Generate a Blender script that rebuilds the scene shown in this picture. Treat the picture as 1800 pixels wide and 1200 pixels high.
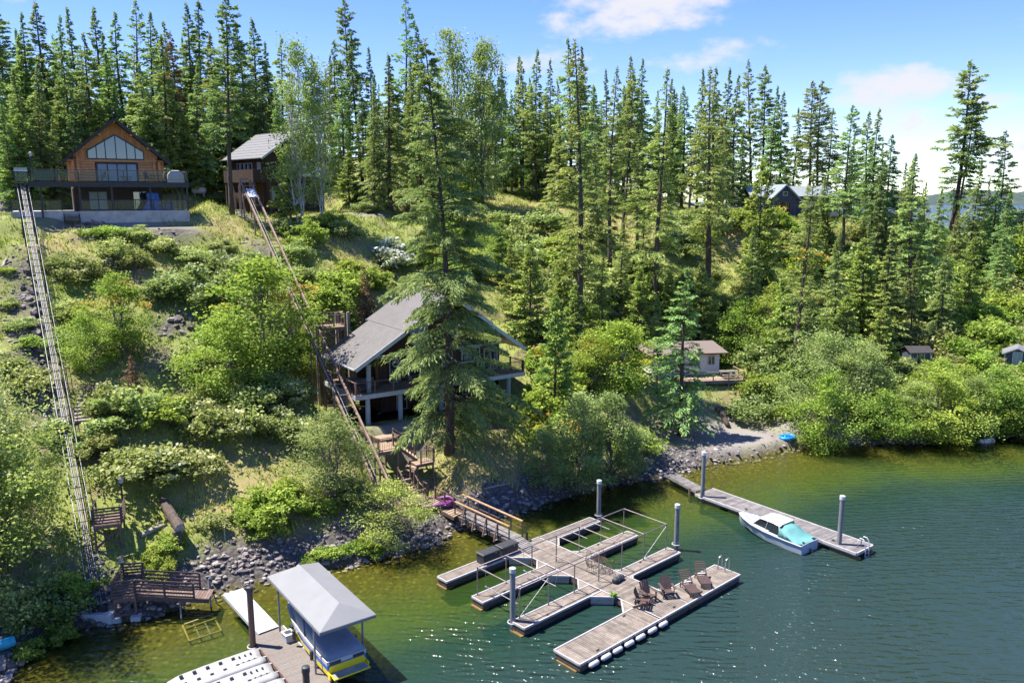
import bpy, math, random
import numpy as np
from mathutils import Vector, Matrix

# ------------------------------------------------------------------ camera, sky, sun, exposure
SC = bpy.context.scene
for o in list(bpy.data.objects):
    bpy.data.objects.remove(o)
COL = SC.collection
CAM_H, FPX, HOR = 23.0, 1420.0, 345.0
PITCH = math.atan((600 - HOR) / FPX)
cam_data = bpy.data.cameras.new('camera')
cam_data.sensor_width = 36.0
cam_data.lens = FPX / 1800 * 36
cam_data.clip_start = 0.5
cam_data.clip_end = 9000
cam = bpy.data.objects.new('camera', cam_data)
COL.objects.link(cam)
cam.location = (0, 0, CAM_H)
cam.rotation_euler = (math.pi / 2 - PITCH, 0, 0)
SC.camera = cam

SUN_EL = math.radians(65)
SUN_AZ = math.radians(-79)            # measured from +Y towards +X
sun_dir = Vector((math.sin(SUN_AZ) * math.cos(SUN_EL), math.cos(SUN_AZ) * math.cos(SUN_EL), math.sin(SUN_EL)))
sd = bpy.data.lights.new('sun', 'SUN')
sd.energy = 3.9
sd.angle = math.radians(0.6)
sd.color = (1.0, 0.955, 0.88)
sun = bpy.data.objects.new('sun', sd)
COL.objects.link(sun)
sun.rotation_euler = (-sun_dir).to_track_quat('-Z', 'Y').to_euler()
sun.location = sun_dir * 200

W = bpy.data.worlds.new('World')
SC.world = W
W.use_nodes = True
wt = W.node_tree
wt.nodes.clear()


def wn(t, **k):
    n = wt.nodes.new(t)
    for a, b in k.items():
        setattr(n, a, b)
    return n


def wmath(op, a, b=None, c=None):
    n = wn('ShaderNodeMath', operation=op)
    for i, x in enumerate((a, b, c)):
        if x is None:
            continue
        if isinstance(x, (int, float)):
            n.inputs[i].default_value = x
        else:
            wt.links.new(x, n.inputs[i])
    return n.outputs[0]


sky = wn('ShaderNodeTexSky', sky_type='NISHITA', sun_disc=False)
sky.sun_elevation = SUN_EL
sky.sun_rotation = SUN_AZ
sky.altitude = 700
sky.air_density = 0.85
sky.dust_density = 0.0
sky.ozone_density = 2.2
tc = wn('ShaderNodeTexCoord')
sep = wn('ShaderNodeSeparateXYZ')
wt.links.new(tc.outputs['Generated'], sep.inputs[0])
az = wmath('ARCTAN2', sep.outputs[0], sep.outputs[1])
el = wmath('ARCSINE', sep.outputs[2])
cmb = wn('ShaderNodeCombineXYZ')
wt.links.new(az, cmb.inputs[0])
wt.links.new(wmath('MULTIPLY', el, 2.0), cmb.inputs[1])
nz = wn('ShaderNodeTexNoise', noise_dimensions='3D')
nz.inputs['Scale'].default_value = 16
nz.inputs['Detail'].default_value = 7
nz.inputs['Roughness'].default_value = 0.6
wt.links.new(cmb.outputs[0], nz.inputs['Vector'])
nbig = wn('ShaderNodeTexNoise', noise_dimensions='3D')
nbig.inputs['Scale'].default_value = 4.2
nbig.inputs['Detail'].default_value = 3
wt.links.new(cmb.outputs[0], nbig.inputs['Vector'])
# clouds: soft ellipses in azimuth / elevation broken up by noise, plus scattered ones all round the sky
puffs = [(1130, 22, 150, 52, 1.0), (1060, 62, 95, 26, .9), (985, 58, 36, 16, .8), (1550, 182, 95, 30, 1.15), (1620, 228, 110, 26, .55),
         (1585, 2, 80, 34, 1.15), (450, 0, 120, 26, .9), (960, 125, 100, 20, .6), (1235, 118, 90, 20, .5),
         (1790, 268, 90, 26, .45)]
field = None
for (px, py, rx, ry, amp) in puffs:
    a0 = math.atan((px - 900) / FPX)
    e0 = math.atan((HOR - py) / FPX)
    dx = wmath('MULTIPLY', wmath('SUBTRACT', az, a0), FPX / rx)
    dy = wmath('MULTIPLY', wmath('SUBTRACT', el, e0), FPX / ry)
    r2 = wmath('ADD', wmath('MULTIPLY', dx, dx), wmath('MULTIPLY', dy, dy))
    v = wmath('MULTIPLY', wmath('SUBTRACT', 1.0, wmath('MULTIPLY', r2, 0.6)), amp)
    field = v if field is None else wmath('MAXIMUM', field, v)
scatter = wmath('MULTIPLY', wmath('SUBTRACT', nbig.outputs[0], 0.70), 9.0)
field = wmath('MAXIMUM', field, scatter)
field = wmath('ADD', wmath('MAXIMUM', field, -1.0), wmath('MULTIPLY', wmath('SUBTRACT', nz.outputs[0], 0.53), 2.7))
mr = wn('ShaderNodeMapRange', interpolation_type='SMOOTHSTEP')
mr.inputs['From Min'].default_value = 0.0
mr.inputs['From Max'].default_value = 0.95
mr.inputs['To Max'].default_value = 0.93
wt.links.new(field, mr.inputs['Value'])
mixc = wn('ShaderNodeMix', data_type='RGBA')
wt.links.new(mr.outputs[0], mixc.inputs['Factor'])
hsv = wn('ShaderNodeHueSaturation')
hsv.inputs['Saturation'].default_value = 1.6
hsv.inputs['Hue'].default_value = .527
hsv.inputs['Value'].default_value = 1.0
gam = wn('ShaderNodeGamma')
gam.inputs['Gamma'].default_value = .68
wt.links.new(sky.outputs[0], gam.inputs['Color'])
wt.links.new(gam.outputs[0], hsv.inputs['Color'])
wt.links.new(hsv.outputs[0], mixc.inputs['A'])
mixc.inputs['B'].default_value = (2.0, 1.98, 2.05, 1)
bg = wn('ShaderNodeBackground')
bg.inputs['Strength'].default_value = 0.138
wt.links.new(mixc.outputs['Result'], bg.inputs['Color'])
wo = wn('ShaderNodeOutputWorld')
wt.links.new(bg.outputs[0], wo.inputs['Surface'])

VS = SC.view_settings
VS.view_transform = 'Standard'
VS.look = 'None'
VS.exposure = 1.72
VS.gamma = 1.0
VS.use_curve_mapping = False
SC.render.engine = 'CYCLES'
CY = SC.cycles
CY.max_bounces = 8
CY.diffuse_bounces = 6
CY.glossy_bounces = 3
CY.transmission_bounces = 3
CY.transparent_max_bounces = 10
CY.caustics_reflective = False
CY.caustics_refractive = False
CY.sample_clamp_indirect = 6
CY.use_denoising = True
CY.use_adaptive_sampling = True
CY.adaptive_threshold = 0.012

DBG = False
rng = np.random.default_rng(7)
random.seed(7)
# ------------------------------------------------------------------ helpers


def ray(px, py):
    u = (px - 900) / FPX
    v = (py - 600) / FPX
    c, s = math.cos(PITCH), math.sin(PITCH)
    return np.array([u, c - s * v, -s - c * v])


def P(px, py, z):
    """point seen at photo pixel (px, py) that lies at height z"""
    d = ray(px, py)
    t = (z - CAM_H) / d[2]
    return Vector((d[0] * t, d[1] * t, z))


def PY(px, py, Y):
    """point seen at photo pixel (px, py) that stands Y metres out"""
    d = ray(px, py)
    t = Y / d[1]
    return Vector((d[0] * t, Y, CAM_H + d[2] * t))


def fast_mesh(name, verts, faces_n, mats, attr=None, smooth=False, mat_idx=None):
    """verts (N*k,3) listed face by face, each face with k own vertices"""
    verts = np.asarray(verts, dtype=np.float32).reshape(-1, 3)
    k = faces_n
    nf = len(verts) // k
    me = bpy.data.meshes.new(name)
    me.vertices.add(len(verts))
    me.vertices.foreach_set('co', verts.ravel())
    me.loops.add(nf * k)
    me.loops.foreach_set('vertex_index', np.arange(nf * k, dtype=np.int32))
    me.polygons.add(nf)
    me.polygons.foreach_set('loop_start', np.arange(0, nf * k, k, dtype=np.int32))
    if smooth:
        me.polygons.foreach_set('use_smooth', np.ones(nf, dtype=bool))
    for m in mats:
        me.materials.append(m)
    if mat_idx is not None:
        me.polygons.foreach_set('material_index', np.asarray(mat_idx, dtype=np.int32))
    if attr is not None:
        a = me.attributes.new('tint', 'FLOAT', 'POINT')
        a.data.foreach_set('value', np.repeat(np.asarray(attr, dtype=np.float32), k))
    me.update(calc_edges=True)
    return me


class MB:
    def __init__(s):
        s.v, s.f = [], []

    def add(s, pts, faces):
        n = len(s.v)
        s.v += [tuple(p) for p in pts]
        s.f += [tuple(i + n for i in f) for f in faces]

    def box(s, x0, x1, y0, y1, z0, z1):
        s.add([(x0, y0, z0), (x1, y0, z0), (x1, y1, z0), (x0, y1, z0), (x0, y0, z1), (x1, y0, z1), (x1, y1, z1), (x0, y1, z1)],
              [(3, 2, 1, 0), (4, 5, 6, 7), (0, 1, 5, 4), (1, 2, 6, 5), (2, 3, 7, 6), (3, 0, 4, 7)])

    def beam(s, p, q, w, h):
        p, q = Vector(p), Vector(q)
        d = (q - p).normalized()
        up = Vector((0, 0, 1)) if abs(d.z) < 0.97 else Vector((0, 1, 0))
        a = d.cross(up).normalized() * (w / 2)
        b = a.cross(d).normalized() * (h / 2)
        s.add([p - a - b, p + a - b, p + a + b, p - a + b, q - a - b, q + a - b, q + a + b, q - a + b],
              [(0, 1, 2, 3), (7, 6, 5, 4), (1, 0, 4, 5), (2, 1, 5, 6), (3, 2, 6, 7), (0, 3, 7, 4)])

    def tube(s, pts, radii, n=8, cap=True):
        pts = [Vector(p) for p in pts]
        if not isinstance(radii, (list, tuple)):
            radii = [radii] * len(pts)
        base = len(s.v)
        for i, p in enumerate(pts):
            d = (pts[min(i + 1, len(pts) - 1)] - pts[max(i - 1, 0)]).normalized()
            ref = Vector((0, 0, 1)) if abs(d.z) < 0.9 else Vector((1, 0, 0))
            a = d.cross(ref).normalized()
            b = a.cross(d).normalized()
            for k in range(n):
                t = 2 * math.pi * k / n
                s.v.append(tuple(p + (a * math.cos(t) + b * math.sin(t)) * radii[i]))
        for i in range(len(pts) - 1):
            for k in range(n):
                k2 = (k + 1) % n
                s.f.append((base + i * n + k, base + (i + 1) * n + k, base + (i + 1) * n + k2, base + i * n + k2))
        if cap:
            s.f.append(tuple(base + k for k in range(n)))
            s.f.append(tuple(base + (len(pts) - 1) * n + n - 1 - k for k in range(n)))

    def prism(s, poly, vec):
        n = len(poly)
        vec = Vector(vec)
        pts = [Vector(p) for p in poly] + [Vector(p) + vec for p in poly]
        s.add(pts, [tuple(range(n - 1, -1, -1)), tuple(range(n, 2 * n))] + [(i, (i + 1) % n, n + (i + 1) % n, n + i) for i in range(n)])

    def loft(s, rings, cap=True, closed=True):
        n = len(rings[0])
        base = len(s.v)
        for r in rings:
            s.v += [tuple(p) for p in r]
        for i in range(len(rings) - 1):
            for k in range(n if closed else n - 1):
                k2 = (k + 1) % n
                s.f.append((base + i * n + k, base + i * n + k2, base + (i + 1) * n + k2, base + (i + 1) * n + k))
        if cap:
            s.f.append(tuple(base + n - 1 - k for k in range(n)))
            s.f.append(tuple(base + (len(rings) - 1) * n + k for k in range(n)))

    def mesh(s, name, mat, smooth=False):
        me = bpy.data.meshes.new(name)
        me.from_pydata(s.v, [], s.f)
        if mat:
            me.materials.append(mat)
        if smooth:
            for p in me.polygons:
                p.use_smooth = True
        me.update()
        return me

    def build(s, name, mat, parent=None, smooth=False, loc=None, rotz=0.0, fix=True):
        me = s.mesh(name, mat, smooth)
        if fix:
            import bmesh
            bm = bmesh.new()
            bm.from_mesh(me)
            bmesh.ops.recalc_face_normals(bm, faces=bm.faces[:])
            bm.to_mesh(me)
            bm.free()
        return obj(name, me, parent, loc, rotz)


def obj(name, me, parent=None, loc=None, rotz=0.0):
    o = bpy.data.objects.new(name, me)
    COL.objects.link(o)
    if parent is not None:
        o.parent = parent
    if loc is not None:
        o.location = loc
    if rotz:
        o.rotation_euler = (0, 0, rotz)
    return o


def tag(o, label=None, cat=None, group=None, kind=None):
    if label:
        o['label'] = label
    if cat:
        o['category'] = cat
    if group:
        o['group'] = group
    if kind:
        o['kind'] = kind
    return o


def thing(name, label, cat, loc=(0, 0, 0), rotz=0.0, group=None):
    o = bpy.data.objects.new(name, None)
    o.empty_display_size = 0.3
    COL.objects.link(o)
    o.location = loc
    o.rotation_euler = (0, 0, rotz)
    return tag(o, label, cat, group)


def clone(root, loc, rotz=0.0, scale=None, label=None, group=None):
    def cp(o, parent):
        c = o.copy()
        COL.objects.link(c)
        c.parent = parent
        for ch in KIDS.get(o.name, o.children):
            cp(ch, c)
        return c
    r = cp(root, None)
    r.location = loc
    r.rotation_euler = (0, 0, rotz)
    if scale is not None:
        r.scale = scale if isinstance(scale, (tuple, list)) else (scale,) * 3
    tag(r, label, None, group)
    return r


KIDS = {}
_unit = {}


def unit(kind, mat, n=10):
    k = (kind, mat.name, n)
    if k not in _unit:
        m = MB()
        if kind == 'box':
            m.box(-.5, .5, -.5, .5, -.5, .5)
        else:
            m.tube([(0, 0, -.5), (0, 0, .5)], .5, n)
        _unit[k] = m.mesh(kind + '_' + mat.name, mat)
        if kind == 'cyl':
            for p in _unit[k].polygons:
                p.use_smooth = len(p.vertices) == 4
    return _unit[k]


def bx(name, mat, parent, x0, x1, y0, y1, z0, z1):
    """a box part that shares the unit cube"""
    o = obj(name, unit('box', mat), parent, ((x0 + x1) / 2, (y0 + y1) / 2, (z0 + z1) / 2))
    o.scale = (abs(x1 - x0), abs(y1 - y0), abs(z1 - z0))
    return o


def bar(name, mat, parent, p, q, w, h):
    """a square bar part from p to q"""
    p, q = Vector(p), Vector(q)
    d = q - p
    L = d.length
    d.normalize()
    up = Vector((0, 0, 1)) if abs(d.z) < 0.97 else Vector((0, 1, 0))
    a = d.cross(up).normalized()
    b = a.cross(d).normalized()
    M = Matrix((a, d, b)).transposed().to_4x4()
    o = obj(name, unit('box', mat), parent)
    o.matrix_local = Matrix.Translation((p + q) / 2) @ M @ Matrix.Diagonal((w, L, h, 1))
    return o


def rod(name, mat, parent, p, q, r, n=10):
    """a round bar part from p to q"""
    p, q = Vector(p), Vector(q)
    d = q - p
    L = d.length
    o = obj(name, unit('cyl', mat, n), parent)
    o.matrix_local = Matrix.Translation((p + q) / 2) @ d.to_track_quat('Z', 'Y').to_matrix().to_4x4() @ Matrix.Diagonal((2 * r, 2 * r, L, 1))
    return o


# ------------------------------------------------------------------ materials
def new_mat(name):
    m = bpy.data.materials.new(name)
    m.use_nodes = True
    nt = m.node_tree
    nt.nodes.clear()
    return m, nt


class NT:
    def __init__(s, nt):
        s.nt = nt

    def n(s, t, **k):
        n = s.nt.nodes.new(t)
        for a, b in k.items():
            if a.startswith('i_'):
                n.inputs[a[2:].replace('_', ' ')].default_value = b
            else:
                setattr(n, a, b)
        return n

    def l(s, a, b):
        s.nt.links.new(a, b)

    def noise(s, vec, scale, detail=4, rough=.55):
        n = s.n('ShaderNodeTexNoise')
        n.inputs['Scale'].default_value = scale
        n.inputs['Detail'].default_value = detail
        n.inputs['Roughness'].default_value = rough
        if vec is not None:
            s.l(vec, n.inputs['Vector'])
        return n.outputs[0]

    def ramp(s, fac, stops):
        r = s.n('ShaderNodeValToRGB')
        while len(r.color_ramp.elements) < len(stops):
            r.color_ramp.elements.new(0.5)
        for e, (p, c) in zip(r.color_ramp.elements, stops):
            e.position = p
            e.color = (*c, 1) if len(c) == 3 else c
        s.l(fac, r.inputs[0])
        return r.outputs[0]

    def mix(s, fac, a, b, typ='MIX'):
        n = s.n('ShaderNodeMix', data_type='RGBA', blend_type=typ)
        for x, k in ((fac, 'Factor'), (a, 'A'), (b, 'B')):
            if isinstance(x, (int, float)):
                n.inputs[k].default_value = x
            elif isinstance(x, (tuple, list)):
                n.inputs[k].default_value = (*x, 1)
            else:
                s.l(x, n.inputs[k])
        return n.outputs['Result']

    def math(s, op, a, b=None):
        n = s.n('ShaderNodeMath', operation=op)
        for i, x in enumerate((a, b)):
            if x is None:
                continue
            if isinstance(x, (int, float)):
                n.inputs[i].default_value = x
            else:
                s.l(x, n.inputs[i])
        return n.outputs[0]


def mat(name, col, rough=.7, var=.25, scale=3.0, metallic=0.0, bump=.0, bscale=30.0, piece=.12, stretch=None, spec=.5, col2=None):
    """general painted / wooden / stone surface: noise wear plus a tone of its own for each piece"""
    m, nt = new_mat(name)
    t = NT(nt)
    out = t.n('ShaderNodeOutputMaterial')
    b = t.n('ShaderNodeBsdfPrincipled')
    b.inputs['Roughness'].default_value = rough
    b.inputs['Metallic'].default_value = metallic
    b.inputs['Specular IOR Level'].default_value = spec
    geo = t.n('ShaderNodeNewGeometry')
    vec = geo.outputs['Position']
    if stretch:
        mp = t.n('ShaderNodeMapping')
        mp.inputs['Scale'].default_value = stretch
        t.l(vec, mp.inputs['Vector'])
        vec = mp.outputs[0]
    f = t.noise(vec, scale, 6, .65)
    lo = tuple(c * (1 - var) for c in col)
    hi = tuple(min(1, c * (1 + var)) for c in (col2 or col))
    c = t.ramp(f, [(.3, lo), (.7, hi)])
    if piece:
        oi = t.n('ShaderNodeObjectInfo')
        k = t.math('ADD', t.math('MULTIPLY', oi.outputs['Random'], 2 * piece), 1 - piece)
        cc = t.n('ShaderNodeCombineXYZ')
        for i in range(3):
            t.l(k, cc.inputs[i])
        c = t.mix(1.0, c, cc.outputs[0], 'MULTIPLY')
    t.l(c, b.inputs['Base Color'])
    if bump:
        bp = t.n('ShaderNodeBump')
        bp.inputs['Strength'].default_value = bump
        bp.inputs['Distance'].default_value = .02
        t.l(t.noise(vec, bscale, 5, .6), bp.inputs['Height'])
        t.l(bp.outputs[0], b.inputs['Normal'])
    t.l(b.outputs[0], out.inputs[0])
    return m


def leaf_mat(name, stops, transl=.3, hue=.02, val=.25):
    """foliage: tint attribute runs through the stops, each plant a little different"""
    m, nt = new_mat(name)
    t = NT(nt)
    out = t.n('ShaderNodeOutputMaterial')
    at = t.n('ShaderNodeAttribute', attribute_name='tint')
    c = t.ramp(at.outputs['Fac'], stops)
    oi = t.n('ShaderNodeObjectInfo')
    hs = t.n('ShaderNodeHueSaturation')
    t.l(t.math('ADD', t.math('MULTIPLY', oi.outputs['Random'], 2 * hue), .5 - hue), hs.inputs['Hue'])
    fr = t.math('FRACT', t.math('MULTIPLY', oi.outputs['Random'], 7.31))
    t.l(t.math('ADD', t.math('MULTIPLY', fr, 2 * val), 1 - val), hs.inputs['Value'])
    t.l(c, hs.inputs['Color'])
    d = t.n('ShaderNodeBsdfDiffuse')
    tr = t.n('ShaderNodeBsdfTranslucent')
    gl = t.n('ShaderNodeBsdfGlossy')
    gl.inputs['Roughness'].default_value = .6
    gl.inputs['Color'].default_value = (.8, .85, .8, 1)
    t.l(hs.outputs[0], d.inputs[0])
    t.l(t.mix(.45, hs.outputs[0], (.34, .42, .07)), tr.inputs[0])
    mx = t.n('ShaderNodeMixShader')
    mx.inputs[0].default_value = min(.5, transl * 1.25)
    t.l(d.outputs[0], mx.inputs[1])
    t.l(tr.outputs[0], mx.inputs[2])
    mx2 = t.n('ShaderNodeMixShader')
    mx2.inputs[0].default_value = .018
    t.l(mx.outputs[0], mx2.inputs[1])
    t.l(gl.outputs[0], mx2.inputs[2])
    t.l(mx2.outputs[0], out.inputs[0])
    return m


def glass_mat(name, tint=(.9, .93, .92), refl=.12, dark=None, rough=.02):
    """window or railing glass: mostly clear (or a dark room behind) with mirror reflection"""
    m, nt = new_mat(name)
    t = NT(nt)
    out = t.n('ShaderNodeOutputMaterial')
    fr = t.n('ShaderNodeFresnel')
    fr.inputs[0].default_value = 1.5
    g = t.n('ShaderNodeBsdfGlossy')
    g.inputs['Roughness'].default_value = rough
    g.inputs['Color'].default_value = (.7, .82, .96, 1)
    if dark is None:
        a = t.n('ShaderNodeBsdfTransparent')
        a.inputs[0].default_value = (*tint, 1)
    else:
        a = t.n('ShaderNodeBsdfDiffuse')
        a.inputs[0].default_value = (*dark, 1)
    mx = t.n('ShaderNodeMixShader')
    t.l(t.math('ADD', t.math('MULTIPLY', fr.outputs[0], .3), refl), mx.inputs[0])
    t.l(a.outputs[0], mx.inputs[1])
    t.l(g.outputs[0], mx.inputs[2])
    t.l(mx.outputs[0], out.inputs[0])
    return m


M = {}
M['bark'] = mat('bark', (.085, .062, .048), .95, .5, 6, bump=.6, bscale=12, stretch=(1, 1, .25))
M['bark_grey'] = mat('bark_grey', (.15, .13, .115), .95, .45, 6, bump=.5, bscale=12, stretch=(1, 1, .25))
M['birch_bark'] = mat('birch_bark', (.5, .48, .44), .9, .5, 5, bump=.2)
M['twig_grey'] = mat('twig_grey', (.22, .19, .17), .95, .3, 6)
M['deck'] = mat('deck', (.17, .139, .112), .85, .38, 1.8, bump=.2, piece=.24)
M['deck_grey'] = mat('deck_grey', (.15, .136, .13), .9, .36, 1.8, bump=.2, piece=.22)
M['deck_taupe'] = mat('deck_taupe', (.15, .128, .112), .75, .12, 5, piece=.07)
M['trim_white'] = mat('trim_white', (.36, .34, .335), .6, .18, 4, piece=.05)
M['float_dark'] = mat('float_dark', (.045, .036, .028), .9, .5, 4)
M['algae'] = mat('algae', (.16, .095, .03), .9, .5, 8)
M['pipe'] = mat('pipe', (.23, .19, .185), .55, .3, 6, .5)
M['cable'] = mat('cable', (.28, .28, .28), .5, .2, 6, .3)
M['pile_grey'] = mat('pile_grey', (.165, .165, .17), .85, .4, 2.2, bump=.5, stretch=(3, 3, .4))
M['pile_brown'] = mat('pile_brown', (.105, .06, .045), .8, .35, 2.2, bump=.3, stretch=(3, 3, .4))
M['pile_cap'] = mat('pile_cap', (.5, .5, .5), .7, .2)
M['black_plastic'] = mat('black_plastic', (.028, .029, .033), .6, .3, 8, piece=.15)
M['brown_plastic'] = mat('brown_plastic', (.075, .045, .038), .6, .2, 5, piece=.1)
M['iron'] = mat('iron', (.10, .07, .05), .5, .3, 8, .4)
M['fender'] = mat('fender', (.42, .42, .42), .5, .12, 3)
M['steel'] = mat('steel', (.45, .46, .48), .35, .1, 4, .8)
M['grey_steel'] = mat('grey_steel', (.28, .285, .295), .5, .25, 3, .4)
M['black_steel'] = mat('black_steel', (.02, .021, .024), .5, .3, 4, .2)
M['white_pipe'] = mat('white_pipe', (.2, .2, .205), .5, .15, 3)
M['rail_brown'] = mat('rail_brown', (.23, .155, .118), .65, .35, 2.0)
M['rail_tan'] = mat('rail_tan', (.36, .22, .115), .65, .3, 3.0)
M['wood_brown'] = mat('wood_brown', (.14, .09, .07), .75, .3, 4, piece=.2)
M['wood_tan'] = mat('wood_tan', (.27, .19, .13), .8, .25, 4, piece=.15)
M['dark_brown'] = mat('dark_brown', (.085, .058, .052), .75, .3, 4, piece=.2)
M['siding'] = mat('siding', (.052, .029, .019), .85, .4, 5, piece=.25, stretch=(1, 1, .3))
M['siding_warm'] = mat('siding_warm', (.20, .075, .028), .8, .3, 5, piece=.2)
M['log'] = mat('log', (.58, .27, .105), .7, .22, 5, piece=.13)
M['plank_log'] = mat('plank_log', (.56, .25, .095), .7, .22, 5, piece=.13, stretch=(1, 1, .3))
M['roof_dark'] = mat('roof_dark', (.035, .031, .03), .85, .3, 4)
M['metal_roof'] = mat('metal_roof', (.20, .185, .175), .45, .1, 1.2, .35, piece=.03)
M['shingle_grey'] = mat('shingle_grey', (.15, .148, .15), .9, .3, 12, piece=.03)
M['shingle_red'] = mat('shingle_red', (.16, .125, .108), .9, .25, 9)
M['roof_pale'] = mat('roof_pale', (.24, .27, .275), .45, .08, 2, .25)
M['white_paint'] = mat('white_paint', (.40, .41, .425), .6, .1, 3, piece=.05)
M['cream_siding'] = mat('cream_siding', (.58, .57, .53), .7, .08, 3, piece=.05)
M['slate_blue'] = mat('slate_blue', (.055, .07, .10), .7, .2, 3, piece=.1)
M['concrete'] = mat('concrete', (.36, .36, .35), .9, .25, 1.3, bump=.2, bscale=9)
M['column_concrete'] = mat('column_concrete', (.33, .355, .38), .9, .12, 2, bump=.1)
M['glass_dark'] = glass_mat('glass_dark', refl=.14, dark=(.02, .025, .03))
M['glass_sky'] = glass_mat('glass_sky', refl=.13, dark=(.03, .045, .06), rough=.03)
M['glass_rail'] = glass_mat('glass_rail', (.84, .88, .86), refl=.0)
M['curtain'] = mat('curtain', (.3, .35, .355), .9, .12, 3)
M['frame_dark'] = mat('frame_dark', (.03, .034, .042), .6, .2, 4)
M['blue_tarp'] = mat('blue_tarp', (.02, .12, .42), .5, .3, 4, bump=.6, bscale=5)
M['teal_cover'] = mat('teal_cover', (.085, .23, .22), .75, .14, 2.5, bump=.5, bscale=4)
M['boat_white'] = mat('boat_white', (.45, .45, .45), .25, .06, 2)
M['boat_blue_white'] = mat('boat_blue_white', (.34, .38, .43), .25, .05, 2)
M['boat_blue'] = mat('boat_blue', (.015, .13, .5), .2, .06, 2)
M['boat_yellow'] = mat('boat_yellow', (.72, .56, .02), .25, .06, 2)
M['cover_grey'] = mat('cover_grey', (.23, .25, .28), .8, .12, 2, bump=.5, bscale=3)
M['canopy'] = mat('canopy', (.185, .186, .186), .8, .07, .8, piece=.02)
M['canopy_edge'] = mat('canopy_edge', (.18, .185, .19), .8, .03, .8, piece=.02)
M['pwc_float'] = mat('pwc_float', (.28, .276, .268), .5, .2, 2.5, bump=.1)
M['red'] = mat('red', (.5, .06, .03), .6, .15)
M['orange'] = mat('orange', (.6, .22, .03), .7, .15)
M['purple'] = mat('purple', (.13, .02, .12), .5, .2, 4)
M['teal_paint'] = mat('teal_paint', (.03, .33, .42), .6, .12, 4)
M['blue_float'] = mat('blue_float', (.015, .22, .60), .4, .12, 4)
M['yellow_wood'] = mat('yellow_wood', (.27, .22, .11), .8, .3, 4)
M['driftwood'] = mat('driftwood', (.27, .235, .20), .9, .3, 5, bump=.4, bscale=8)
M['tent'] = mat('tent', (.55, .58, .17), .7, .12, 3)
M['propane'] = mat('propane', (.75, .75, .74), .4, .05, 3)
M['cushion'] = mat('cushion', (.15, .13, .125), .9, .15, 5)
M['car_dark'] = mat('car_dark', (.03, .032, .036), .3, .2, 2, .2)
M['car_silver'] = mat('car_silver', (.45, .47, .5), .3, .08, 2, .5)
M['rock'] = mat('rock', (.2, .17, .15), .95, .45, 3.5, bump=.7, bscale=9, piece=.35)
M['rock_dark'] = mat('rock_dark', (.125, .108, .1), .95, .4, 3.5, bump=.7, bscale=9, piece=.35)
M['brick_dark'] = mat('brick_dark', (.075, .05, .042), .9, .35, 6)
# ------------------------------------------------------------------ the ground and the lake
SHORE_PX = [(0, 1195), (60, 1135), (110, 1110), (170, 1097), (230, 1090), (290, 1078), (345, 1050), (400, 1037), (470, 1022), (570, 1000), (650, 985),
            (700, 975), (740, 962), (775, 948), (805, 930), (825, 918), (870, 908), (930, 893), (1000, 872), (1070, 853), (1110, 846), (1150, 843), (1200, 832),
            (1245, 815), (1330, 803), (1390, 788), (1440, 780), (1500, 778), (1560, 780), (1620, 779), (1700, 769), (1800, 766)]
shore = [tuple(P(x, y, 0)[:2]) for x, y in SHORE_PX]
shore = [(-420, -330), (-160, -90), (-80, -22), (-48, 6), (-33, 20), (-27, 29)] + shore + \
        [(60, 77), (75, 78), (92, 83), (110, 95), (124, 118), (132, 150), (150, 190), (190, 260), (260, 420), (300, 700)]
SH = np.array(shore)
POLY = np.array(shore + [(-900, 900), (-900, -330)])


def sdist(X, Y):
    """signed distance to the shoreline, positive on land"""
    sh = X.shape
    x = X.ravel()
    y = Y.ravel()
    best = np.full(x.shape, 1e9)
    for a, b in zip(SH[:-1], SH[1:]):
        d = b - a
        t = np.clip(((x - a[0]) * d[0] + (y - a[1]) * d[1]) / (d @ d), 0, 1)
        best = np.minimum(best, (x - a[0] - t * d[0]) ** 2 + (y - a[1] - t * d[1]) ** 2)
    ins = np.zeros(x.shape, bool)
    n = len(POLY)
    for i in range(n):
        x0, y0 = POLY[i]
        x1, y1 = POLY[(i + 1) % n]
        c = ((y0 > y) != (y1 > y)) & (x < (x1 - x0) * (y - y0) / (y1 - y0 + 1e-12) + x0)
        ins ^= c
    return np.where(ins, 1, -1).reshape(sh) * np.sqrt(best).reshape(sh)


_ph = np.random.default_rng(3).uniform(0, 6.28, (40, 2))
_an = np.random.default_rng(4).uniform(0, 6.28, 40)


def wob(X, Y, wl, k0, n=5):
    """cheap smooth noise of about wavelength wl, range about -1..1"""
    r = 0
    for i in range(n):
        a = _an[(k0 + i) % 40]
        f = 6.283 / (wl * (0.7 + .13 * i))
        r = r + np.sin((X * math.cos(a) + Y * math.sin(a)) * f + _ph[(k0 + i) % 40][0]) * np.cos((Y * math.cos(a) - X * math.sin(a)) * f * .83 + _ph[(k0 + i) % 40][1])
    return r / n * 1.6


# flat places: (x, y, radius along, radius across, rotation, height, softness)
PADS = []


def pad(c, ra, rb, rot, z, soft=4.0):
    PADS.append((c[0], c[1], ra, rb, rot, z, soft))


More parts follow.
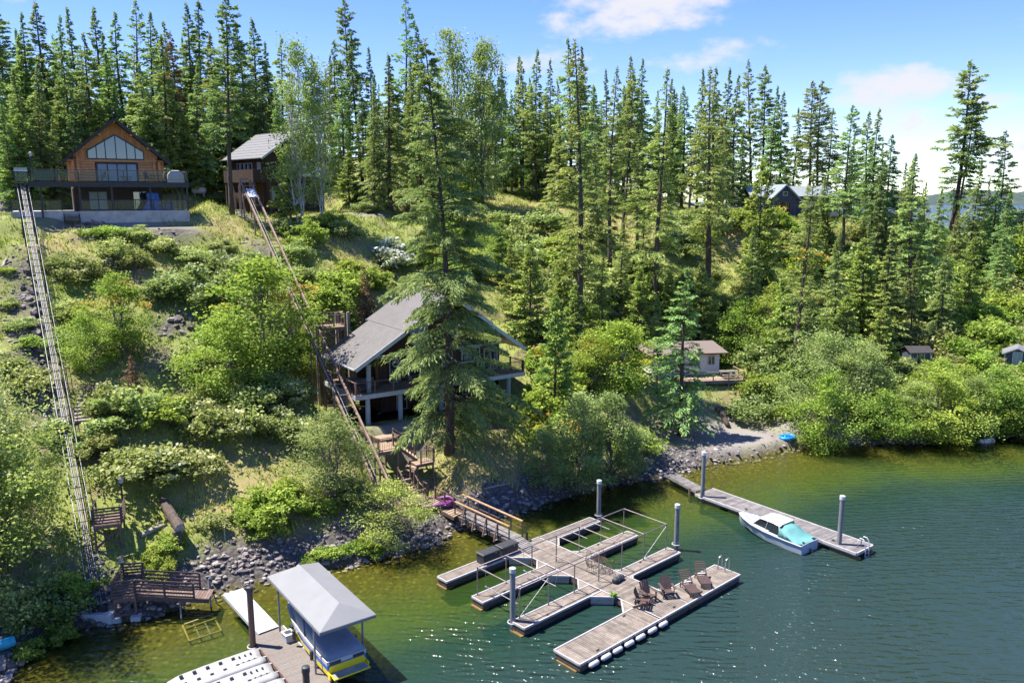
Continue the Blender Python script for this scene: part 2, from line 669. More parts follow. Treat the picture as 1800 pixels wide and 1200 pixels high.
def height(X, Y):
    X = np.asarray(X, float)
    Y = np.asarray(Y, float)
    d = sdist(X, Y)
    zc = np.interp(X, [-200, -60, -20, 0, 20, 40, 55, 75, 95, 120, 170], [25, 22.6, 22.8, 22.2, 21.3, 19.2, 17.2, 15.0, 12.5, 9.0, 5.0])
    dc = np.interp(X, [-60, -20, 10, 40, 80], [39, 39, 41, 43, 50])
    grow = np.interp(X, [-30, 20, 45, 70], [.085, .075, .03, -.05])
    dd = np.maximum(d, 0)
    bank = .8 * (1 - np.exp(-dd / 1.4))
    t = np.clip(dd / dc, 0, 1.4)
    prof = np.where(t < .82, .787 * (t / .82) ** 1.05, .787 + .213 * (1 - np.exp(-(t - .82) / .2)))
    z = bank + (zc - 1.0) * prof + grow * np.clip(dd - dc, 0, 140) + .01 * np.clip(dd - dc - 140, 0, 800)
    amp = np.clip(dd / 12, 0, 1)
    z = z + amp * (.55 * wob(X, Y, 14, 0) + .28 * wob(X, Y, 5.5, 7)) + np.clip(dd / 3, 0, 1) * (.10 * wob(X, Y, 2.1, 13))
    for (cx, cy, ra, rb, rot, pz, soft) in PADS:
        c, s = math.cos(rot), math.sin(rot)
        u = (X - cx) * c + (Y - cy) * s
        v = -(X - cx) * s + (Y - cy) * c
        e = np.maximum(np.abs(u) - ra, 0) ** 2 + np.maximum(np.abs(v) - rb, 0) ** 2
        w = np.clip(1 - np.sqrt(e) / soft, 0, 1)
        w = w * w * (3 - 2 * w)
        z = z * (1 - w) + pz * w
    dw = np.maximum(-d, 0)
    bed = -np.interp(dw, [0, 1, 4, 8, 12, 17, 30, 80], [0.02, .2, .55, 1.3, 2.8, 5.4, 10, 16]) + .06 * wob(X, Y, 1.3, 20) * np.clip(dw, 0, 1)
    return np.where(d > 0, z, bed)


# benches cut into the hill for the houses, the beach and the paths
A_MAIN = math.radians(34)
A_LOG = math.radians(30)
A_TWO = math.radians(45)
LOG_O = PY(53, 320, 73.5)                 # front corner of the log cabin's deck
pad((LOG_O.x + 6.0 * math.cos(A_LOG) - 6.2 * math.sin(A_LOG), LOG_O.y + 6.0 * math.sin(A_LOG) + 6.2 * math.cos(A_LOG)), 8.5, 5.6, A_LOG, 21.2, 3.2)
pad((LOG_O.x + 8.2 * math.cos(A_LOG) + 1.9 * math.sin(A_LOG), LOG_O.y + 8.2 * math.sin(A_LOG) - 1.9 * math.cos(A_LOG)), 5.2, .9, A_LOG, 20.1, 1.9)
MAIN_O = P(625, 697, 7.6)                  # front corner of the lake house's deck
MAIN_O.z = 0
mc, ms = math.cos(A_MAIN), math.sin(A_MAIN)
pad((MAIN_O.x + 7.5 * mc - 4.8 * ms, MAIN_O.y + 7.5 * ms + 4.8 * mc), 8.0, 4.2, A_MAIN, 5.0, 4.0)
ml = lambda x, y: (MAIN_O.x + x * mc - y * ms, MAIN_O.y + x * ms + y * mc)
pad(ml(1.6, -5.0), 2.0, 1.2, A_MAIN, 2.3, 2.6)
pad(ml(1.2, -8.0), 1.6, 1.2, A_MAIN, 1.0, 2.4)
TWO_O = PY(461, 276, 90)
TWO_O.z = 0
tc_, ts_ = math.cos(A_TWO), math.sin(A_TWO)
pad((TWO_O.x + 4.5 * tc_ - 4.5 * ts_, TWO_O.y + 4.5 * ts_ + 4.5 * tc_), 5.0, 5.0, A_TWO, 20.9, 5.0)
COT_O = P(1263, 662, 4.2)
pad((COT_O.x - 1, COT_O.y - 7.0), 7.0, 3.0, math.radians(14), 2.2, 4.0)
pad((COT_O.x - 3, COT_O.y + 1.5), 5.5, 3.6, math.radians(8), 4.1, 3.5)
UP_O = PY(1375, 377, 116)
pad((UP_O.x + 2, UP_O.y + 3), 10.0, 5.0, math.radians(4), UP_O.z - .6, 6.0)
b0 = P(1290, 775, .5)
pad((b0.x, b0.y), 6.0, 2.0, math.radians(20), .8, 4.0)      # beach
for sx, sy in ((1618, 648), (1785, 650)):
    q = P(sx, sy, 4.8)
    pad((q.x, q.y + 1), 2.2, 1.8, 0, 4.7, 3.0)

# a grid that is fine where the camera looks and coarse towards the horizon


def axis(lo, hi, a, b, fine, far):
    n = int((b - a) / fine)
    core = np.linspace(a, b, n + 1)
    left, right, st = [], [], fine
    x = a
    while x > lo:
        st *= 1.16
        x -= min(st, far)
        left.append(x)
    x, st = b, fine
    while x < hi:
        st *= 1.16
        x += min(st, far)
        right.append(x)
    return np.concatenate([np.array(left[::-1]), core, np.array(right)])


gx = axis(-1200, 2600, -62, 84, .62, 160)
gy = axis(-700, 3200, 26, 136, .62, 160)
GX, GY = np.meshgrid(gx, gy)
GZ = height(GX, GY)
NXG, NYG = len(gx), len(gy)


def bil(x, y):
    """ground height at points, read off the built grid"""
    x = np.asarray(x, float)
    y = np.asarray(y, float)
    i = np.clip(np.searchsorted(gx, x) - 1, 0, NXG - 2)
    j = np.clip(np.searchsorted(gy, y) - 1, 0, NYG - 2)
    fx = (x - gx[i]) / (gx[i + 1] - gx[i])
    fy = (y - gy[j]) / (gy[j + 1] - gy[j])
    return (GZ[j, i] * (1 - fx) + GZ[j, i + 1] * fx) * (1 - fy) + (GZ[j + 1, i] * (1 - fx) + GZ[j + 1, i + 1] * fx) * fy


def gz(x, y):
    return float(bil(np.array([x]), np.array([y]))[0])


def hit(px, py, ymax=220.0):
    """where the view ray through a photo pixel meets the ground"""
    d = ray(px, py)
    ys = np.linspace(30, ymax, 1900)
    t = ys / d[1]
    xs = d[0] * t
    zs = CAM_H + d[2] * t
    g = np.maximum(bil(xs, ys), 0)
    below = np.nonzero(zs <= g)[0]
    if len(below) == 0:
        return None
    k = below[0]
    return Vector((xs[k], ys[k], g[k]))


SD = sdist(GX, GY)
# what covers the ground: soft blobs placed on the slope (bare rock, gravel, dry grass, lush grass)
cov = {k: np.zeros_like(GX) for k in ('rock', 'gravel', 'dry', 'lush')}


def blob(kind, px, py, rx, ry=None, w=1.0):
    h = hit(px, py)
    if h is None:
        return
    ry = ry or rx
    if kind == 'rock' and py < 900:
        rx, ry = rx * .65, ry * .65
    c, s = math.cos(math.radians(32)), math.sin(math.radians(32))
    u = (GX - h.x) * c + (GY - h.y) * s
    v = -(GX - h.x) * s + (GY - h.y) * c
    g = np.exp(-((u / rx) ** 2 + (v / ry) ** 2))
    cov[kind] = np.maximum(cov[kind], g * w)


for (k, x, y, a, b) in [
        ('rock', 45, 520, 2.0, 6), ('rock', 70, 640, 2.0, 6), ('rock', 60, 580, 2.2, 5), ('rock', 100, 740, 1.5, 4), ('rock', 40, 470, 2, 4), ('rock', 205, 470, 2.5, 2),
        ('rock', 310, 575, 2.5, 2.0), ('rock', 300, 640, 2, 2), ('rock', 140, 402, 3, .8), ('rock', 230, 405, 3, .7), ('rock', 460, 440, 1.6, 3), ('rock', 430, 380, 2, 2), ('rock', 330, 700, 1.2, 2),
        ('rock', 430, 980, 4, 1.6), ('rock', 520, 975, 4, 1.6), ('rock', 390, 990, 2.5, 1.5), ('rock', 180, 1075, 2.5, 1.6), ('rock', 600, 960, 4, 1.4), ('rock', 760, 945, 2.5, 1.4),
        ('rock', 30, 1150, 2.5, 2), ('rock', 930, 885, 4, 1.5), ('rock', 1380, 710, 2, 2), ('rock', 1730, 560, 3, 1.5), ('rock', 1350, 640, 2.5, 2), ('rock', 660, 720, 2, 2),
        ('gravel', 200, 400, 5, 1.2), ('gravel', 300, 402, 2.6, .8), ('rock', 300, 408, 2.5, .7), ('rock', 180, 412, 3, .6), ('gravel', 20, 380, 2.6, 1.6), ('gravel', 1270, 790, 5, 3), ('gravel', 1200, 800, 3, 2),
        ('gravel', 1340, 770, 4, 2.6), ('gravel', 1390, 750, 2.5, 2), ('gravel', 700, 760, 2, 1.5), ('gravel', 0, 365, 3, 2), ('gravel', 650, 375, 2, 1.2),
        ('dry', 400, 400, 3, 3), ('dry', 340, 365, 5, 3), ('dry', 1060, 390, 7, 5), ('dry', 950, 370, 8, 6), ('dry', 1130, 430, 5, 5), ('dry', 1290, 430, 5, 4), ('dry', 1320, 690, 3, 2),
        ('dry', 400, 870, 5, 2.5), ('dry', 820, 850, 4, 2), ('dry', 860, 820, 5, 3), ('dry', 100, 430, 3, 3), ('dry', 600, 430, 4, 4), ('dry', 1350, 380, 4, 4), ('dry', 480, 930, 3, 1.6), ('dry', 250, 480, 4, 3),
        ('lush', 620, 400, 4, 3), ('lush', 560, 450, 4, 3), ('lush', 280, 900, 4, 2), ('lush', 350, 880, 4, 2), ('lush', 130, 500, 3, 3), ('lush', 460, 500, 3, 4), ('lush', 1530, 770, 2.5, 1), ('lush', 1720, 480, 5, 5),
        ('lush', 330, 960, 4, 2), ('lush', 1000, 300, 8, 8), ('lush', 20, 430, 3, 3), ('lush', 100, 470, 4, 4), ('lush', 240, 440, 5, 3), ('lush', 380, 470, 4, 4), ('lush', 1180, 470, 7, 6), ('lush', 1400, 480, 7, 6), ('lush', 1560, 520, 8, 6), ('lush', 1250, 560, 6, 5), ('lush', 1050, 480, 6, 5), ('lush', 880, 430, 6, 5), ('lush', 290, 580, 2, 2)]:
    blob(k, x, y, a, b)
nse = wob(GX, GY, 4.0, 23)
n2 = wob(GX, GY, 1.7, 29)
cov['rock'] = np.maximum(cov['rock'] * (1.1 + .5 * nse), np.where((SD > -14) & (SD < 2.6 + .9 * nse), np.clip((3.2 - SD) / 1.6, 0, 1), 0)) * (SD > -40)
bch = hit(1290, 775)
bm_ = np.exp(-(((GX - bch.x) / 7.5) ** 2 + ((GY - bch.y - 1) / 4.4) ** 2))
cov['rock'] = cov['rock'] * (1 - np.clip(bm_ * 1.2, 0, 1) * (SD > -.15))
cov['gravel'] = np.maximum(cov['gravel'] * (1.15 + .3 * nse), bm_ * 1.3 * (SD > .9))
cov['dry'] = np.clip(cov['dry'] * (1.0 + .5 * n2), 0, 1)
cov['lush'] = np.clip(cov['lush'] * (1.0 + .4 * n2), 0, 1)
for k in cov:
    cov[k] = np.clip(cov[k], 0, 1)


def cover_at(k, x, y):
    i = np.clip(np.searchsorted(gx, x), 0, NXG - 1)
    j = np.clip(np.searchsorted(gy, y), 0, NYG - 1)
    return cov[k][j, i]


def grid_mesh(name, Z, keep=None, attrs=None, mats=()):
    me = bpy.data.meshes.new(name)
    co = np.stack([GX, GY, Z], -1).reshape(-1, 3).astype(np.float32)
    idx = np.arange(NXG * NYG).reshape(NYG, NXG)
    q = np.stack([idx[:-1, :-1], idx[:-1, 1:], idx[1:, 1:], idx[1:, :-1]], -1).reshape(-1, 4)
    if keep is not None:
        q = q[keep.ravel()]
        used = np.unique(q)
        rm = np.full(NXG * NYG, -1)
        rm[used] = np.arange(len(used))
        q = rm[q]
        co = co[used]
    else:
        used = np.arange(NXG * NYG)
    me.vertices.add(len(co))
    me.vertices.foreach_set('co', co.ravel())
    me.loops.add(q.size)
    me.loops.foreach_set('vertex_index', q.ravel().astype(np.int32))
    me.polygons.add(len(q))
    me.polygons.foreach_set('loop_start', np.arange(0, q.size, 4, dtype=np.int32))
    me.polygons.foreach_set('use_smooth', np.ones(len(q), bool))
    for m in mats:
        me.materials.append(m)
    for k, v in (attrs or {}).items():
        a = me.attributes.new(k, 'FLOAT', 'POINT')
        a.data.foreach_set('value', v.ravel()[used].astype(np.float32))
    me.update(calc_edges=True)
    return me


def ground_material():
    m, nt = new_mat('ground')
    t = NT(nt)
    out = t.n('ShaderNodeOutputMaterial')
    b = t.n('ShaderNodeBsdfPrincipled')
    b.inputs['Roughness'].default_value = .95
    b.inputs['Specular IOR Level'].default_value = .15
    pos = t.n('ShaderNodeNewGeometry').outputs['Position']

    def at(k):
        return t.n('ShaderNodeAttribute', attribute_name=k).outputs['Fac']
    n1 = t.noise(pos, .5, 6, .6)
    n2 = t.noise(pos, 2.6, 6, .7)
    n3 = t.noise(pos, 9, 4, .7)
    soil = t.ramp(n2, [(.3, (.085, .065, .04)), (.7, (.20, .15, .09))])
    grass = t.ramp(n2, [(.25, (.12, .145, .036)), (.75, (.29, .30, .09))])
    base = t.mix(t.ramp(n1, [(.36, (0, 0, 0)), (.54, (1, 1, 1))]), soil, grass)
    lush = t.ramp(n3, [(.25, (.11, .16, .026)), (.75, (.26, .31, .065))])
    dry = t.ramp(n3, [(.25, (.19, .15, .06)), (.75, (.36, .29, .14))])
    vor = t.n('ShaderNodeTexVoronoi')
    vor.inputs['Scale'].default_value = 3.2
    t.l(pos, vor.inputs['Vector'])
    rockc = t.mix(.45, t.ramp(n3, [(.3, (.07, .06, .054)), (.75, (.2, .175, .155))]), t.ramp(vor.outputs['Distance'], [(.05, (.22, .2, .185)), (.5, (.04, .035, .03))]))
    grav = t.ramp(t.noise(pos, 22, 4, .8), [(.3, (.14, .125, .113)), (.7, (.29, .265, .245))])
    c = t.mix(at('lush'), base, lush)
    c = t.mix(at('dry'), c, dry)
    c = t.mix(at('gravel'), c, grav)
    c = t.mix(at('rock'), c, rockc)
    # bed of the lake: cobbles and weed
    v2 = t.n('ShaderNodeTexVoronoi')
    v2.inputs['Scale'].default_value = 2.6
    wv = t.n('ShaderNodeMapping')
    t.l(pos, wv.inputs['Vector'])
    t.l(wv.outputs[0], v2.inputs['Vector'])
    bed = t.mix(t.ramp(v2.outputs['Distance'], [(.0, (1, 1, 1)), (.42, (.15, .15, .15))]), t.ramp(n2, [(.3, (.04, .034, .01)), (.7, (.085, .07, .018))]),
                t.ramp(n2, [(.3, (.17, .145, .045)), (.7, (.27, .24, .065))]))
    green = t.ramp(n1, [(.3, (.095, .125, .022)), (.7, (.17, .185, .034))])
    bed = t.mix(at('deep'), bed, green)
    c = t.mix(at('wet'), c, bed)
    t.l(c, b.inputs['Base Color'])
    bp = t.n('ShaderNodeBump')
    bp.inputs['Strength'].default_value = .8
    bp.inputs['Distance'].default_value = .12
    hh = t.math('ADD', t.math('MULTIPLY', n3, .6), t.math('MULTIPLY', vor.outputs['Distance'], t.math('MULTIPLY', at('rock'), -1.2)))
    t.l(hh, bp.inputs['Height'])
    t.l(bp.outputs[0], b.inputs['Normal'])
    t.l(b.outputs[0], out.inputs[0])
    return m


M['ground'] = ground_material()
wet = np.clip((.12 - GZ) / .15, 0, 1)
deepa = np.clip((-GZ - .35) / 1.0, 0, 1)
ground = obj('ground', grid_mesh('ground', GZ, None, {**cov, 'wet': wet, 'deep': deepa}, [M['ground']]))
tag(ground, 'steep grassy hillside with bare rock running down into the lake', 'ground', kind='structure')


def water_material():
    m, nt = new_mat('lake_water')
    t = NT(nt)
    out = t.n('ShaderNodeOutputMaterial')
    pos = t.n('ShaderNodeNewGeometry').outputs['Position']
    dep = t.n('ShaderNodeAttribute', attribute_name='depth').outputs['Fac']
    T = t.math('POWER', 2.718, t.math('MULTIPLY', dep, -.62))
    body = t.ramp(t.math('MULTIPLY', dep, .1), [(.0, (.05, .062, .008)), (.12, (.03, .066, .012)), (.26, (.010, .034, .022)), (.5, (.016, .036, .031)), (1, (.020, .037, .034))])
    dif = t.n('ShaderNodeBsdfDiffuse')
    t.l(body, dif.inputs[0])
    tr = t.n('ShaderNodeBsdfTransparent')
    tr.inputs[0].default_value = (.88, .90, .62, 1)
    mx = t.n('ShaderNodeMixShader')
    t.l(T, mx.inputs[0])
    t.l(dif.outputs[0], mx.inputs[1])
    t.l(tr.outputs[0], mx.inputs[2])
    # ripples: wind chop out on the lake, calmer by the shore
    def band(ang, wl, dist, dscale):
        m_ = t.n('ShaderNodeMapping')
        m_.inputs['Rotation'].default_value = (0, 0, math.radians(ang))
        m_.inputs['Scale'].default_value = (.35, 1.0, 1)
        t.l(pos, m_.inputs['Vector'])
        w = t.n('ShaderNodeTexWave', wave_type='BANDS', bands_direction='Y', wave_profile='SIN')
        w.inputs['Scale'].default_value = .314 / wl
        w.inputs['Distortion'].default_value = dist
        w.inputs['Detail'].default_value = 2.0
        w.inputs['Detail Scale'].default_value = dscale
        w.inputs['Detail Roughness'].default_value = .55
        t.l(m_.outputs[0], w.inputs['Vector'])
        return w.outputs['Fac']
    r1 = band(-10, .62, 9.0, 1.1)
    r2 = band(31, .38, 8.0, 1.2)
    r3 = t.noise(pos, 2.4, 3, .55)
    big = t.ramp(t.noise(pos, .09, 2, .5), [(.32, (.35, .35, .35)), (.62, (1, 1, 1))])
    calm = t.n('ShaderNodeAttribute', attribute_name='chop').outputs['Fac']
    hgt = t.math('ADD', t.math('MULTIPLY', r1, .42), t.math('ADD', t.math('MULTIPLY', r2, .26), t.math('MULTIPLY', r3, .95)))
    hgt = t.math('MULTIPLY', hgt, t.math('MULTIPLY', calm, big))
    bp = t.n('ShaderNodeBump')
    bp.inputs['Strength'].default_value = 1.0
    bp.inputs['Distance'].default_value = .21
    t.l(hgt, bp.inputs['Height'])
    gl = t.n('ShaderNodeBsdfGlossy')
    gl.inputs['Roughness'].default_value = .19
    t.l(bp.outputs[0], gl.inputs['Normal'])
    fr = t.n('ShaderNodeFresnel')
    fr.inputs[0].default_value = 1.36
    t.l(bp.outputs[0], fr.inputs['Normal'])
    m2 = t.n('ShaderNodeMixShader')
    t.l(fr.outputs[0], m2.inputs[0])
    t.l(mx.outputs[0], m2.inputs[1])
    t.l(gl.outputs[0], m2.inputs[2])
    t.l(m2.outputs[0], out.inputs[0])
    return m


M['lake_water'] = water_material()
kw = ((GZ[:-1, :-1] < .1) | (GZ[1:, :-1] < .1) | (GZ[:-1, 1:] < .1) | (GZ[1:, 1:] < .1))
lake = obj('lake', grid_mesh('lake', np.zeros_like(GZ), kw, {'depth': np.clip(-GZ, 0, 20), 'chop': np.clip((-SD - 1) / 16, .14, 1)}, [M['lake_water']]))
tag(lake, 'clear green lake, brown in the shallows and rippled further out', 'lake', kind='structure')

# wooded hill across the lake
mb = MB()
HILLN = 60
pts = []
for i in range(HILLN + 1):
    a = i / HILLN
    x = 700 + a * 2200
    y = 2300 - a * 250
    z = 12 + 30 * math.sin(a * 3.1) ** .7 + 10 * math.sin(a * 17) + 9 * math.sin(a * 43) + rng.uniform(-3, 3)
    pts.append((x, y, z))
rows = []
for k in range(9):
    f = k / 8
    rows.append([(x + rng.uniform(-9, 9), y + f * 500 - 100, -3 + (z + 3) * math.sin(f * math.pi / 2) ** .8 + rng.uniform(-4, 4) * (k > 0)) for x, y, z in pts])
mb.loft(rows, cap=False, closed=False)
M['far_wood'] = mat('far_wood', (.035, .055, .04), 1.0, .5, .05, piece=0)
o = mb.build('hills', M['far_wood'])
tag(o, 'dark wooded hill on the far shore of the lake', 'hill', kind='structure')
# ------------------------------------------------------------------ building helpers


def frame(name, label, cat, o, ang, zb, group=None):
    return thing(name, label, cat, (o[0], o[1], zb), ang, group)


def window(parent, x0, x1, y, z0, z1, face=-1, fm='white_paint', gm='glass_dark', w=.09, mull=1, cross=0, axis='x', name='window'):
    """a framed window standing proud of a wall plane; the panes are its sub-parts"""
    mb = MB()
    d0, d1 = (y + face * .06, y - face * .03)
    lo, hi = min(d0, d1), max(d0, d1)

    def b(a0, a1, c0, c1, e0=lo, e1=hi):
        if axis == 'x':
            mb.box(a0, a1, e0, e1, c0, c1)
        else:
            mb.box(e0, e1, a0, a1, c0, c1)
    b(x0, x1, z0, z0 + w)
    b(x0, x1, z1 - w, z1)
    b(x0, x0 + w, z0 + w, z1 - w)
    b(x1 - w, x1, z0 + w, z1 - w)
    n = mull
    xs = [x0 + w + (x1 - x0 - 2 * w) * i / n for i in range(n + 1)]
    for x in xs[1:-1]:
        b(x - w * .35, x + w * .35, z0 + w, z1 - w)
    if cross:
        zc_ = (z0 + z1) / 2
        b(x0 + w, x1 - w, zc_ - w * .3, zc_ + w * .3, lo + .015, hi - .01)
    f = mb.build(name, M[fm], parent)
    e = y + face * .02
    for i in range(n):
        g = w * .35
        if axis == 'x':
            bx('pane', M[gm], f, xs[i] + (g if i else 0), xs[i + 1] - (g if i < n - 1 else 0), e - .008, e + .008, z0 + w, z1 - w)
        else:
            bx('pane', M[gm], f, e - .008, e + .008, xs[i] + (g if i else 0), xs[i + 1] - (g if i < n - 1 else 0), z0 + w, z1 - w)
    return f


def railing(parent, p, q, h=1.0, m='wood_brown', posts=1.6, bal=True, post=.10, cap=True, balm='black_steel'):
    """posts, top and bottom rail from p to q (floor level); thin balusters in one part"""
    p, q = Vector(p), Vector(q)
    L = (q - p).length
    n = max(1, round(L / posts))
    for i in range(n + 1):
        a = p + (q - p) * (i / n)
        bar('post', M[m], parent, a, a + Vector((0, 0, h + .06)), post, post)
    up = Vector((0, 0, h))
    bar('top_rail', M[m], parent, p + up, q + up, .09, .05)
    bar('bottom_rail', M[m], parent, p + Vector((0, 0, .12)), q + Vector((0, 0, .12)), .05, .05)
    if bal:
        mb = MB()
        k = int(L / .14)
        for i in range(1, k):
            a = p + (q - p) * (i / k)
            mb.beam(a + Vector((0, 0, .12)), a + Vector((0, 0, h - .02)), .016, .016)
        if mb.v:
            o = mb.build('baluster', M[balm], parent, fix=False)
            o['kind'] = 'stuff'


def boards_wall(parent, x0, x1, y, ztop, z0, m, step=.3, th=.05, name='board', axis='x'):
    """vertical boards from z0 up to ztop(x), each a part"""
    n = max(1, round((x1 - x0) / step))
    w = (x1 - x0) / n
    for i in range(n):
        a, b = x0 + i * w, x0 + (i + 1) * w - .012
        za, zb_ = ztop(a), ztop(b)
        mb = MB()
        if axis == 'x':
            mb.prism([(a, y, z0), (b, y, z0), (b, y, zb_), (a, y, za)], (0, th * (1 if i % 2 else .82), 0))
        else:
            mb.prism([(y, a, z0), (y, b, z0), (y, b, zb_), (y, a, za)], (th * (1 if i % 2 else .82), 0, 0))
        mb.build(name, M[m], parent)


def slab(parent, name, pts, thick, m):
    """a flat plate through four points, thick downwards along its normal"""
    p = [Vector(x) for x in pts]
    n = (p[1] - p[0]).cross(p[3] - p[0]).normalized()
    if n.z < 0:
        n = -n
    mb = MB()
    mb.prism([x for x in p], -n * thick)
    return mb.build(name, M[m], parent)


def planks(parent, x0, x1, y0, y1, z, m, along='y', w=.14, th=.035, gap=.012, name='plank', joined=False):
    """deck boards; along = direction the boards run"""
    L = (x1 - x0) if along == 'y' else (y1 - y0)
    n = max(1, round(L / w))
    s = L / n
    mb = MB()
    for i in range(n):
        a, b = i * s + gap / 2, (i + 1) * s - gap / 2
        c = (x0 + a, x0 + b, y0, y1) if along == 'y' else (x0, x1, y0 + a, y0 + b)
        if joined:
            mb.box(*c, z - th, z)
        else:
            bx(name, M[m], parent, *c, z - th, z)
    if joined:
        o = mb.build('decking', M[m], parent, fix=False)
        o['kind'] = 'stuff'


# ------------------------------------------------------------------ the lake house under the big conifer
ZB = 5.0
lh = frame('lake_house', 'dark brown lake house with grey metal gable roof, white trim and columns', 'house', MAIN_O, A_MAIN, ZB)
r_ = lambda z: z - ZB
bx('floor_slab', M['concrete'], lh, .4, 15.4, -.3, 7.0, -.5, .0)
# columns with footings
for x, y, z0, z1 in [(1.15, .35, -.35, 2.25), (4.0, .35, -.35, 2.25), (7.8, .35, -.35, 2.25), (11.7, .35, -.35, 2.25), (14.6, .35, -.9, 2.25), (.9, 4.6, -.2, 2.25), (15.0, 4.6, -.4, 2.25), (1.35, .45, 2.6, 4.95)]:
    c = rod('column', M['column_concrete'], lh, (x, y, z0), (x, y, z1), .2, 14)
    if z0 < 0:
        bx('footing', M['concrete'], lh, x - .34, x + .34, y - .34, y + .34, z0 - .3, z0 + .12)
# deck
bx('deck_frame', M['dark_brown'], lh, .12, 16.0, .12, 4.0, 2.25, 2.5)
bx('deck_frame', M['dark_brown'], lh, .12, 3.0, 4.0, 6.6, 2.25, 2.5)
planks(lh, .05, 16.1, .05, 4.2, 2.6, 'wood_tan', 'x', .2, .06, name='deck_board')
planks(lh, .05, 3.0, 4.25, 6.8, 2.6, 'wood_tan', 'x', .2, .06, name='deck_board')
for p, q in (((-.02, 0, 2.44), (16.15, 0, 2.44)), ((0, .03, 2.44), (0, 6.8, 2.44)), ((16.15, .03, 2.44), (16.15, 4.2, 2.44))):
    bar('fascia', M['white_paint'], lh, p, q, .05, .36)
railing(lh, (.1, .1, 2.6), (16.05, .1, 2.6), 1.0)
railing(lh, (.1, .25, 2.6), (.1, 6.6, 2.6), 1.0)
railing(lh, (16.05, .25, 2.6), (16.05, 4.2, 2.6), 1.0)
# walls
RZ, EZ, RX = r_(15.0), r_(9.85), 8.7
zroof = lambda x: (EZ + (RZ - EZ) * (x / RX) if x < RX else EZ + (RZ - EZ) * ((16.1 - x) / (16.1 - RX))) - .3
boards_wall(lh, 3.0, 15.2, 2.75, zroof, 2.6, 'siding', .34, name='siding_board')
boards_wall(lh, 3.6, 15.0, 3.2, lambda x: 2.25, 0, 'siding', .34, name='siding_board')
boards_wall(lh, 2.85, 6.5, 2.95, lambda y: zroof(2.9), 2.6, 'siding', .34, name='siding_board', axis='y')
boards_wall(lh, 2.85, 6.5, 15.15, lambda y: zroof(15.2), 0, 'siding', .34, name='siding_board', axis='y')
boards_wall(lh, 3.2, 6.5, 3.6, lambda y: 2.25, 0, 'siding', .34, name='siding_board', axis='y')
mb = MB()
mb.prism([(3.1, 6.55, 0), (15.1, 6.55, 0), (15.1, 6.55, zroof(15.1)), (RX, 6.55, zroof(RX)), (3.1, 6.55, zroof(3.1))], (0, .1, 0))
mb.build('back_wall', M['siding'], lh)
# horizontal belt and gable beam in white
bx('belt_beam', M['white_paint'], lh, 1.2, 6.2, 2.55, 2.74, r_(9.85), r_(10.1))
bx('belt_beam', M['white_paint'], lh, 10.6, 15.6, 2.55, 2.74, r_(9.85), r_(10.05))
bar('corner_board', M['siding_warm'], lh, (3.05, 2.70, 2.6), (3.05, 2.70, r_(9.85)), .22, .1)
window(lh, 4.2, 5.0, 2.72, 2.62, r_(9.8), name='door')
window(lh, 6.0, 8.6, 2.72, 2.62, r_(9.75), mull=2, name='sliding_door')
window(lh, 9.2, 10.3, 2.72, r_(8.4), r_(9.7))
window(lh, 11.2, 13.1, 2.72, r_(8.5), r_(9.8), mull=2)
window(lh, 13.5, 14.95, 2.72, 2.62, r_(9.6), mull=2, name='sliding_door')
window(lh, 10.7, 12.4, 2.72, r_(10.9), r_(12.2), mull=2, cross=1)
window(lh, 6.2, 7.9, 2.72, r_(10.7), r_(12.4), mull=2, cross=1)
window(lh, 8.2, 9.4, 2.72, r_(12.7), r_(13.9), mull=2)
window(lh, 5.0, 6.0, 3.17, .05, 2.0, name='door')
window(lh, 7.5, 9.5, 3.17, .5, 1.8, mull=2)
window(lh, 11.5, 13.0, 3.17, .5, 1.8, mull=2)
# roof: upper panels reach further back and forward than the lower ones
th = .09


def roof_side(x_e, z_e, x_r, z_r, y0, y1, lift, tag_):
    o = lift
    slab(lh, 'roof_panel', [(x_e, y0, z_e + o), (x_r, y0, z_r + o), (x_r, y1, z_r + o), (x_e, y1, z_e + o)], th, 'metal_roof')
    n = int((y1 - y0) / .30)
    for i in range(n + 1):
        y = y0 + .03 + (y1 - y0 - .06) * i / n
        bar('roof_rib', M['metal_roof'], lh, (x_e, y, z_e + o + .015), (x_r, y, z_r + o + .012), .03, .03)
    # white rake boards at both ends
    for y in (y0 - .025, y1 + .025):
        bar('rake_board', M['white_paint'], lh, (x_e, y, z_e + o - .16), (x_r, y, z_r + o - .16), .05, .30)


f_ = .52
xm, zm = RX * f_, EZ + (RZ - EZ) * f_
roof_side(-.05, EZ, xm, zm, -.25, 6.7, 0, 'l')
roof_side(xm - .25, zm - .15, RX, RZ, -.25, 7.2, .05, 'l')
xm2 = 16.15 - (16.15 - RX) * f_
roof_side(16.15, EZ, xm2, zm, -.05, 6.7, 0, 'r')
roof_side(xm2 + .25, zm - .15, RX, RZ, -.25, 7.2, .05, 'r')
bar('ridge_cap', M['metal_roof'], lh, (RX, -.27, RZ + .08), (RX, 7.22, RZ + .08), .34, .07)
bar('gutter', M['white_paint'], lh, (-.1, -.2, EZ - .1), (-.1, 6.65, EZ - .1), .1, .12)
bar('gutter', M['white_paint'], lh, (16.2, -.0, EZ - .1), (16.2, 6.65, EZ - .1), .1, .12)
# retaining stones and rubble under the deck
# things on the deck and wall
fr = lambda x, y, z: lh.matrix_basis @ Vector((x, y, z))
bpy.context.view_layer.update()


def inframe(par, name, label, cat, x, y, z, rot=0, group=None):
    o = thing(name, label, cat, par.matrix_basis @ Vector((x, y, z)), par.rotation_euler.z + rot, group)
    return o


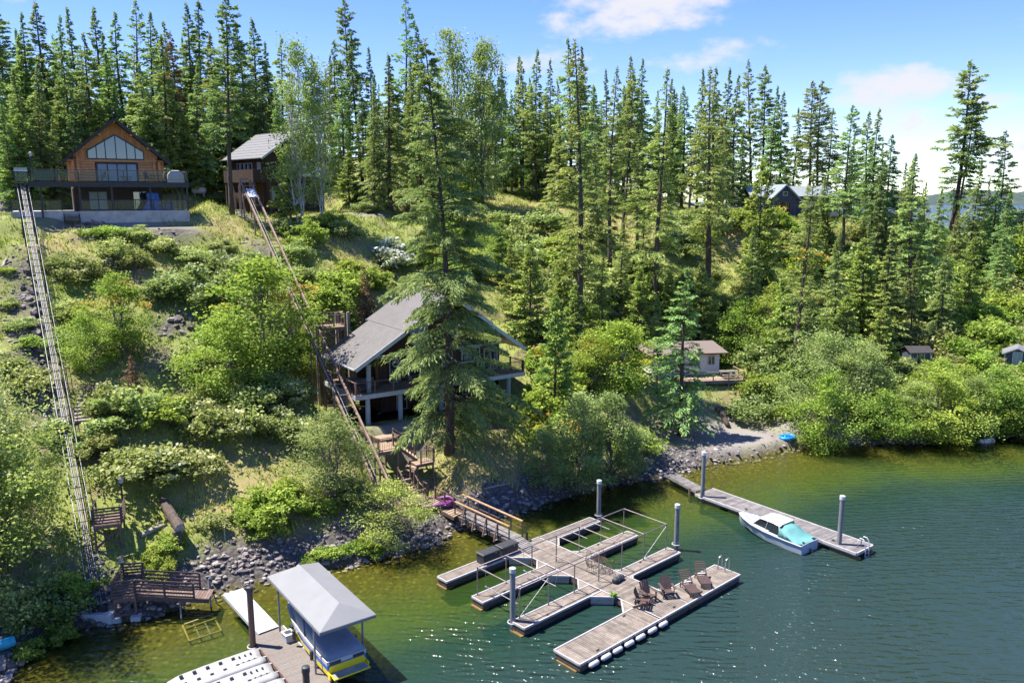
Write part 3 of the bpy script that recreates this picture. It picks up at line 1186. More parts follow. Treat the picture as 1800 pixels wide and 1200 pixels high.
sofa = inframe(lh, 'outdoor_sofa', 'brown cushioned outdoor sofa on the lake house deck corner', 'sofa', 1.6, 1.9, 2.6)
bx('base', M['dark_brown'], sofa, -.95, .95, -.4, .4, .02, .3)
for i in range(3):
    bx('seat_cushion', M['cushion'], sofa, -.92 + i * .62, -.33 + i * .62, -.38, .2, .3, .45)
    bx('back_cushion', M['cushion'], sofa, -.92 + i * .62, -.33 + i * .62, .2, .38, .45, .85)
for s in (-1, 1):
    bx('armrest', M['dark_brown'], sofa, s * .96 - .06, s * .96 + .06, -.4, .4, .02, .58)
ac = inframe(lh, 'outdoor_armchair', 'slatted brown armchair by the deck railing corner', 'chair', .75, .75, 2.6, .6)
bx('seat_cushion', M['cushion'], ac, -.32, .32, -.3, .3, .32, .46)
bx('backrest', M['dark_brown'], ac, -.35, .35, .3, .38, .0, .85)
for s in (-1, 1):
    bx('armrest', M['dark_brown'], ac, s * .38 - .05, s * .38 + .05, -.32, .32, 0, .6)
rg = inframe(lh, 'life_ring', 'white life ring hanging on the lake house wall', 'life ring', 4.75, 2.58, r_(9.3))
mb = MB()
mb.tube([(.3 * math.cos(a), 0, .3 * math.sin(a)) for a in np.linspace(0, 2 * math.pi, 17)], .07, 8, cap=False)
mb.build('ring', M['white_paint'], rg, True)
ck = inframe(lh, 'wall_clock', 'round pale clock on the lake house wall', 'clock', 5.55, 2.66, r_(9.2))
mb = MB()
mb.tube([(0, .05, 0), (0, -.04, 0)], .34, 20)
mb.build('case', M['wood_tan'], ck)
mb = MB()
mb.tube([(0, -.035, 0), (0, -.055, 0)], .29, 20)
mb.build('dial', M['cream_siding'], ck)
bar('hand', M['black_steel'], ck, (0, -.06, 0), (.05, -.06, .2), .02, .01)
bar('hand', M['black_steel'], ck, (0, -.06, 0), (.14, -.06, -.02), .02, .01)

# ------------------------------------------------------------------ the log cabin at the top of the grey tram
ZB = 21.2
lc = frame('log_cabin', 'orange log cabin with dark gable roof and black deck over terrace', 'house', LOG_O, A_LOG, ZB)
r_ = lambda z: z - ZB
# terrace and retaining wall
mb = MB()
for x0, x1 in ((-1.7, 2.35), (3.7, 13.2)):
    mb.box(x0, x1, -.1, .15, -2.2, r_(21.66))
mb.box(12.95, 13.2, .15, 6.5, -2.2, r_(21.66) - .003)
mb.build('retaining_wall', M['concrete'], lc)
for x in (5.8, 8.1, 10.4):
    bx('formwork_joint', M['concrete'], lc, x - .02, x + .02, -.115, -.09, -1.6, r_(21.6))
bx('terrace_floor', M['concrete'], lc, -1.7, 12.95, .15, 9.5, -.6, r_(21.6))
for i in range(5):
    bx('step', M['black_steel'], lc, 2.37, 3.68, -.75 + .22 * i, -.5 + .22 * i, -.55 + .17 * i, -.50 + .17 * i)
for x in (2.4, 3.65):
    bar('stair_stringer', M['black_steel'], lc, (x, -.75, -.62), (x, .35, .25), .05, .2)
# lower wall with glass doors
bx('lower_wall', M['brick_dark'], lc, 3.5, 11.3, 4.0, 4.2, r_(21.6), r_(24.0))
bx('lower_side_wall', M['brick_dark'], lc, 3.5, 3.7, 4.2, 11.5, r_(21.6), r_(24.0))
bx('lower_side_wall', M['brick_dark'], lc, 11.1, 11.3, 4.2, 11.5, r_(21.6), r_(24.0))
window(lc, 4.7, 6.4, 3.97, r_(21.65), r_(23.5), fm='frame_dark', gm='curtain', mull=2, name='sliding_door')
window(lc, 8.6, 9.9, 3.97, r_(21.65), r_(23.5), fm='frame_dark', gm='glass_dark', mull=2, name='sliding_door')
# deck
planks(lc, -.1, 13.3, .05, 3.5, r_(24.3), 'wood_brown', 'x', .3, .05, name='deck_board')
planks(lc, -.1, 3.3, 3.55, 8.0, r_(24.3), 'wood_brown', 'x', .3, .05, name='deck_board')
planks(lc, 11.5, 13.3, 3.55, 7.0, r_(24.3), 'wood_brown', 'x', .3, .05, name='deck_board')
bar('fascia', M['black_steel'], lc, (-.15, -.0, r_(24.06)), (13.35, .0, r_(24.06)), .08, .46)
bar('fascia', M['black_steel'], lc, (13.32, .05, r_(24.06)), (13.32, 7.0, r_(24.06)), .08, .46)
bar('fascia', M['black_steel'], lc, (-.12, .05, r_(24.06)), (-.12, 8.0, r_(24.06)), .08, .46)
for y in (1.2, 2.4):
    bar('joist', M['black_steel'], lc, (-.05, y, r_(24.0)), (13.2, y, r_(24.0)), .1, .28)
for x in (.73, 3.84, 6.5, 9.82, 13.12):
    bar('deck_post', M['black_steel'], lc, (x, .0 if x > 1 else -.12, r_(21.66) if x > 3 else -.6), (x, .0 if x > 1 else -.12, r_(23.83)), .16, .16)
for y in (3.4, 6.8):
    bar('deck_post', M['black_steel'], lc, (13.12, y, r_(21.4)), (13.12, y, r_(23.83)), .16, .16)


def glass_run(par, p, q, h, n, m='frame_dark', toe=.08, railm='wood_brown'):
    p, q = Vector(p), Vector(q)
    for i in range(n + 1):
        a = p + (q - p) * (i / n)
        bar('railing_post', M['black_steel'], par, a, a + Vector((0, 0, h)), .06, .06)
    bar('hand_rail', M[railm], par, p + Vector((0, 0, h)), q + Vector((0, 0, h)), .09, .06)
    d = (q - p) / n
    e = d.normalized() * .05
    for i in range(n):
        a, b = p + d * i + e, p + d * (i + 1) - e
        bar('glass_panel', M['glass_rail'], par, a + Vector((0, 0, h / 2 + .02)), b + Vector((0, 0, h / 2 + .02)), .012, h - 2 * toe)


glass_run(lc, (.1, .06, r_(24.3)), (13.25, .06, r_(24.3)), 1.08, 7)
glass_run(lc, (13.25, .12, r_(24.3)), (13.25, 6.9, r_(24.3)), 1.08, 3)
glass_run(lc, (.05, .12, r_(24.3)), (.05, 7.9, r_(24.3)), 1.08, 4)
glass_run(lc, (3.75, .06, r_(21.66)), (13.15, .06, r_(21.66)), 1.0, 6, railm='black_steel')
glass_run(lc, (-1.65, .06, r_(21.66)), (2.3, .06, r_(21.66)), 1.0, 3, railm='black_steel')
# log walls: each course a log
cw0, cw1, yf = 3.5, 11.3, 3.75
nl = 8
for i in range(nl):
    z = r_(24.42) + .13 + i * .262
    for a, b in ((cw0 - .35, 5.5), (9.3, cw1 + .35)) if z < r_(26.2) - .05 else ((cw0 - .35, cw1 + .35),):
        rod('log', M['log'], lc, (a, yf + .1, z), (b, yf + .1, z), .15, 10)
    zz = z + .13
    if i < nl - 1:
        for x in (cw0 + .1, cw1 - .1):
            rod('log', M['log'], lc, (x, yf - .35, zz), (x, 11.6, zz), .15, 10)
for x in (4.05, 10.75):
    for i in range(9):
        rod('log_end', M['log'], lc, (x, yf - .28, r_(24.45) + .12 + i * .262), (x, yf + .1, r_(24.45) + .12 + i * .262), .15, 10)
pk = (7.4, r_(30.3))
ex0, ex1, ez = 2.7, 12.1, r_(26.2)
zr = lambda x: ez + (pk[1] - ez) * ((x - ex0) / (pk[0] - ex0) if x < pk[0] else (ex1 - x) / (ex1 - pk[0])) - .16
boards_wall(lc, cw0 + .2, cw1 - .2, yf + .05, zr, r_(26.5), 'plank_log', .24, .06, 'gable_board')
# trapezoid window of six panes with frames
wx = [4.95, 5.72, 6.5, 7.42, 8.36, 9.12, 9.85]
wz = lambda x: r_(27.3) + (r_(28.85) - r_(27.3)) * (1 - abs(x - 7.4) / 2.45)
gw = MB()
zb0 = r_(26.55)
for i, x in enumerate(wx):
    gw.beam((x, yf - .03, zb0), (x, yf - .03, wz(x)), .08, .09)
gw.beam((wx[0], yf - .032, zb0), (wx[-1], yf - .032, zb0), .09, .1)
gw.beam((wx[0], yf - .034, wz(wx[0])), (7.42, yf - .034, wz(7.42)), .09, .1)
gw.beam((7.42, yf - .034, wz(7.42)), (wx[-1], yf - .034, wz(wx[-1])), .09, .1)
gwo = gw.build('gable_window', M['frame_dark'], lc)
for a, b in zip(wx[:-1], wx[1:]):
    mb = MB()
    mb.prism([(a + .03, yf - .01, zb0 + .04), (b - .03, yf - .01, zb0 + .04), (b - .03, yf - .01, wz(b) - .04), (a + .03, yf - .01, wz(a) - .04)], (0, .012, 0))
    mb.build('pane', M['glass_sky'], gwo)
# glass doors
window(lc, 5.57, 9.24, yf - .02, r_(24.32), r_(26.2), fm='frame_dark', gm='curtain', mull=4, w=.14, name='patio_door')
bx('interior_backing', M['frame_dark'], lc, cw0 + .3, cw1 - .3, yf + .5, yf + .6, r_(24.3), r_(26.5))
# roof
for xa in (ex0, ex1):
    slab(lc, 'roof_panel', [(xa, 2.35, ez), (pk[0], 2.35, pk[1] + .0), (pk[0], 12.2, pk[1]), (xa, 12.2, ez)], .16, 'roof_dark')
    bar('rake_board', M['roof_dark'], lc, (xa, 2.32, ez - .08), (pk[0], 2.32, pk[1] - .08), .05, .26)
for x in (4.6, 6.0, 7.4, 8.8, 10.2):
    rod('purlin', M['log'], lc, (x, 2.5, zr(x) - .12), (x, yf + .2, zr(x) - .12), .13, 10)
lc_ = lambda x, y, z: lc.matrix_basis @ Vector((x, y, z))
# deck furniture and stores
for i, (x, y, ro) in enumerate([(4.0, 1.6, 2.2), (5.9, 1.2, -.9), (9.9, 1.4, .6), (10.9, 1.1, -1.4), (11.5, 1.9, 3.0)]):
    c = inframe(lc, 'patio_chair', 'bronze sling chair on the log cabin deck', 'chair', x, y, r_(24.3), ro, 'sling chairs on the log cabin deck')
    bx('seat', M['iron'], c, -.26, .26, -.26, .26, .40, .44)
    bar('backrest', M['iron'], c, (0, .26, .44), (0, .42, .98), .5, .04)
    for a in (-.25, .25):
        for b in (-.24, .26):
            rod('leg', M['iron'], c, (a, b, 0), (a, b, .42), .018, 6)
        bar('armrest', M['iron'], c, (a, -.26, .64), (a, .32, .64), .05, .03)
for (x, y, lab) in ((10.5, 1.7, 'small round bronze table among the sling chairs'), (7.9, 1.0, 'low dark fire table on the log cabin deck')):
    c = inframe(lc, 'patio_table', lab, 'table', x, y, r_(24.3))
    mb = MB()
    hh = .7 if 'round' in lab else .5
    mb.tube([(0, 0, hh), (0, 0, hh + .04)], .55, 20)
    mb.build('table_top', M['iron'], c)
    for k in range(4):
        rod('leg', M['iron'], c, (.4 * math.cos(k * 1.57), .4 * math.sin(k * 1.57), 0), (.3 * math.cos(k * 1.57), .3 * math.sin(k * 1.57), hh), .025, 6)
c = inframe(lc, 'covered_grill', 'barbecue under a pale grey cover at the log cabin deck end', 'grill', 12.3, 1.2, r_(24.3))
mb = MB()
mb.loft([[(sx * .75, sy * .42, 0) for sx, sy in ((-1, -1), (1, -1), (1, 1), (-1, 1))], [(sx * .72, sy * .4, .75) for sx, sy in ((-1, -1), (1, -1), (1, 1), (-1, 1))], [(sx * .42, sy * .3, 1.1) for sx, sy in ((-1, -1), (1, -1), (1, 1), (-1, 1))], [(sx * .3, sy * .15, 1.18) for sx, sy in ((-1, -1), (1, -1), (1, 1), (-1, 1))]])
mb.build('cover', M['white_paint'], c)
bx('tie_band', M['cover_grey'], c, -.76, .76, -.44, .44, .3, .34)
c = inframe(lc, 'deck_screen', 'dark green fabric privacy screen on the deck by the tram', 'screen', 1.3, .5, r_(24.3))
mb = MB()
mb.beam((-.9, 0, .52), (.9, 0, .52), .02, .9)
mb.build('fabric', mat('green_fabric', (.03, .075, .05), .9, .2, 4), c)
for x in (-.9, .9):
    rod('post', M['black_steel'], c, (x, 0, 0), (x, 0, 1.0), .03, 8)
c = inframe(lc, 'gas_bottle', 'slim red orange cylinder standing on the log cabin deck', 'cylinder', 2.3, .5, r_(24.3))
mb = MB()
mb.tube([(0, 0, 0), (0, 0, .42), (0, 0, .5), (0, 0, .55)], [.1, .1, .05, .04], 12)
mb.build('body', M['orange'], c, True)
rod('valve', M['steel'], c, (0, 0, .55), (0, 0, .62), .025, 8)
c = inframe(lc, 'tarp_heap', 'crumpled bright blue tarp over a tall stack on the terrace', 'tarp', 10.1, 1.1, r_(21.6))
rt = np.random.default_rng(2)
rings = []
for k, (zz, sx, sy) in enumerate([(0, 1.0, .7), (.5, .8, .55), (1.0, .55, .42), (1.65, .5, .36), (1.75, .3, .2)]):
    rings.append([(sx * math.cos(a) * (1 + .18 * math.sin(3 * a + k)) * rt.uniform(.85, 1.12), sy * math.sin(a) * rt.uniform(.85, 1.12), zz + (rt.uniform(-.05, .05) if k else 0)) for a in np.linspace(0, 2 * math.pi, 15)[:-1]])
mb = MB()
mb.loft(rings)
mb.build('tarp', M['blue_tarp'], c)
bar('rope', M['cable'], c, (-.75, -.62, .7), (.75, -.62, .75), .02, .02)
c = inframe(lc, 'storage_bin', 'dark blue plastic bin beside the blue tarp', 'bin', 11.5, .7, r_(21.6))
mb = MB()
mb.loft([[(sx * a, sy * b, z) for sx, sy in ((-1, -1), (1, -1), (1, 1), (-1, 1))] for z, a, b in ((0, .32, .3), (.75, .4, .36))])
mb.build('body', mat('bin_blue', (.02, .06, .22), .6, .1), c)
bx('lid', M['black_plastic'], c, -.42, .42, -.38, .38, .75, .81)
# lamp post on the tram landing


def lantern(o, name, label, h=3.0, group=None):
    t = thing(name, label, 'lamp', o, 0, group)
    rod('post', M['black_steel'], t, (0, 0, 0), (0, 0, h), .055, 8)
    bx('bracket', M['black_steel'], t, -.09, .09, -.09, .09, h, h + .05)
    mb = MB()
    mb.loft([[(.11 * math.cos(a), .11 * math.sin(a), h + .05) for a in np.linspace(0, 6.283, 9)[:-1]], [(.16 * math.cos(a), .16 * math.sin(a), h + .34) for a in np.linspace(0, 6.283, 9)[:-1]]])
    mb.build('lamp_glass', M['white_paint'], t)
    mb = MB()
    mb.loft([[(.2 * math.cos(a), .2 * math.sin(a), h + .34) for a in np.linspace(0, 6.283, 9)[:-1]], [(.03 * math.cos(a), .03 * math.sin(a), h + .46) for a in np.linspace(0, 6.283, 9)[:-1]]])
    mb.build('lamp_cap', M['black_steel'], t)
    return t


lantern(lc_(.25, 1.0, r_(24.3)), 'lamp_post', 'black lantern post on the log cabin deck by the tram', 2.2)
# propane tank on the lawn
p = hit(350, 346)
pt = thing('propane_tank', 'white propane tank on the lawn beside the log cabin', 'tank', p, .5)
mb = MB()
mb.tube([(-.85, 0, .75), (-.75, 0, .75), (-.55, 0, .75), (.55, 0, .75), (.75, 0, .75), (.85, 0, .75)], [.12, .33, .42, .42, .33, .12], 14)
mb.build('body', M['propane'], pt, True)
rod('dome', M['propane'], pt, (0, 0, 1.1), (0, 0, 1.3), .16, 10)
for s in (-.5, .5):
    bx('leg', M['concrete'], pt, s - .1, s + .1, -.3, .3, 0, .4)

# ------------------------------------------------------------------ the dark house at the top of the brown tram
ZB = 20.8
dh = frame('dark_house', 'weathered dark timber house with grey shingle roof behind birches', 'house', TWO_O, A_TWO, ZB)
r_ = lambda z: z - ZB
RZ, EZ, RX, WD = r_(30.2), r_(27.2), 4.3, 8.6
zr2 = lambda x: EZ + (RZ - EZ) * (1 - abs(x - RX) / RX) - .2
bx('foundation', M['concrete'], dh, .5, 8.1, .9, 8.6, -1.5, .1)
boards_wall(dh, .5, 8.1, .9, zr2, .1, 'siding', .3, name='siding_board')
boards_wall(dh, .95, 8.6, .45, lambda y: zr2(.5), .1, 'siding', .3, name='siding_board', axis='y')
boards_wall(dh, .95, 8.6, 8.1, lambda y: zr2(8.1), .1, 'siding', .3, name='siding_board', axis='y')
mb = MB()
mb.prism([(.5, 8.6, 0), (8.1, 8.6, 0), (8.1, 8.6, zr2(8.1)), (RX, 8.6, zr2(RX)), (.5, 8.6, zr2(.5))], (0, .1, 0))
mb.build('back_wall', M['siding'], dh)
for xa in (-.2, 8.8):
    ze = EZ - .1
    for i in range(9):
        a, b = i / 9, (i + 1) / 9 + .012
        x0, z0, x1, z1 = xa + (RX - xa) * a, ze + (RZ - ze) * a, xa + (RX - xa) * b, ze + (RZ - ze) * b
        slab(dh, 'shingle_course', [(x0, -.1, z0 + .03), (x1, -.1, z1), (x1, 9.3, z1), (x0, 9.3, z0 + .03)], .06, 'shingle_grey')
    bar('rake_board', M['white_paint'], dh, (xa, -.13, ze - .1), (RX, -.13, RZ - .1), .05, .22)
    bar('rake_board', M['roof_dark'], dh, (xa, 9.33, ze - .1), (RX, 9.33, RZ - .1), .05, .22)
bar('porch_edge', M['roof_pale'], dh, (-.25, -.05, EZ - .12), (-.25, 9.2, EZ - .12), .5, .08)
# porch windows along the side, door and balcony
for i in range(4):
    window(dh, 3.2 + i * .95, 3.9 + i * .95, .42, r_(25.4), r_(26.7), axis='y', gm='glass_dark')
window(dh, 1.3, 2.0, .42, r_(24.8), r_(26.7), axis='y', name='door', gm='curtain')
window(dh, 1.2, 1.7, .87, r_(22.6), r_(23.9), gm='curtain')
window(dh, 3.3, 4.7, .87, r_(25.2), r_(26.5), mull=2)
window(dh, 5.2, 6.6, .87, r_(25.2), r_(26.5), mull=2)
window(dh, 6.9, 7.8, .87, r_(25.2), r_(26.4))
bx('balcony_floor', M['wood_brown'], dh, -1.35, .75, -.4, 6.5, r_(24.55), r_(24.7))
boards_wall(dh, -1.35, .75, -.45, lambda x: r_(25.85), r_(24.5), 'siding', .22, .05, 'balcony_board')
boards_wall(dh, -.38, 6.5, -1.4, lambda x: r_(25.85), r_(24.5), 'siding', .22, .05, 'balcony_board', axis='y')
for (x, y) in ((-1.25, -.3), (.6, -.3), (-1.25, 3.2), (-1.25, 6.3)):
    bar('balcony_post', M['dark_brown'], dh, (x, y, -1.2), (x, y, r_(24.55)), .16, .16)
rod('wall_lamp', M['white_paint'], dh, (1.0, .8, r_(26.6)), (1.0, .55, r_(26.5)), .1, 8)
c = inframe(dh, 'electric_meter_box', 'grey metal box on a block at the pine trunk foot', 'box', -2.2, 1.2, -.3)
bx('body', M['concrete'], c, -.35, .35, -.3, .3, -.4, 1.0)
bx('lid', M['grey_steel'], c, -.38, .38, -.33, .33, 1.0, 1.06)

# ------------------------------------------------------------------ cream cottage above the beach
ZB = 4.2
ct = thing('cottage', 'small cream cottage with reddish roof and wooden deck above the beach', 'house', (COT_O.x, COT_O.y, ZB), math.radians(8))
# local: origin at front right corner, x to the left is negative
for i in range(10):
    z = .3 + i * .24
    bx('siding_board', M['cream_siding'], ct, -7.2, 0, -.03 - .012 * (i % 2), .06, z, z + .235)
    bx('siding_board', M['cream_siding'], ct, -.06, .03 + .012 * (i % 2), .065, 4.5, z, z + .235)
bx('foundation', M['concrete'], ct, -7.1, -.1, .1, 4.4, -.6, .3)
bx('back_wall', M['cream_siding'], ct, -7.2, 0, 4.5, 4.6, .3, 2.7)
bx('end_wall', M['cream_siding'], ct, -7.25, -7.15, .07, 4.5, .3, 2.7)
window(ct, -1.3, -.5, -.045, 1.3, 2.3, mull=2)
window(ct, -3.3, -2.1, -.045, 1.2, 2.3, mull=2)
window(ct, -4.6, -3.8, -.045, .35, 2.3, name='door')
window(ct, -6.6, -5.4, -.045, 1.2, 2.3, mull=2)
slab(ct, 'roof_panel', [(-7.9, -.7, 2.72), (.7, -.7, 2.72), (.1, 2.3, 3.5), (-7.3, 2.3, 3.5)], .12, 'shingle_red')
slab(ct, 'roof_panel', [(-7.9, 5.2, 2.72), (.7, 5.2, 2.72), (.1, 2.3, 3.5), (-7.3, 2.3, 3.5)], .12, 'shingle_red')
mb = MB()
mb.prism([(.7, -.7, 2.70), (.7, 5.2, 2.70), (.1, 2.3, 3.49)], (.05, 0, -.03))
mb.prism([(-7.9, -.7, 2.70), (-7.9, 5.2, 2.70), (-7.3, 2.3, 3.49)], (-.05, 0, -.03))
mb.build('hip_end', M['shingle_red'], ct)
bar('fascia', M['siding_warm'], ct, (-7.9, -.72, 2.64), (.72, -.72, 2.64), .05, .14)
planks(ct, -5.0, 1.6, -2.9, -.1, .28, 'wood_tan', 'x', .28, .06, name='deck_board')
bx('deck_frame', M['deck_grey'], ct, -4.95, 1.55, -2.85, -.15, .02, .2)
bar('fascia', M['deck_grey'], ct, (-5.0, -2.93, .1), (1.65, -2.93, .1), .05, .3)
bar('fascia', M['deck_grey'], ct, (1.65, -2.9, .1), (1.65, -.1, .1), .05, .3)
railing(ct, (-5, -2.8, .28), (1.55, -2.8, .28), .85, 'wood_tan', 1.7, False)
railing(ct, (1.55, -2.7, .28), (1.55, -.2, .28), .85, 'wood_tan', 1.3, False)
for x in (-4.8, -2.5, 0, 1.4):
    bar('deck_post', M['deck_grey'], ct, (x, -2.7, -1.6), (x, -2.7, .02), .14, .14)
tb = thing('picnic_table', 'weathered picnic table on the cottage deck', 'table', ct.matrix_basis @ Vector((.3, -1.7, .28)), math.radians(8))
for i in range(4):
    bx('table_board', M['deck_grey'], tb, -.9, .9, -.36 + i * .18, -.2 + i * .18, .70, .74)
for s in (-1, 1):
    bx('bench', M['deck_grey'], tb, -.9, .9, s * .7 - .13, s * .7 + .13, .42, .46)
    for e in (-.6, .6):
        bar('leg', M['deck_grey'], tb, (e, s * .55, 0), (e, s * .2, .7), .08, .05)
for e in (-.6, .6):
    bar('crossbar', M['deck_grey'], tb, (e, -.8, .4), (e, .8, .4), .05, .08)
p = hit(1338, 650)
ob = thing('orange_barrel', 'bright orange barrel on the dirt behind the cottage', 'barrel', p)
mb = MB()
mb.tube([(0, 0, 0), (0, 0, .3), (0, 0, .6), (0, 0, .95)], [.3, .34, .34, .3], 14)
mb.build('body', M['orange'], ob, True)
for z in (.3, .6):
    mb = MB()
    mb.tube([(0, 0, z - .02), (0, 0, z + .02)], .355, 14)
    mb.build('hoop', M['orange'], ob)

# ------------------------------------------------------------------ blue-grey house on the ridge
ZB = UP_O.z - .4
uh = thing('ridge_house', 'blue-grey board house with pale metal roof on the ridge', 'house', (UP_O.x, UP_O.y, ZB), math.radians(4))
uz = lambda x: 3.0
boards_wall(uh, -3.6, 8.4, 2.2, uz, 0, 'slate_blue', .4, .06, 'siding_board')
boards_wall(uh, 2.2, 7.5, -3.65, uz, 0, 'slate_blue', .4, .06, 'siding_board', axis='y')
boards_wall(uh, 2.2, 7.5, 8.4, uz, 0, 'slate_blue', .4, .06, 'siding_board', axis='y')
bx('back_wall', M['slate_blue'], uh, -3.6, 8.4, 7.5, 7.6, 0, 3)
slab(uh, 'roof_panel', [(-4.0, 1.9, 2.95), (8.8, 1.9, 2.95), (8.8, 4.9, 4.4), (-4.0, 4.9, 4.4)], .1, 'roof_pale')
slab(uh, 'roof_panel', [(-4.0, 8.0, 2.95), (8.8, 8.0, 2.95), (8.8, 4.9, 4.4), (-4.0, 4.9, 4.4)], .1, 'roof_pale')
gz2 = lambda x: 2.5 + 2.05 * (1 - abs(x - .6) / 2.2)
boards_wall(uh, -1.1, 2.3, .9, gz2, 0, 'slate_blue', .34, .06, 'siding_board')
boards_wall(uh, .95, 2.2, -1.15, lambda y: 2.8, 0, 'slate_blue', .34, .06, 'siding_board', axis='y')
boards_wall(uh, .95, 2.2, 2.3, lambda y: 2.8, 0, 'slate_blue', .34, .06, 'siding_board', axis='y')
for xa in (-1.7, 2.9):
    slab(uh, 'porch_roof', [(xa, .4, 2.45), (.6, .4, 4.62), (.6, 5.0, 4.62), (xa, 5.0, 2.45)], .1, 'roof_pale')
    bar('rake_board', M['white_paint'], uh, (xa, .37, 2.38), (.6, .37, 4.55), .05, .16)
window(uh, -3.2, -1.9, 2.17, 1.0, 2.3, mull=2, cross=1)
window(uh, .25, 1.0, .87, 3.0, 3.6)
window(uh, -.5, 1.5, .87, .05, 2.2, fm='siding_warm', mull=2, name='door')
window(uh, 4.2, 6.2, 2.17, .9, 2.2, mull=2)
window(uh, 6.9, 8.0, 2.17, 1.0, 2.2)
planks(uh, -4.2, 9.4, -1.2, 2.1, 0, 'wood_brown', 'x', .3, .06, name='deck_board')
bx('deck_frame', M['dark_brown'], uh, -4.1, 9.3, -1.1, 2.0, -.3, -.07)
for x in (-4, -1, 2, 5, 8, 9.2):
    bar('deck_post', M['dark_brown'], uh, (x, -1.0, -3.0), (x, -1.0, -.3), .15, .15)
railing(uh, (3.4, -1.1, 0), (9.3, -1.1, 0), 1.0, 'dark_brown', 1.5)
railing(uh, (-4.1, -1.1, 0), (-.6, -1.1, 0), 1.0, 'dark_brown', 1.5)


def adirondack(loc, rot, label, m='brown_plastic', group=None, name='adirondack_chair'):
    t = thing(name, label, 'chair', loc, rot, group)
    mm = M[m]
    # faces -y; seat slopes down to the back
    for i in range(5):
        y = -.30 + i * .115
        z = .40 - (y + .30) * .22
        bar('seat_slat', mm, t, (-.29, y, z), (.29, y, z), .10, .025)
    for i in range(5):
        x = -.24 + i * .12
        h = 1.05 - .9 * x * x
        bar('back_slat', mm, t, (x, .20, .26), (x * 1.08, .50, h), .11, .022)
    bar('back_brace', mm, t, (-.3, .36, .60), (.3, .36, .60), .04, .09)
    for s in (-1, 1):
        bar('arm', mm, t, (s * .36, -.36, .60), (s * .36, .46, .60), .14, .03)
        bar('front_leg', mm, t, (s * .31, -.28, 0), (s * .31, -.28, .59), .03, .12)
        bar('rear_leg', mm, t, (s * .29, -.30, .37), (s * .29, .52, .03), .03, .12)
        bar('arm_post', mm, t, (s * .33, .36, .25), (s * .33, .36, .6), .03, .08)
    return t


adirondack(uh.matrix_basis @ Vector((-1.2, -.4, 0)), 2.0, 'turquoise slatted chair on the ridge house deck', 'teal_paint')
# covered pickup beside it
p = PY(1290, 360, 118)
cp = thing('pickup_truck', 'dark pickup truck parked beside the ridge house', 'truck', (p.x, p.y, gz(p.x, p.y)), .25)
mb = MB()
prof = [(-2.6, .35), (-2.6, .95), (-1.0, 1.05), (-.9, 1.05), (-.35, 1.75), (1.1, 1.75), (1.45, 1.1), (2.6, 1.0), (2.65, .35)]
mb.prism([(x, -.9, z) for x, z in prof], (0, 1.8, 0))
mb.build('body', M['car_dark'], cp)
for s in (-.905, .905):
    mb = MB()
    mb.prism([(-.72, s, 1.1), (-.25, s, 1.62), (.95, s, 1.62), (1.2, s, 1.12)], (0, .012 if s > 0 else -.012, 0))
    mb.build('side_window', M['glass_sky'], cp)
slab(cp, 'windscreen', [(1.13, -.75, 1.74), (1.13, .75, 1.74), (1.46, .75, 1.15), (1.46, -.75, 1.15)], .02, 'glass_sky')
for x in (-1.7, 1.75):
    for s in (-.85, .85):
        mb = MB()
        mb.tube([(x, s - .12, .36), (x, s + .12, .36)], .36, 16)
        w = mb.build('wheel', M['black_plastic'], cp)
        mb = MB()
        mb.tube([(x, s - .125, .36), (x, s + .125, .36)], .2, 12)
        mb.build('rim', M['steel'], w)
for s in (-.6, .6):
    bx('headlight', M['white_paint'], cp, 2.6, 2.66, s - .18, s + .18, .7, .88)
p = PY(1462, 362, 119)
cr_ = thing('parked_car', 'silver car parked past the ridge house deck', 'car', (p.x, p.y, gz(p.x, p.y)), 2.9)
mb = MB()
prof = [(-2.1, .3), (-2.15, .85), (-1.5, .95), (-.9, 1.42), (.6, 1.42), (1.2, .95), (2.05, .8), (2.1, .3)]
mb.prism([(x, -.85, z) for x, z in prof], (0, 1.7, 0))
mb.build('body', M['car_silver'], cr_)
for s in (-.855, .855):
    mb = MB()
    mb.prism([(-1.25, s, .97), (-.82, s, 1.34), (.52, s, 1.34), (.98, s, .97)], (0, .012 if s > 0 else -.012, 0))
    mb.build('side_window', M['glass_dark'], cr_)
for x in (-1.35, 1.35):
    for s in (-.8, .8):
        mb = MB()
        mb.tube([(x, s - .1, .31), (x, s + .1, .31)], .31, 14)
        mb.build('wheel', M['black_plastic'], cr_)

# ------------------------------------------------------------------ two garden sheds by the water


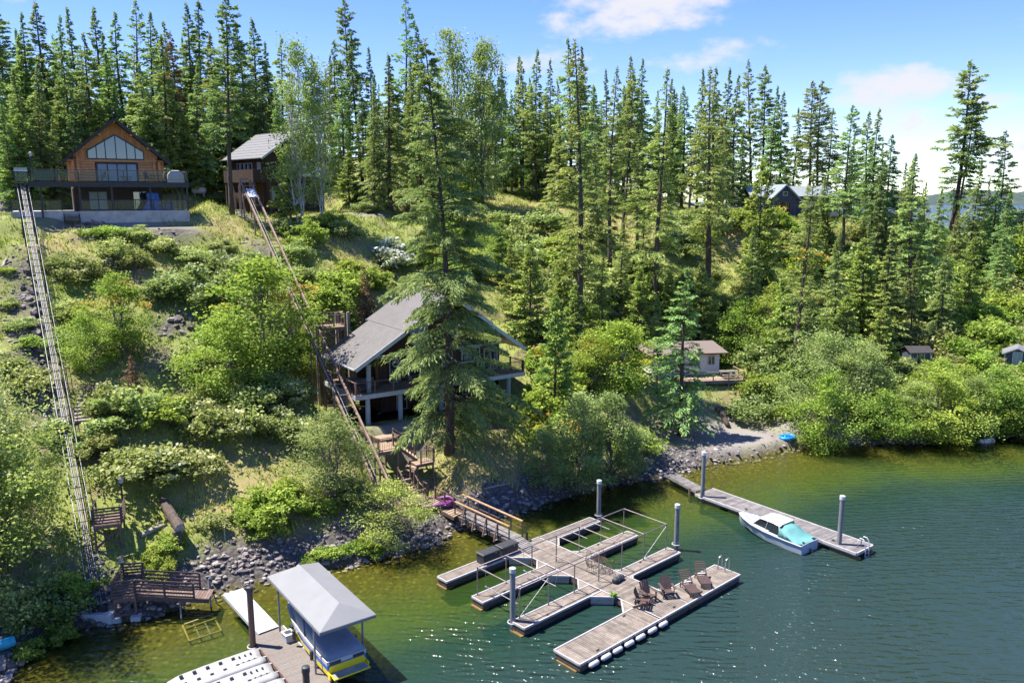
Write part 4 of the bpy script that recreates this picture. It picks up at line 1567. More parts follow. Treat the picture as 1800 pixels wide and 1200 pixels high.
def shed(px, py, z, w, d, h, rot, label, gable_front):
    p = P(px, py, z)
    t = thing('garden_shed', label, 'shed', (p.x, p.y, z - .1), rot)
    top = lambda x: h + (.55 * (1 - abs(x) / (w / 2)) if gable_front else 0)
    boards_wall(t, -w / 2, w / 2, 0, top, 0, 'slate_blue', .3, .05, 'siding_board')
    boards_wall(t, .05, d, -w / 2 - .02, lambda y: h, 0, 'slate_blue', .3, .05, 'siding_board', axis='y')
    boards_wall(t, .05, d, w / 2 - .03, lambda y: h, 0, 'slate_blue', .3, .05, 'siding_board', axis='y')
    bx('back_wall', M['slate_blue'], t, -w / 2, w / 2, d, d + .05, 0, h)
    bx('floor', M['concrete'], t, -w / 2 - .1, w / 2 + .1, -.1, d + .1, -.8, 0)
    window(t, -w * .2, w * .2, -.03, .05, 1.95, mull=2, name='door', gm='glass_dark' if not gable_front else 'curtain')
    for s in (-1, 1):
        bar('corner_board', M['white_paint'], t, (s * w / 2, -.02, 0), (s * w / 2, -.02, h), .1, .1)
    if gable_front:
        for s in (-1, 1):
            slab(t, 'roof_panel', [(s * (w / 2 + .3), -.35, h - .12), (0, -.35, h + .62), (0, d + .3, h + .62), (s * (w / 2 + .3), d + .3, h - .12)], .08, 'shingle_grey')
            bar('rake_board', M['white_paint'], t, (s * (w / 2 + .3), -.37, h - .2), (0, -.37, h + .54), .04, .12)
    else:
        slab(t, 'roof_panel', [(-w / 2 - .25, -.35, h + .1), (w / 2 + .25, -.35, h + .1), (w / 2 + .25, d / 2, h + .65), (-w / 2 - .25, d / 2, h + .65)], .08, 'roof_dark')
        slab(t, 'roof_panel', [(-w / 2 - .25, d + .35, h + .1), (w / 2 + .25, d + .35, h + .1), (w / 2 + .25, d / 2, h + .65), (-w / 2 - .25, d / 2, h + .65)], .08, 'roof_dark')
    return t


shed(1616, 647, 4.8, 2.2, 1.8, 1.75, .05, 'small slate-blue shed with dark roof in the shoreline thicket', False)
shed(1786, 648, 4.8, 2.3, 2.2, 1.85, -.55, 'slate-blue shed with grey gable roof and white corner boards', True)
# tent and green shed in the clearing
p = hit(842, 336)
tn_ = thing('dome_tent', 'pale yellow-green dome tent in the clearing', 'tent', p, .4)
mb = MB()
rings = []
for k in range(7):
    f = k / 6 * math.pi / 2
    rr_ = 2.1 * math.cos(f) + .02
    rings.append([(rr_ * math.cos(a) * (1 + .03 * math.cos(4 * a)), .8 * rr_ * math.sin(a) * (1 + .03 * math.cos(4 * a)), 1.9 * math.sin(f)) for a in np.linspace(0, 2 * math.pi, 17)[:-1]])
mb.loft(rings)
mb.build('fly', M['tent'], tn_, True)
for a0 in (.78, 2.36):
    mb = MB()
    mb.tube([(2.13 * math.cos(t) * math.cos(a0), 1.72 * math.cos(t) * math.sin(a0), 1.93 * math.sin(t)) for t in np.linspace(0, math.pi, 13)], .035, 6)
    mb.build('pole_sleeve', M['black_plastic'], tn_)
for x in (-.7, .7):
    bar('vent', M['black_plastic'], tn_, (x - .3, -1.02, 1.45), (x + .3, -1.02, 1.45), .12, .3)
p = hit(655, 352)
gs = thing('storage_shed', 'dark green shed half hidden behind terrace conifers', 'shed', p, .5)
M['dark_green'] = mat('dark_green', (.02, .06, .055), .8, .2, 4)
boards_wall(gs, -1.8, 1.8, 0, lambda x: 1.9, -.4, 'dark_green', .36, .05, 'siding_board')
bx('side_wall', M['dark_green'], gs, -1.8, -1.74, .06, 2, -.4, 1.9)
bx('side_wall', M['dark_green'], gs, 1.74, 1.8, .06, 2, -.4, 1.9)
bx('back_wall', M['dark_green'], gs, -1.8, 1.8, 2, 2.05, -.4, 1.9)
slab(gs, 'roof_panel', [(-2, -.3, 1.9), (2, -.3, 1.9), (2, 2.3, 2.2), (-2, 2.3, 2.2)], .07, 'shingle_grey')
window(gs, -.5, .5, -.03, 0, 1.75, name='door', gm='frame_dark')
# ------------------------------------------------------------------ docks
def pile(px, py, top, label, m='pile_grey', r=.16, cone=True, name='mooring_pile', z0=0.0, loc=None):
    p = loc or P(px, py, z0)
    zb = min(gz(p.x, p.y), 0) - .8
    t = thing(name, label, 'pile', (p.x, p.y, zb))
    L = top - zb
    mb = MB()
    mb.tube([(0, 0, 0), (.01, 0, L * .5), (0, .01, L - .25), (0, .01, L - .2), (0, .01, L)], [r * 1.05, r, r * .95, r * .95, r * .92], 14)
    mb.build('shaft', M[m], t, True)
    mb = MB()
    if cone:
        mb.tube([(0, .01, L - .22), (0, .01, L + .02), (0, .01, L + .06)], [r * 1.12, r * 1.10, r * .5], 14)
    else:
        mb.tube([(0, .01, L - .02), (0, .01, L + .03)], [r * 1.0, r * .9], 14)
    mb.build('cap', M['pile_cap'] if not cone or m == 'pile_grey' else M['black_plastic'], t)
    mb = MB()
    mb.tube([((r + .1) * math.cos(a), (r + .1) * math.sin(a), -zb + .42) for a in np.linspace(0, 6.283, 15)], .035, 6, cap=False)
    mb.build('hoop', M['trim_white'], t, True)
    return t


M['skirt'] = mat('skirt', (.075, .055, .042), .9, .45, 5)
DO = P(1019, 1168, .5)
DA = math.radians(42.3)
md = thing('floating_dock', 'large floating wooden dock with finger piers and white edging', 'dock', (DO.x, DO.y, 0), DA)
dk = lambda u, v, z=.5: md.matrix_basis @ Vector((u, v, z))
bpy.context.view_layer.update()
ZT = .5


def dock_rect(par, u0, u1, v0, v1, along, joined, m='deck', edges='', w=.145, fm='float_dark'):
    planks(par, u0 + .05, u1 - .05, v0 + .05, v1 - .05, ZT, m, along, w, .04, .014, joined=joined)
    bx('float', M[fm], par, u0 + .07, u1 - .07, v0 + .07, v1 - .07, -.35, ZT - .10)
    bx('frame_skirt', M['skirt'], par, u0 + .03, u1 - .03, v0 + .03, v1 - .03, .12, ZT - .05)
    for e in edges:
        if e == 's':
            bx('edge_bumper', M['trim_white'], par, u0, u1, v0 - .02, v0 + .055, .41, ZT + .03)
        if e == 'n':
            bx('edge_bumper', M['trim_white'], par, u0, u1, v1 - .055, v1 + .02, .41, ZT + .03)
        if e == 'w':
            bx('edge_bumper', M['trim_white'], par, u0 - .02, u0 + .055, v0 + .06, v1 - .06, .41, ZT + .025)
        if e == 'e':
            bx('edge_bumper', M['trim_white'], par, u1 - .055, u1 + .02, v0 + .06, v1 - .06, .41, ZT + .025)


dock_rect(md, 0, 6.45, 0, 1.8, 'y', False, edges='swn')
dock_rect(md, 9.05, 14.2, 0, 1.8, 'y', False, edges='sen')
dock_rect(md, 6.45, 9.05, 0, 12.15, 'x', False, edges='sn')
dock_rect(md, .3, 6.45, 4.28, 5.3, 'y', False, edges='swn')
dock_rect(md, .45, 6.45, 7.85, 8.85, 'y', True, edges='swn')
dock_rect(md, .48, 6.45, 11.2, 12.15, 'y', True, edges='swn')
dock_rect(md, 9.05, 14.07, 4.28, 5.3, 'y', True, edges='sen')
dock_rect(md, 9.05, 14.18, 7.8, 8.77, 'y', True, edges='sen')
dock_rect(md, 9.05, 14.05, 11.1, 12.1, 'y', True, edges='sen')
# long white seams either side of the walkway
for u in (6.5, 8.98):
    bx('seam_strip', M['trim_white'], md, u - .04, u + .04, 1.9, 12.0, ZT + .002, ZT + .02)
for u in (6.5, 8.98):
    bx('seam_strip', M['trim_white'], md, u - .03, u + .03, .1, 1.7, ZT + .002, ZT + .016)
# corner gussets with white lips
for (u, v, su, sv, k) in [(6.45, 1.8, -1, 1, 1.0), (6.45, 4.28, -1, -1, 1.0), (6.45, 5.3, -1, 1, .85), (6.45, 7.85, -1, -1, 1.05), (6.45, 8.85, -1, 1, .8), (6.45, 11.2, -1, -1, 1.05),
                          (9.05, 11.1, 1, -1, .8), (9.05, 8.77, 1, 1, .3), (9.05, 1.8, 1, 1, .4), (9.05, 4.28, 1, -1, .2), (9.05, 5.3, 1, 1, .2), (9.05, 7.8, 1, -1, .2)]:
    mb = MB()
    mb.prism([(u, v, ZT - .04), (u + su * k, v, ZT - .04), (u, v + sv * k, ZT - .04)], (0, 0, .035))
    g = mb.build('gusset', M['deck'], md)
    mb = MB()
    mb.prism([(u, v, -.25), (u + su * k * .93, v, -.25), (u, v + sv * k * .93, -.25)], (0, 0, .66))
    mb.build('gusset_float', M['grey_steel'], g)
    bar('edge_bumper', M['trim_white'], md, (u + su * k, v, .465), (u, v + sv * k, .465), .08, .13)
# mossy end floats
for (u, v) in [(.5, 11.67), (.45, 8.35), (.25, 4.8), (.05, .9)]:
    bx('end_float', M['algae'], md, u - .1, u + .5, v - .45 if v > 1 else .2, v + .45 if v > 1 else 1.6, -.32, .06)
# cleats
for (u, v) in [(1.6, .25), (5.2, 1.55), (8.0, .3), (10.6, .3), (12.6, 1.55), (2.2, 4.45), (2.2, 8.0), (11, 5.1), (11, 8.6)]:
    mb = MB()
    mb.beam((u - .12, v, ZT + .06), (u + .12, v, ZT + .06), .03, .03)
    mb.beam((u - .04, v, ZT), (u - .04, v, ZT + .06), .03, .03)
    mb.beam((u + .04, v, ZT), (u + .04, v, ZT + .06), .03, .03)
    mb.build('cleat', M['black_steel'], md)
# swim ladder at the end of the outer pier
sl = thing('swim_ladder', 'bright steel swim ladder with two hoops on the dock end', 'ladder', dk(14.2, 1.1, 0), DA)
for v in (-.25, .25):
    mb = MB()
    mb.tube([(-.35, v, ZT), (-.35, v, ZT + .55), (-.25, v, ZT + .75), (-.05, v, ZT + .8), (.08, v, ZT + .68), (.1, v, ZT + .4), (.1, v, -.9)], .03, 8)
    mb.build('hoop', M['steel'], sl, True)
for z in (-.7, -.4, -.1, .2):
    rod('rung', M['steel'], sl, (.1, -.25, z), (.1, .25, z), .02, 8)
# pipe frame over the middle slips
pf = thing('pipe_frame', 'bare rusty pipe frame of a boat cover standing on the dock', 'frame', (DO.x, DO.y, 0), DA)
hb, vb, vf = 2.25, 8.72, 5.18
us = [.8, 3.0, 5.1, 7.2, 9.3, 11.4, 13.7]
for v in (vb, vf):
    for u in us:
        rod('post', M['pipe'], pf, (u, v, ZT), (u, v, hb), .035, 8)
    mb = MB()
    mb.tube([(us[0], v, hb - .12), (us[0] + .08, v, hb), (us[-1] - .08, v, hb), (us[-1], v, hb - .12)], .035, 8)
    mb.build('long_rail', M['pipe'], pf, True)
for u in us:
    rod('cross_rail', M['pipe'], pf, (u, vf, hb), (u, vb, hb), .03, 8)
for a, b in ((0, 1), (5, 6)):
    rod('brace', M['cable'], pf, (us[a], vb, hb - .1), (us[b], vb, ZT + .1), .018, 6)
    rod('brace', M['cable'], pf, (us[a], vf, ZT + .1), (us[b], vf, hb - .1), .018, 6)
rod('lift_bar', M['white_pipe'], pf, (1.2, vf + .6, 1.0), (1.2, vb - .2, 1.0), .03, 8)
rod('lift_bar', M['white_pipe'], pf, (4.2, vf + .6, 1.0), (4.2, vb - .2, 1.0), .03, 8)
rod('lift_bar', M['white_pipe'], pf, (10.4, vb + .3, 1.0), (10.4, vb + 2.2, 1.0), .03, 8)
rod('lift_bar', M['white_pipe'], pf, (12.6, vb + .3, 1.0), (12.6, vb + 2.2, 1.0), .03, 8)
for u in (1.2, 4.2):
    rod('lift_cable', M['cable'], pf, (u, vf + .7, 1.0), (u, vf + .3, hb), .012, 5)
    rod('lift_cable', M['cable'], pf, (u, vb - .3, 1.0), (u, vb - .2, hb), .012, 5)
# piles
pile(901, 1105, 3.5, 'grey mooring pile with pale cap at the near finger pier')
pile(1052, 914, 3.0, 'grey mooring pile at the finger pier nearest the poplars')
pile(1188, 966, 3.15, 'grey mooring pile between the big dock and the white runabout')
# fenders
for i, (x, y) in enumerate([(893, 1025), (960, 990), (1020, 955), (1080, 920), (1140, 887), (1200, 850), (1257, 818)]):
    q = md.matrix_basis.inverted() @ P(740 + x / 3, 820 + y / 3, .28)
    t = thing('dock_fender', 'white sausage fender hung on the outer dock edge', 'fender', dk(q.x, -.14, .26), DA, 'fenders on the outer dock edge')
    mb = MB()
    mb.tube([(-.36, 0, 0), (-.32, 0, 0), (-.25, 0, 0), (.25, 0, 0), (.32, 0, 0), (.36, 0, 0)], [.03, .09, .13, .13, .09, .03], 12)
    mb.build('body', M['fender'], t, True)
    for s in (-.3, .3):
        rod('rope', M['cable'], t, (s, 0, .04), (s, .12, .27), .012, 5)
# chairs
adirondack(dk(6.75, 1.5), 1.25, 'brown slatted deck chair turned along the pier, back to the finger slip')
adirondack(dk(7.55, 1.75), .5, 'brown slatted deck chair in the middle of the three')
adirondack(dk(8.75, 1.35), .12, 'brown slatted deck chair next to the loungers')


def chaise(loc, rot, label):
    t = thing('chaise_lounge', label, 'lounger', loc, rot)
    mm = M['brown_plastic']
    for s in (-1, 1):
        bar('side_rail', mm, t, (s * .3, -.95, .30), (s * .3, .55, .30), .04, .07)
        bar('leg', mm, t, (s * .3, -.85, 0), (s * .3, -.85, .28), .05, .05)
        bar('leg', mm, t, (s * .3, .45, 0), (s * .3, .45, .28), .05, .05)
        bar('back_rail', mm, t, (s * .3, .1, .33), (s * .3, .72, .92), .04, .06)
    for i in range(11):
        y = -.93 + i * .095
        bar('seat_slat', mm, t, (-.32, y, .35), (.32, y, .35), .08, .022)
    for i in range(8):
        f = i / 7
        bar('back_slat', mm, t, (-.32, .15 + .55 * f, .40 + .52 * f), (.32, .15 + .55 * f, .40 + .52 * f), .075, .022)
    bx('head_cushion', M['cream_siding'], t, -.22, .22, .12, .3, .41, .47)
    return t


chaise(dk(10.25, .95), .24, 'brown reclining lounger beside the deck chairs')
chaise(dk(11.75, 1.05), .06, 'brown reclining lounger near the swim ladder')
# bistro set
bt = thing('bistro_table', 'wrought iron bistro table on the dock walkway', 'table', dk(8.3, 6.05), DA)
mb = MB()
mb.tube([(.45 * math.cos(a), .45 * math.sin(a), .73) for a in np.linspace(0, 6.283, 21)], .02, 6, cap=False)
for k in range(-3, 4):
    x = k * .12
    h = math.sqrt(.45 ** 2 - x * x)
    mb.tube([(x, -h, .73), (x, h, .73)], .012, 5)
    mb.tube([(-h, x, .735), (h, x, .735)], .012, 5)
mb.build('table_top', M['iron'], bt)
for k in range(4):
    a = k * 1.571 + .4
    mb = MB()
    mb.tube([(.3 * math.cos(a), .3 * math.sin(a), 0), (.12 * math.cos(a), .12 * math.sin(a), .35), (.32 * math.cos(a), .32 * math.sin(a), .72)], .018, 6)
    mb.build('leg', M['iron'], bt)
for k, (du, dv, ro, lab) in enumerate([(-.6, .25, -2.0, 'wrought iron chair at the bistro table on its walkway side'), (.55, .35, 2.4, 'wrought iron chair at the bistro table by the slip'), (.1, -.65, .1, 'wrought iron chair at the bistro table nearest the black bag'), (.05, .75, 3.1, 'wrought iron chair at the bistro table toward the gangway')]):
    c = thing('bistro_chair', lab, 'chair', dk(8.3 + du, 6.05 + dv), DA + ro + math.pi)
    mb = MB()
    mb.tube([(.2 * math.cos(a), .2 * math.sin(a), .45) for a in np.linspace(0, 6.283, 15)], .016, 6, cap=False)
    for q in range(-2, 3):
        x = q * .075
        h = math.sqrt(.2 ** 2 - x * x)
        mb.tube([(x, -h, .45), (x, h, .45)], .009, 5)
    mb.build('seat', M['iron'], c)
    mb = MB()
    mb.tube([(-.2, .16, .45), (-.22, .24, .75), (-.12, .28, .95), (0, .3, 1.0), (.12, .28, .95), (.22, .24, .75), (.2, .16, .45)], .015, 6)
    for x in (-.09, 0, .09):
        mb.tube([(x, .18, .45), (x * 1.1, .28, .95)], .009, 5)
    mb.build('backrest', M['iron'], c)
    for a in (.78, 2.36, 3.93, 5.5):
        mb = MB()
        mb.tube([(.18 * math.cos(a), .18 * math.sin(a), .45), (.24 * math.cos(a), .24 * math.sin(a), 0)], .013, 5)
        mb.build('leg', M['iron'], c)
# bag
q = P(1087, 1021, .5)
bg_ = thing('duffel_bag', 'black rubber-looking duffel bag lying on the dock', 'bag', q, DA + .1)
mb = MB()
rings = []
for x, s in ((-.48, .6), (-.44, .9), (-.2, 1.0), (.1, .95), (.4, .92), (.47, .6)):
    rings.append([(x, .2 * s * math.cos(a), .17 + .17 * s * math.sin(a)) for a in np.linspace(0, 6.283, 13)[:-1]])
mb.loft(rings)
mb.build('body', M['black_plastic'], bg_, True)
for x in (-.18, .18):
    mb = MB()
    mb.tube([(x, -.2, .18), (x, -.12, .36), (x, 0, .4), (x, .12, .36)], .014, 5)
    mb.build('strap', M['cable'], bg_)
# two deck boxes
for (x, y, lab) in ((585, 565, 'dark grey deck storage box on the finger pier by the gangway'), (785, 490, 'dark grey deck storage box touching the gangway plate')):
    q = md.matrix_basis.inverted() @ P(760 + x / 6, 890 + y / 6, .5)
    t = thing('deck_box', lab, 'storage box', dk(q.x, 11.72, ZT + .002), DA)
    for i in range(4):
        bx('side_panel', M['black_plastic'], t, -.68 + .012 * (i % 2), .68 - .012 * (i % 2), -.34 + .01 * (i % 2), .34 - .01 * (i % 2), .02 + i * .14, .155 + i * .14)
    mb = MB()
    mb.loft([[(sx * a, sy * b, z) for sx, sy in ((-1, -1), (1, -1), (1, 1), (-1, 1))] for z, a, b in ((.585, .72, .38), (.65, .72, .38), (.69, .66, .32))])
    mb.build('lid', M['black_plastic'], t)
    bx('latch', M['white_paint'], t, .27, .33, -.40, -.375, .53, .6)
    for sx in (-.6, .6):
        for sy in (-.28, .28):
            bx('foot', M['black_plastic'], t, sx - .05, sx + .05, sy - .05, sy + .05, 0, .03)
# weed growing on a corner of the dock
wd = thing('dock_weed', 'bright green weed growing from the dock corner by the slip', 'weed', dk(6.42, 3.35, .5), 0)
rw = np.random.default_rng(4)
mb = MB()
for k in range(46):
    a = rw.uniform(0, 6.28)
    l = rw.uniform(.15, .42)
    b = (rw.normal(0, .06), rw.normal(0, .06), 0)
    e = (b[0] + math.cos(a) * l * .6, b[1] + math.sin(a) * l * .6, l * rw.uniform(.2, 1))
    w = .05
    mb.add([b, (e[0] * .6 + w * math.sin(a), e[1] * .6 - w * math.cos(a), e[2] * .7), e, (e[0] * .6 - w * math.sin(a), e[1] * .6 + w * math.cos(a), e[2] * .7)], [(0, 1, 2, 3)])
mb.build('leaves', mat('weed_leaf', (.16, .30, .02), .8, .3, 6), wd, fix=False)
rod('stem', M['algae'], wd, (0, 0, -.1), (.02, .01, .12), .02, 6)

# ------------------------------------------------------------------ gangway, walkway and stairs from the dock to the lake house


def stairs(par, p, q, w, n, m='wood_tan', sm='wood_brown', name='tread'):
    p, q = Vector(p), Vector(q)
    d = q - p
    h = Vector((d.x, d.y, 0)).normalized()
    s = Vector((-h.y, h.x, 0)) * (w / 2)
    run = Vector((d.x, d.y, 0)).length / n
    for i in range(n):
        c = p + d * ((i + .5) / n)
        c.z = p.z + d.z * (i + .6) / n
        bar(name, M[m], par, c - s, c + s, run * .92, .045)
    for k in (-1, 1):
        bar('stringer', M[sm], par, p + s * k * 1.02 - Vector((0, 0, .1)), q + s * k * 1.02 - Vector((0, 0, .1)), .05, .24)


def platform(par, pts, z, m='wood_tan', legs=True, w=.16):
    """pts: origin, x-vector, y-vector; boards run along x"""
    o, a, b = [Vector(p) for p in pts]
    o.z = a.z = b.z = 0
    n = max(2, round(b.length / w))
    for i in range(n):
        c = o + b * ((i + .5) / n) + Vector((0, 0, z - .02))
        bar('board', M[m], par, c, c + a, b.length / n * .93, .04)
    for f in (0.03, .97):
        bar('joist', M['wood_brown'], par, o + a * f + Vector((0, 0, z - .14)), o + a * f + b + Vector((0, 0, z - .14)), .06, .2)
    for f in (0.0, 1.0):
        bar('joist', M['wood_brown'], par, o + b * f + Vector((0, 0, z - .14)), o + a + b * f + Vector((0, 0, z - .14)), .06, .2)
    if legs:
        for f in (.04, .96):
            for g in (.04, .96):
                q = o + a * f + b * g
                gg = par['gz0'] if 'gz0' in par else None
                wq = par.matrix_basis @ q
                lz = min(gz(wq.x, wq.y) - par.location.z - .15, z - .3)
                bar('leg', M['wood_brown'], par, (q.x, q.y, lz), (q.x, q.y, z - .06), .11, .11)


st = thing('shore_stairs', 'brown wooden landings and stairs climbing from the shore to the lake house', 'stairs', (MAIN_O.x, MAIN_O.y, 0), A_MAIN)
bpy.context.view_layer.update()
V3 = lambda x, y, z=0: Vector((x, y, z))
platform(st, (V3(-.6, -5.4), V3(1.6, 0, 0), V3(0, 2.3, 0)), 4.6)
railing(st, (-.6, -5.4, 4.6), (1.0, -5.4, 4.6), 1.0, posts=1.6)
railing(st, (-.6, -5.25, 4.6), (-.6, -3.1, 4.6), 1.0, posts=1.1)
railing(st, (1.0, -5.25, 4.6), (1.0, -4.45, 4.6), 1.0, posts=.8)
platform(st, (V3(.6, -3.1), V3(1.5, 0, 0), V3(0, 1.5, 0)), 4.75, legs=False)
railing(st, (-.5, -3.1, 4.7), (-.5, -1.6, 4.7), 1.0, posts=1.5)
# flight 1 goes towards +x, landing, flight 2 back towards the water
platform(st, (V3(1.05, -4.4), V3(.5, 0, 0), V3(0, 1.0, 0)), 4.598, legs=False)
stairs(st, (1.55, -3.9, 4.55), (2.9, -4.5, 3.35), .9, 7)
railing(st, (1.55, -3.35, 4.55), (3.1, -3.95, 3.35), 1.0, posts=.9)
platform(st, (V3(2.2, -5.8), V3(1.5, 0, 0), V3(0, 1.2, 0)), 3.25)
railing(st, (3.7, -5.75, 3.25), (3.7, -4.6, 3.25), 1.0, posts=1.2)
railing(st, (2.6, -5.8, 3.25), (3.7, -5.8, 3.25), 1.0, posts=1.1)
stairs(st, (2.2, -5.3, 3.15), (1.3, -5.75, 2.55), .9, 3)
platform(st, (V3(.5, -6.35), V3(.95, 0, 0), V3(0, 1.0, 0)), 2.5)
stairs(st, (1.0, -6.3, 2.45), (1.15, -7.2, 1.6), .9, 5)
railing(st, (.5, -6.2, 2.5), (.62, -7.2, 1.6), .95, posts=.6)
railing(st, (1.5, -6.2, 2.5), (1.62, -7.2, 1.6), .95, posts=.6)
platform(st, (V3(.1, -8.7), V3(1.9, 0, 0), V3(0, 1.55, 0)), 1.55)
railing(st, (.1, -8.7, 1.55), (1.4, -8.7, 1.55), .9, posts=1.3)
railing(st, (2.0, -7.3, 1.55), (2.0, -7.9, 1.55), .9, posts=1.0)
stairs(st, (1.75, -8.65, 1.5), (2.6, -11.3, 1.05), .9, 12)
railing(st, (2.25, -8.6, 1.5), (3.1, -11.2, 1.05), .85, posts=.9)
gw_ = thing('gangway', 'sloping gangway with tan handrails from the stairs to the dock', 'gangway', (0, 0, 0))
g0, g1 = Vector((-3.55, 54.0, 1.0)), Vector((.25, 50.2, .78))
gd = (g1 - g0)
gn = Vector((-gd.y, gd.x, 0)).normalized()
n = 34
for i in range(n):
    c = g0 + gd * ((i + .5) / n)
    bar('plank', M['deck_grey'], gw_, c - gn * .6, c + gn * .6, gd.length / n * .94, .04)
for k in (-.55, .55):
    bar('stringer', M['dark_brown'], gw_, g0 + gn * k - Vector((0, 0, .16)), g1 + gn * k - Vector((0, 0, .16)), .08, .24)
for i, f in enumerate((0, .2, .4, .6, .8, 1.0)):
    a = g0 + gd * f
    for s in (-1, 1):
        bar('rail_post', M['wood_brown'], gw_, a + gn * s * .62 - Vector((0, 0, .2)), a + gn * s * .62 + Vector((0, 0, 1.0)), .09, .09)
    if 0 < f < 1.0:
        bar('outrigger', M['deck_grey'], gw_, a - gn * 1.0 - Vector((0, 0, .26)), a + gn * .6 - Vector((0, 0, .26)), .12, .08)
        bar('brace', M['wood_brown'], gw_, a - gn * .98 - Vector((0, 0, .22)), a - gn * .64 + Vector((0, 0, .95)), .07, .07)
for s in (-1, 1):
    bar('hand_rail', M['rail_tan'], gw_, g0 + gn * s * .62 + Vector((0, 0, 1.03)) - gd * (.12 if s > 0 else 0), g1 + gn * s * .62 + Vector((0, 0, 1.03)), .14, .07)
    bar('mid_rail', M['wood_brown'], gw_, g0 + gn * s * .62 + Vector((0, 0, .5)), g1 + gn * s * .62 + Vector((0, 0, .5)), .04, .06)
g2 = dk(7.25, 10.75, .53)
for i in range(10):
    c = g1 + (g2 - g1) * ((i + .5) / 10) - Vector((0, 0, .02))
    bar('ramp_board', M['deck_grey'], gw_, c - gn * .5, c + gn * .5, (g2 - g1).length / 10 * .95, .04)
pf_ = thing('gangway_float', 'low mossy float carrying the gangway foot', 'float', (g1.x, g1.y, 0), math.atan2(gd.y, gd.x))
bx('body', M['float_dark'], pf_, -.5, .6, -.8, .7, -.3, .4)
for y in (-.6, 0, .5):
    bx('bearer', M['driftwood'], pf_, -.6, .7, y - .08, y + .08, .4, .52)
bx('bollard', M['black_steel'], pf_, .3, .42, .62, .74, .4, 1.15)
p = hit(768, 893)
pp = thing('inflatable_pool', 'crumpled purple inflatable ring lying on the stones by the stairs', 'inflatable', (p.x + .1, p.y - .1, p.z + .28), .3)
mb = MB()
mb.tube([(1.15 * math.cos(a), .8 * math.sin(a), .22 + .08 * math.sin(3 * a)) for a in np.linspace(0, 6.283, 29)], .17, 9, cap=False)
mb.build('ring', M['purple'], pp, True)
mb = MB()
mb.loft([[(r1 * 1.05 * math.cos(a), r1 * .72 * math.sin(a), .1 + .09 * math.sin(5 * a + r1 * 7)) for a in np.linspace(0, 6.283, 21)[:-1]] for r1 in (.05, .4, .75, 1.0)], cap=False)
mb.build('floor', M['purple'], pp, True)

# ------------------------------------------------------------------ grey dock with the white runabout
ra_, rb_, rc_ = P(1222, 868, .5), P(1505, 972, .5), P(1537, 958, .5)
ang = math.atan2(rb_.y - ra_.y, rb_.x - ra_.x)
Lr, Wr = (rb_ - ra_).length, 2.05
rd = thing('grey_dock', 'long weathered grey dock beside the beach with a steel ladder', 'dock', (ra_.x, ra_.y, 0), ang)
bpy.context.view_layer.update()
planks(rd, 0, Lr, 0, Wr, .5, 'deck_grey', 'y', .15, .04, .018)
bx('frame_skirt', M['deck_grey'], rd, .02, Lr - .02, .02, Wr - .02, .22, .455)
for v in (.0, Wr):
    bx('edge_beam', M['trim_white'], rd, 0, Lr, v - .05, v + .05, .36, .53)
bx('end_beam', M['trim_white'], rd, Lr - .02, Lr + .06, .06, Wr - .06, .36, .53)
for i in range(5):
    u = .3 + i * (Lr - 2.2) / 4
    rod('log_float', M['algae'], rd, (u, .25, .02), (u + 2.0, .25, .02), .2, 10)
    rod('log_float', M['algae'], rd, (u, Wr - .25, .02), (u + 2.0, Wr - .25, .02), .2, 10)
sl = thing('swim_ladder', 'white swim ladder at the tip of the grey dock', 'ladder', rd.matrix_basis @ Vector((Lr, Wr * .55, 0)), ang)
for v in (-.22, .22):
    mb = MB()
    mb.tube([(-.45, v, .5), (-.42, v, 1.0), (-.3, v, 1.18), (-.1, v, 1.18), (.06, v, 1.0), (.12, v, .4), (.12, v, -.8)], .035, 8)
    mb.build('hoop', M['white_paint'], sl, True)
for z in (-.6, -.3, 0, .25):
    rod('rung', M['white_paint'], sl, (.12, -.22, z), (.12, .22, z), .022, 8)
p0, p1 = P(1172, 829, .8), P(1232, 861, .52)
gp = thing('gang_plank', 'narrow grey gangplank from the beach stones to the grey dock', 'gangway', (0, 0, 0))
gd = p1 - p0
gn = Vector((-gd.y, gd.x, 0)).normalized()
for i in range(24):
    c = p0 + gd * ((i + .5) / 24)
    bar('plank', M['deck_grey'], gp, c - gn * .5, c + gn * .5, gd.length / 24 * .93, .04)
for k in (-.48, .48):
    bar('stringer', M['deck_grey'], gp, p0 + gn * k - Vector((0, 0, .1)), p1 + gn * k - Vector((0, 0, .1)), .07, .16)
pile(1234, 883, 4.0, 'weathered pile at the shore end of the grey dock')
pile(1474, 968, 3.8, 'weathered pile at the outer end of the grey dock, beside the ladder')
p = P(1213, 869, 0)
sp_ = thing('pile_stump', 'short rotten pile stump in the shallows beside the grey dock', 'stump', (p.x, p.y, gz(p.x, p.y) - .2))
mb = MB()
hh = -gz(p.x, p.y) + .2 + .55
mb.tube([(0, 0, 0), (.02, 0, hh * .6), (0, .01, hh)], [.17, .16, .14], 10)
mb.build('shaft', M['bark'], sp_)
rod('moss_top', M['algae'], sp_, (0, .01, hh - .03), (0, .01, hh + .02), .13, 9)


def hull(L, stations, n_top=True):
    """stations: (x, half beam at sheer, half beam at chine, keel z, chine z, sheer z)"""
    rings = []
    for x, hb_, cb, kz, cz, sz in stations:
        rings.append([(x, -hb_, sz), (x, -cb, cz), (x, 0, kz), (x, cb, cz), (x, hb_, sz), (x, hb_ * .86, sz + .03), (x, 0, sz + .05), (x, -hb_ * .86, sz + .03)])
    return rings


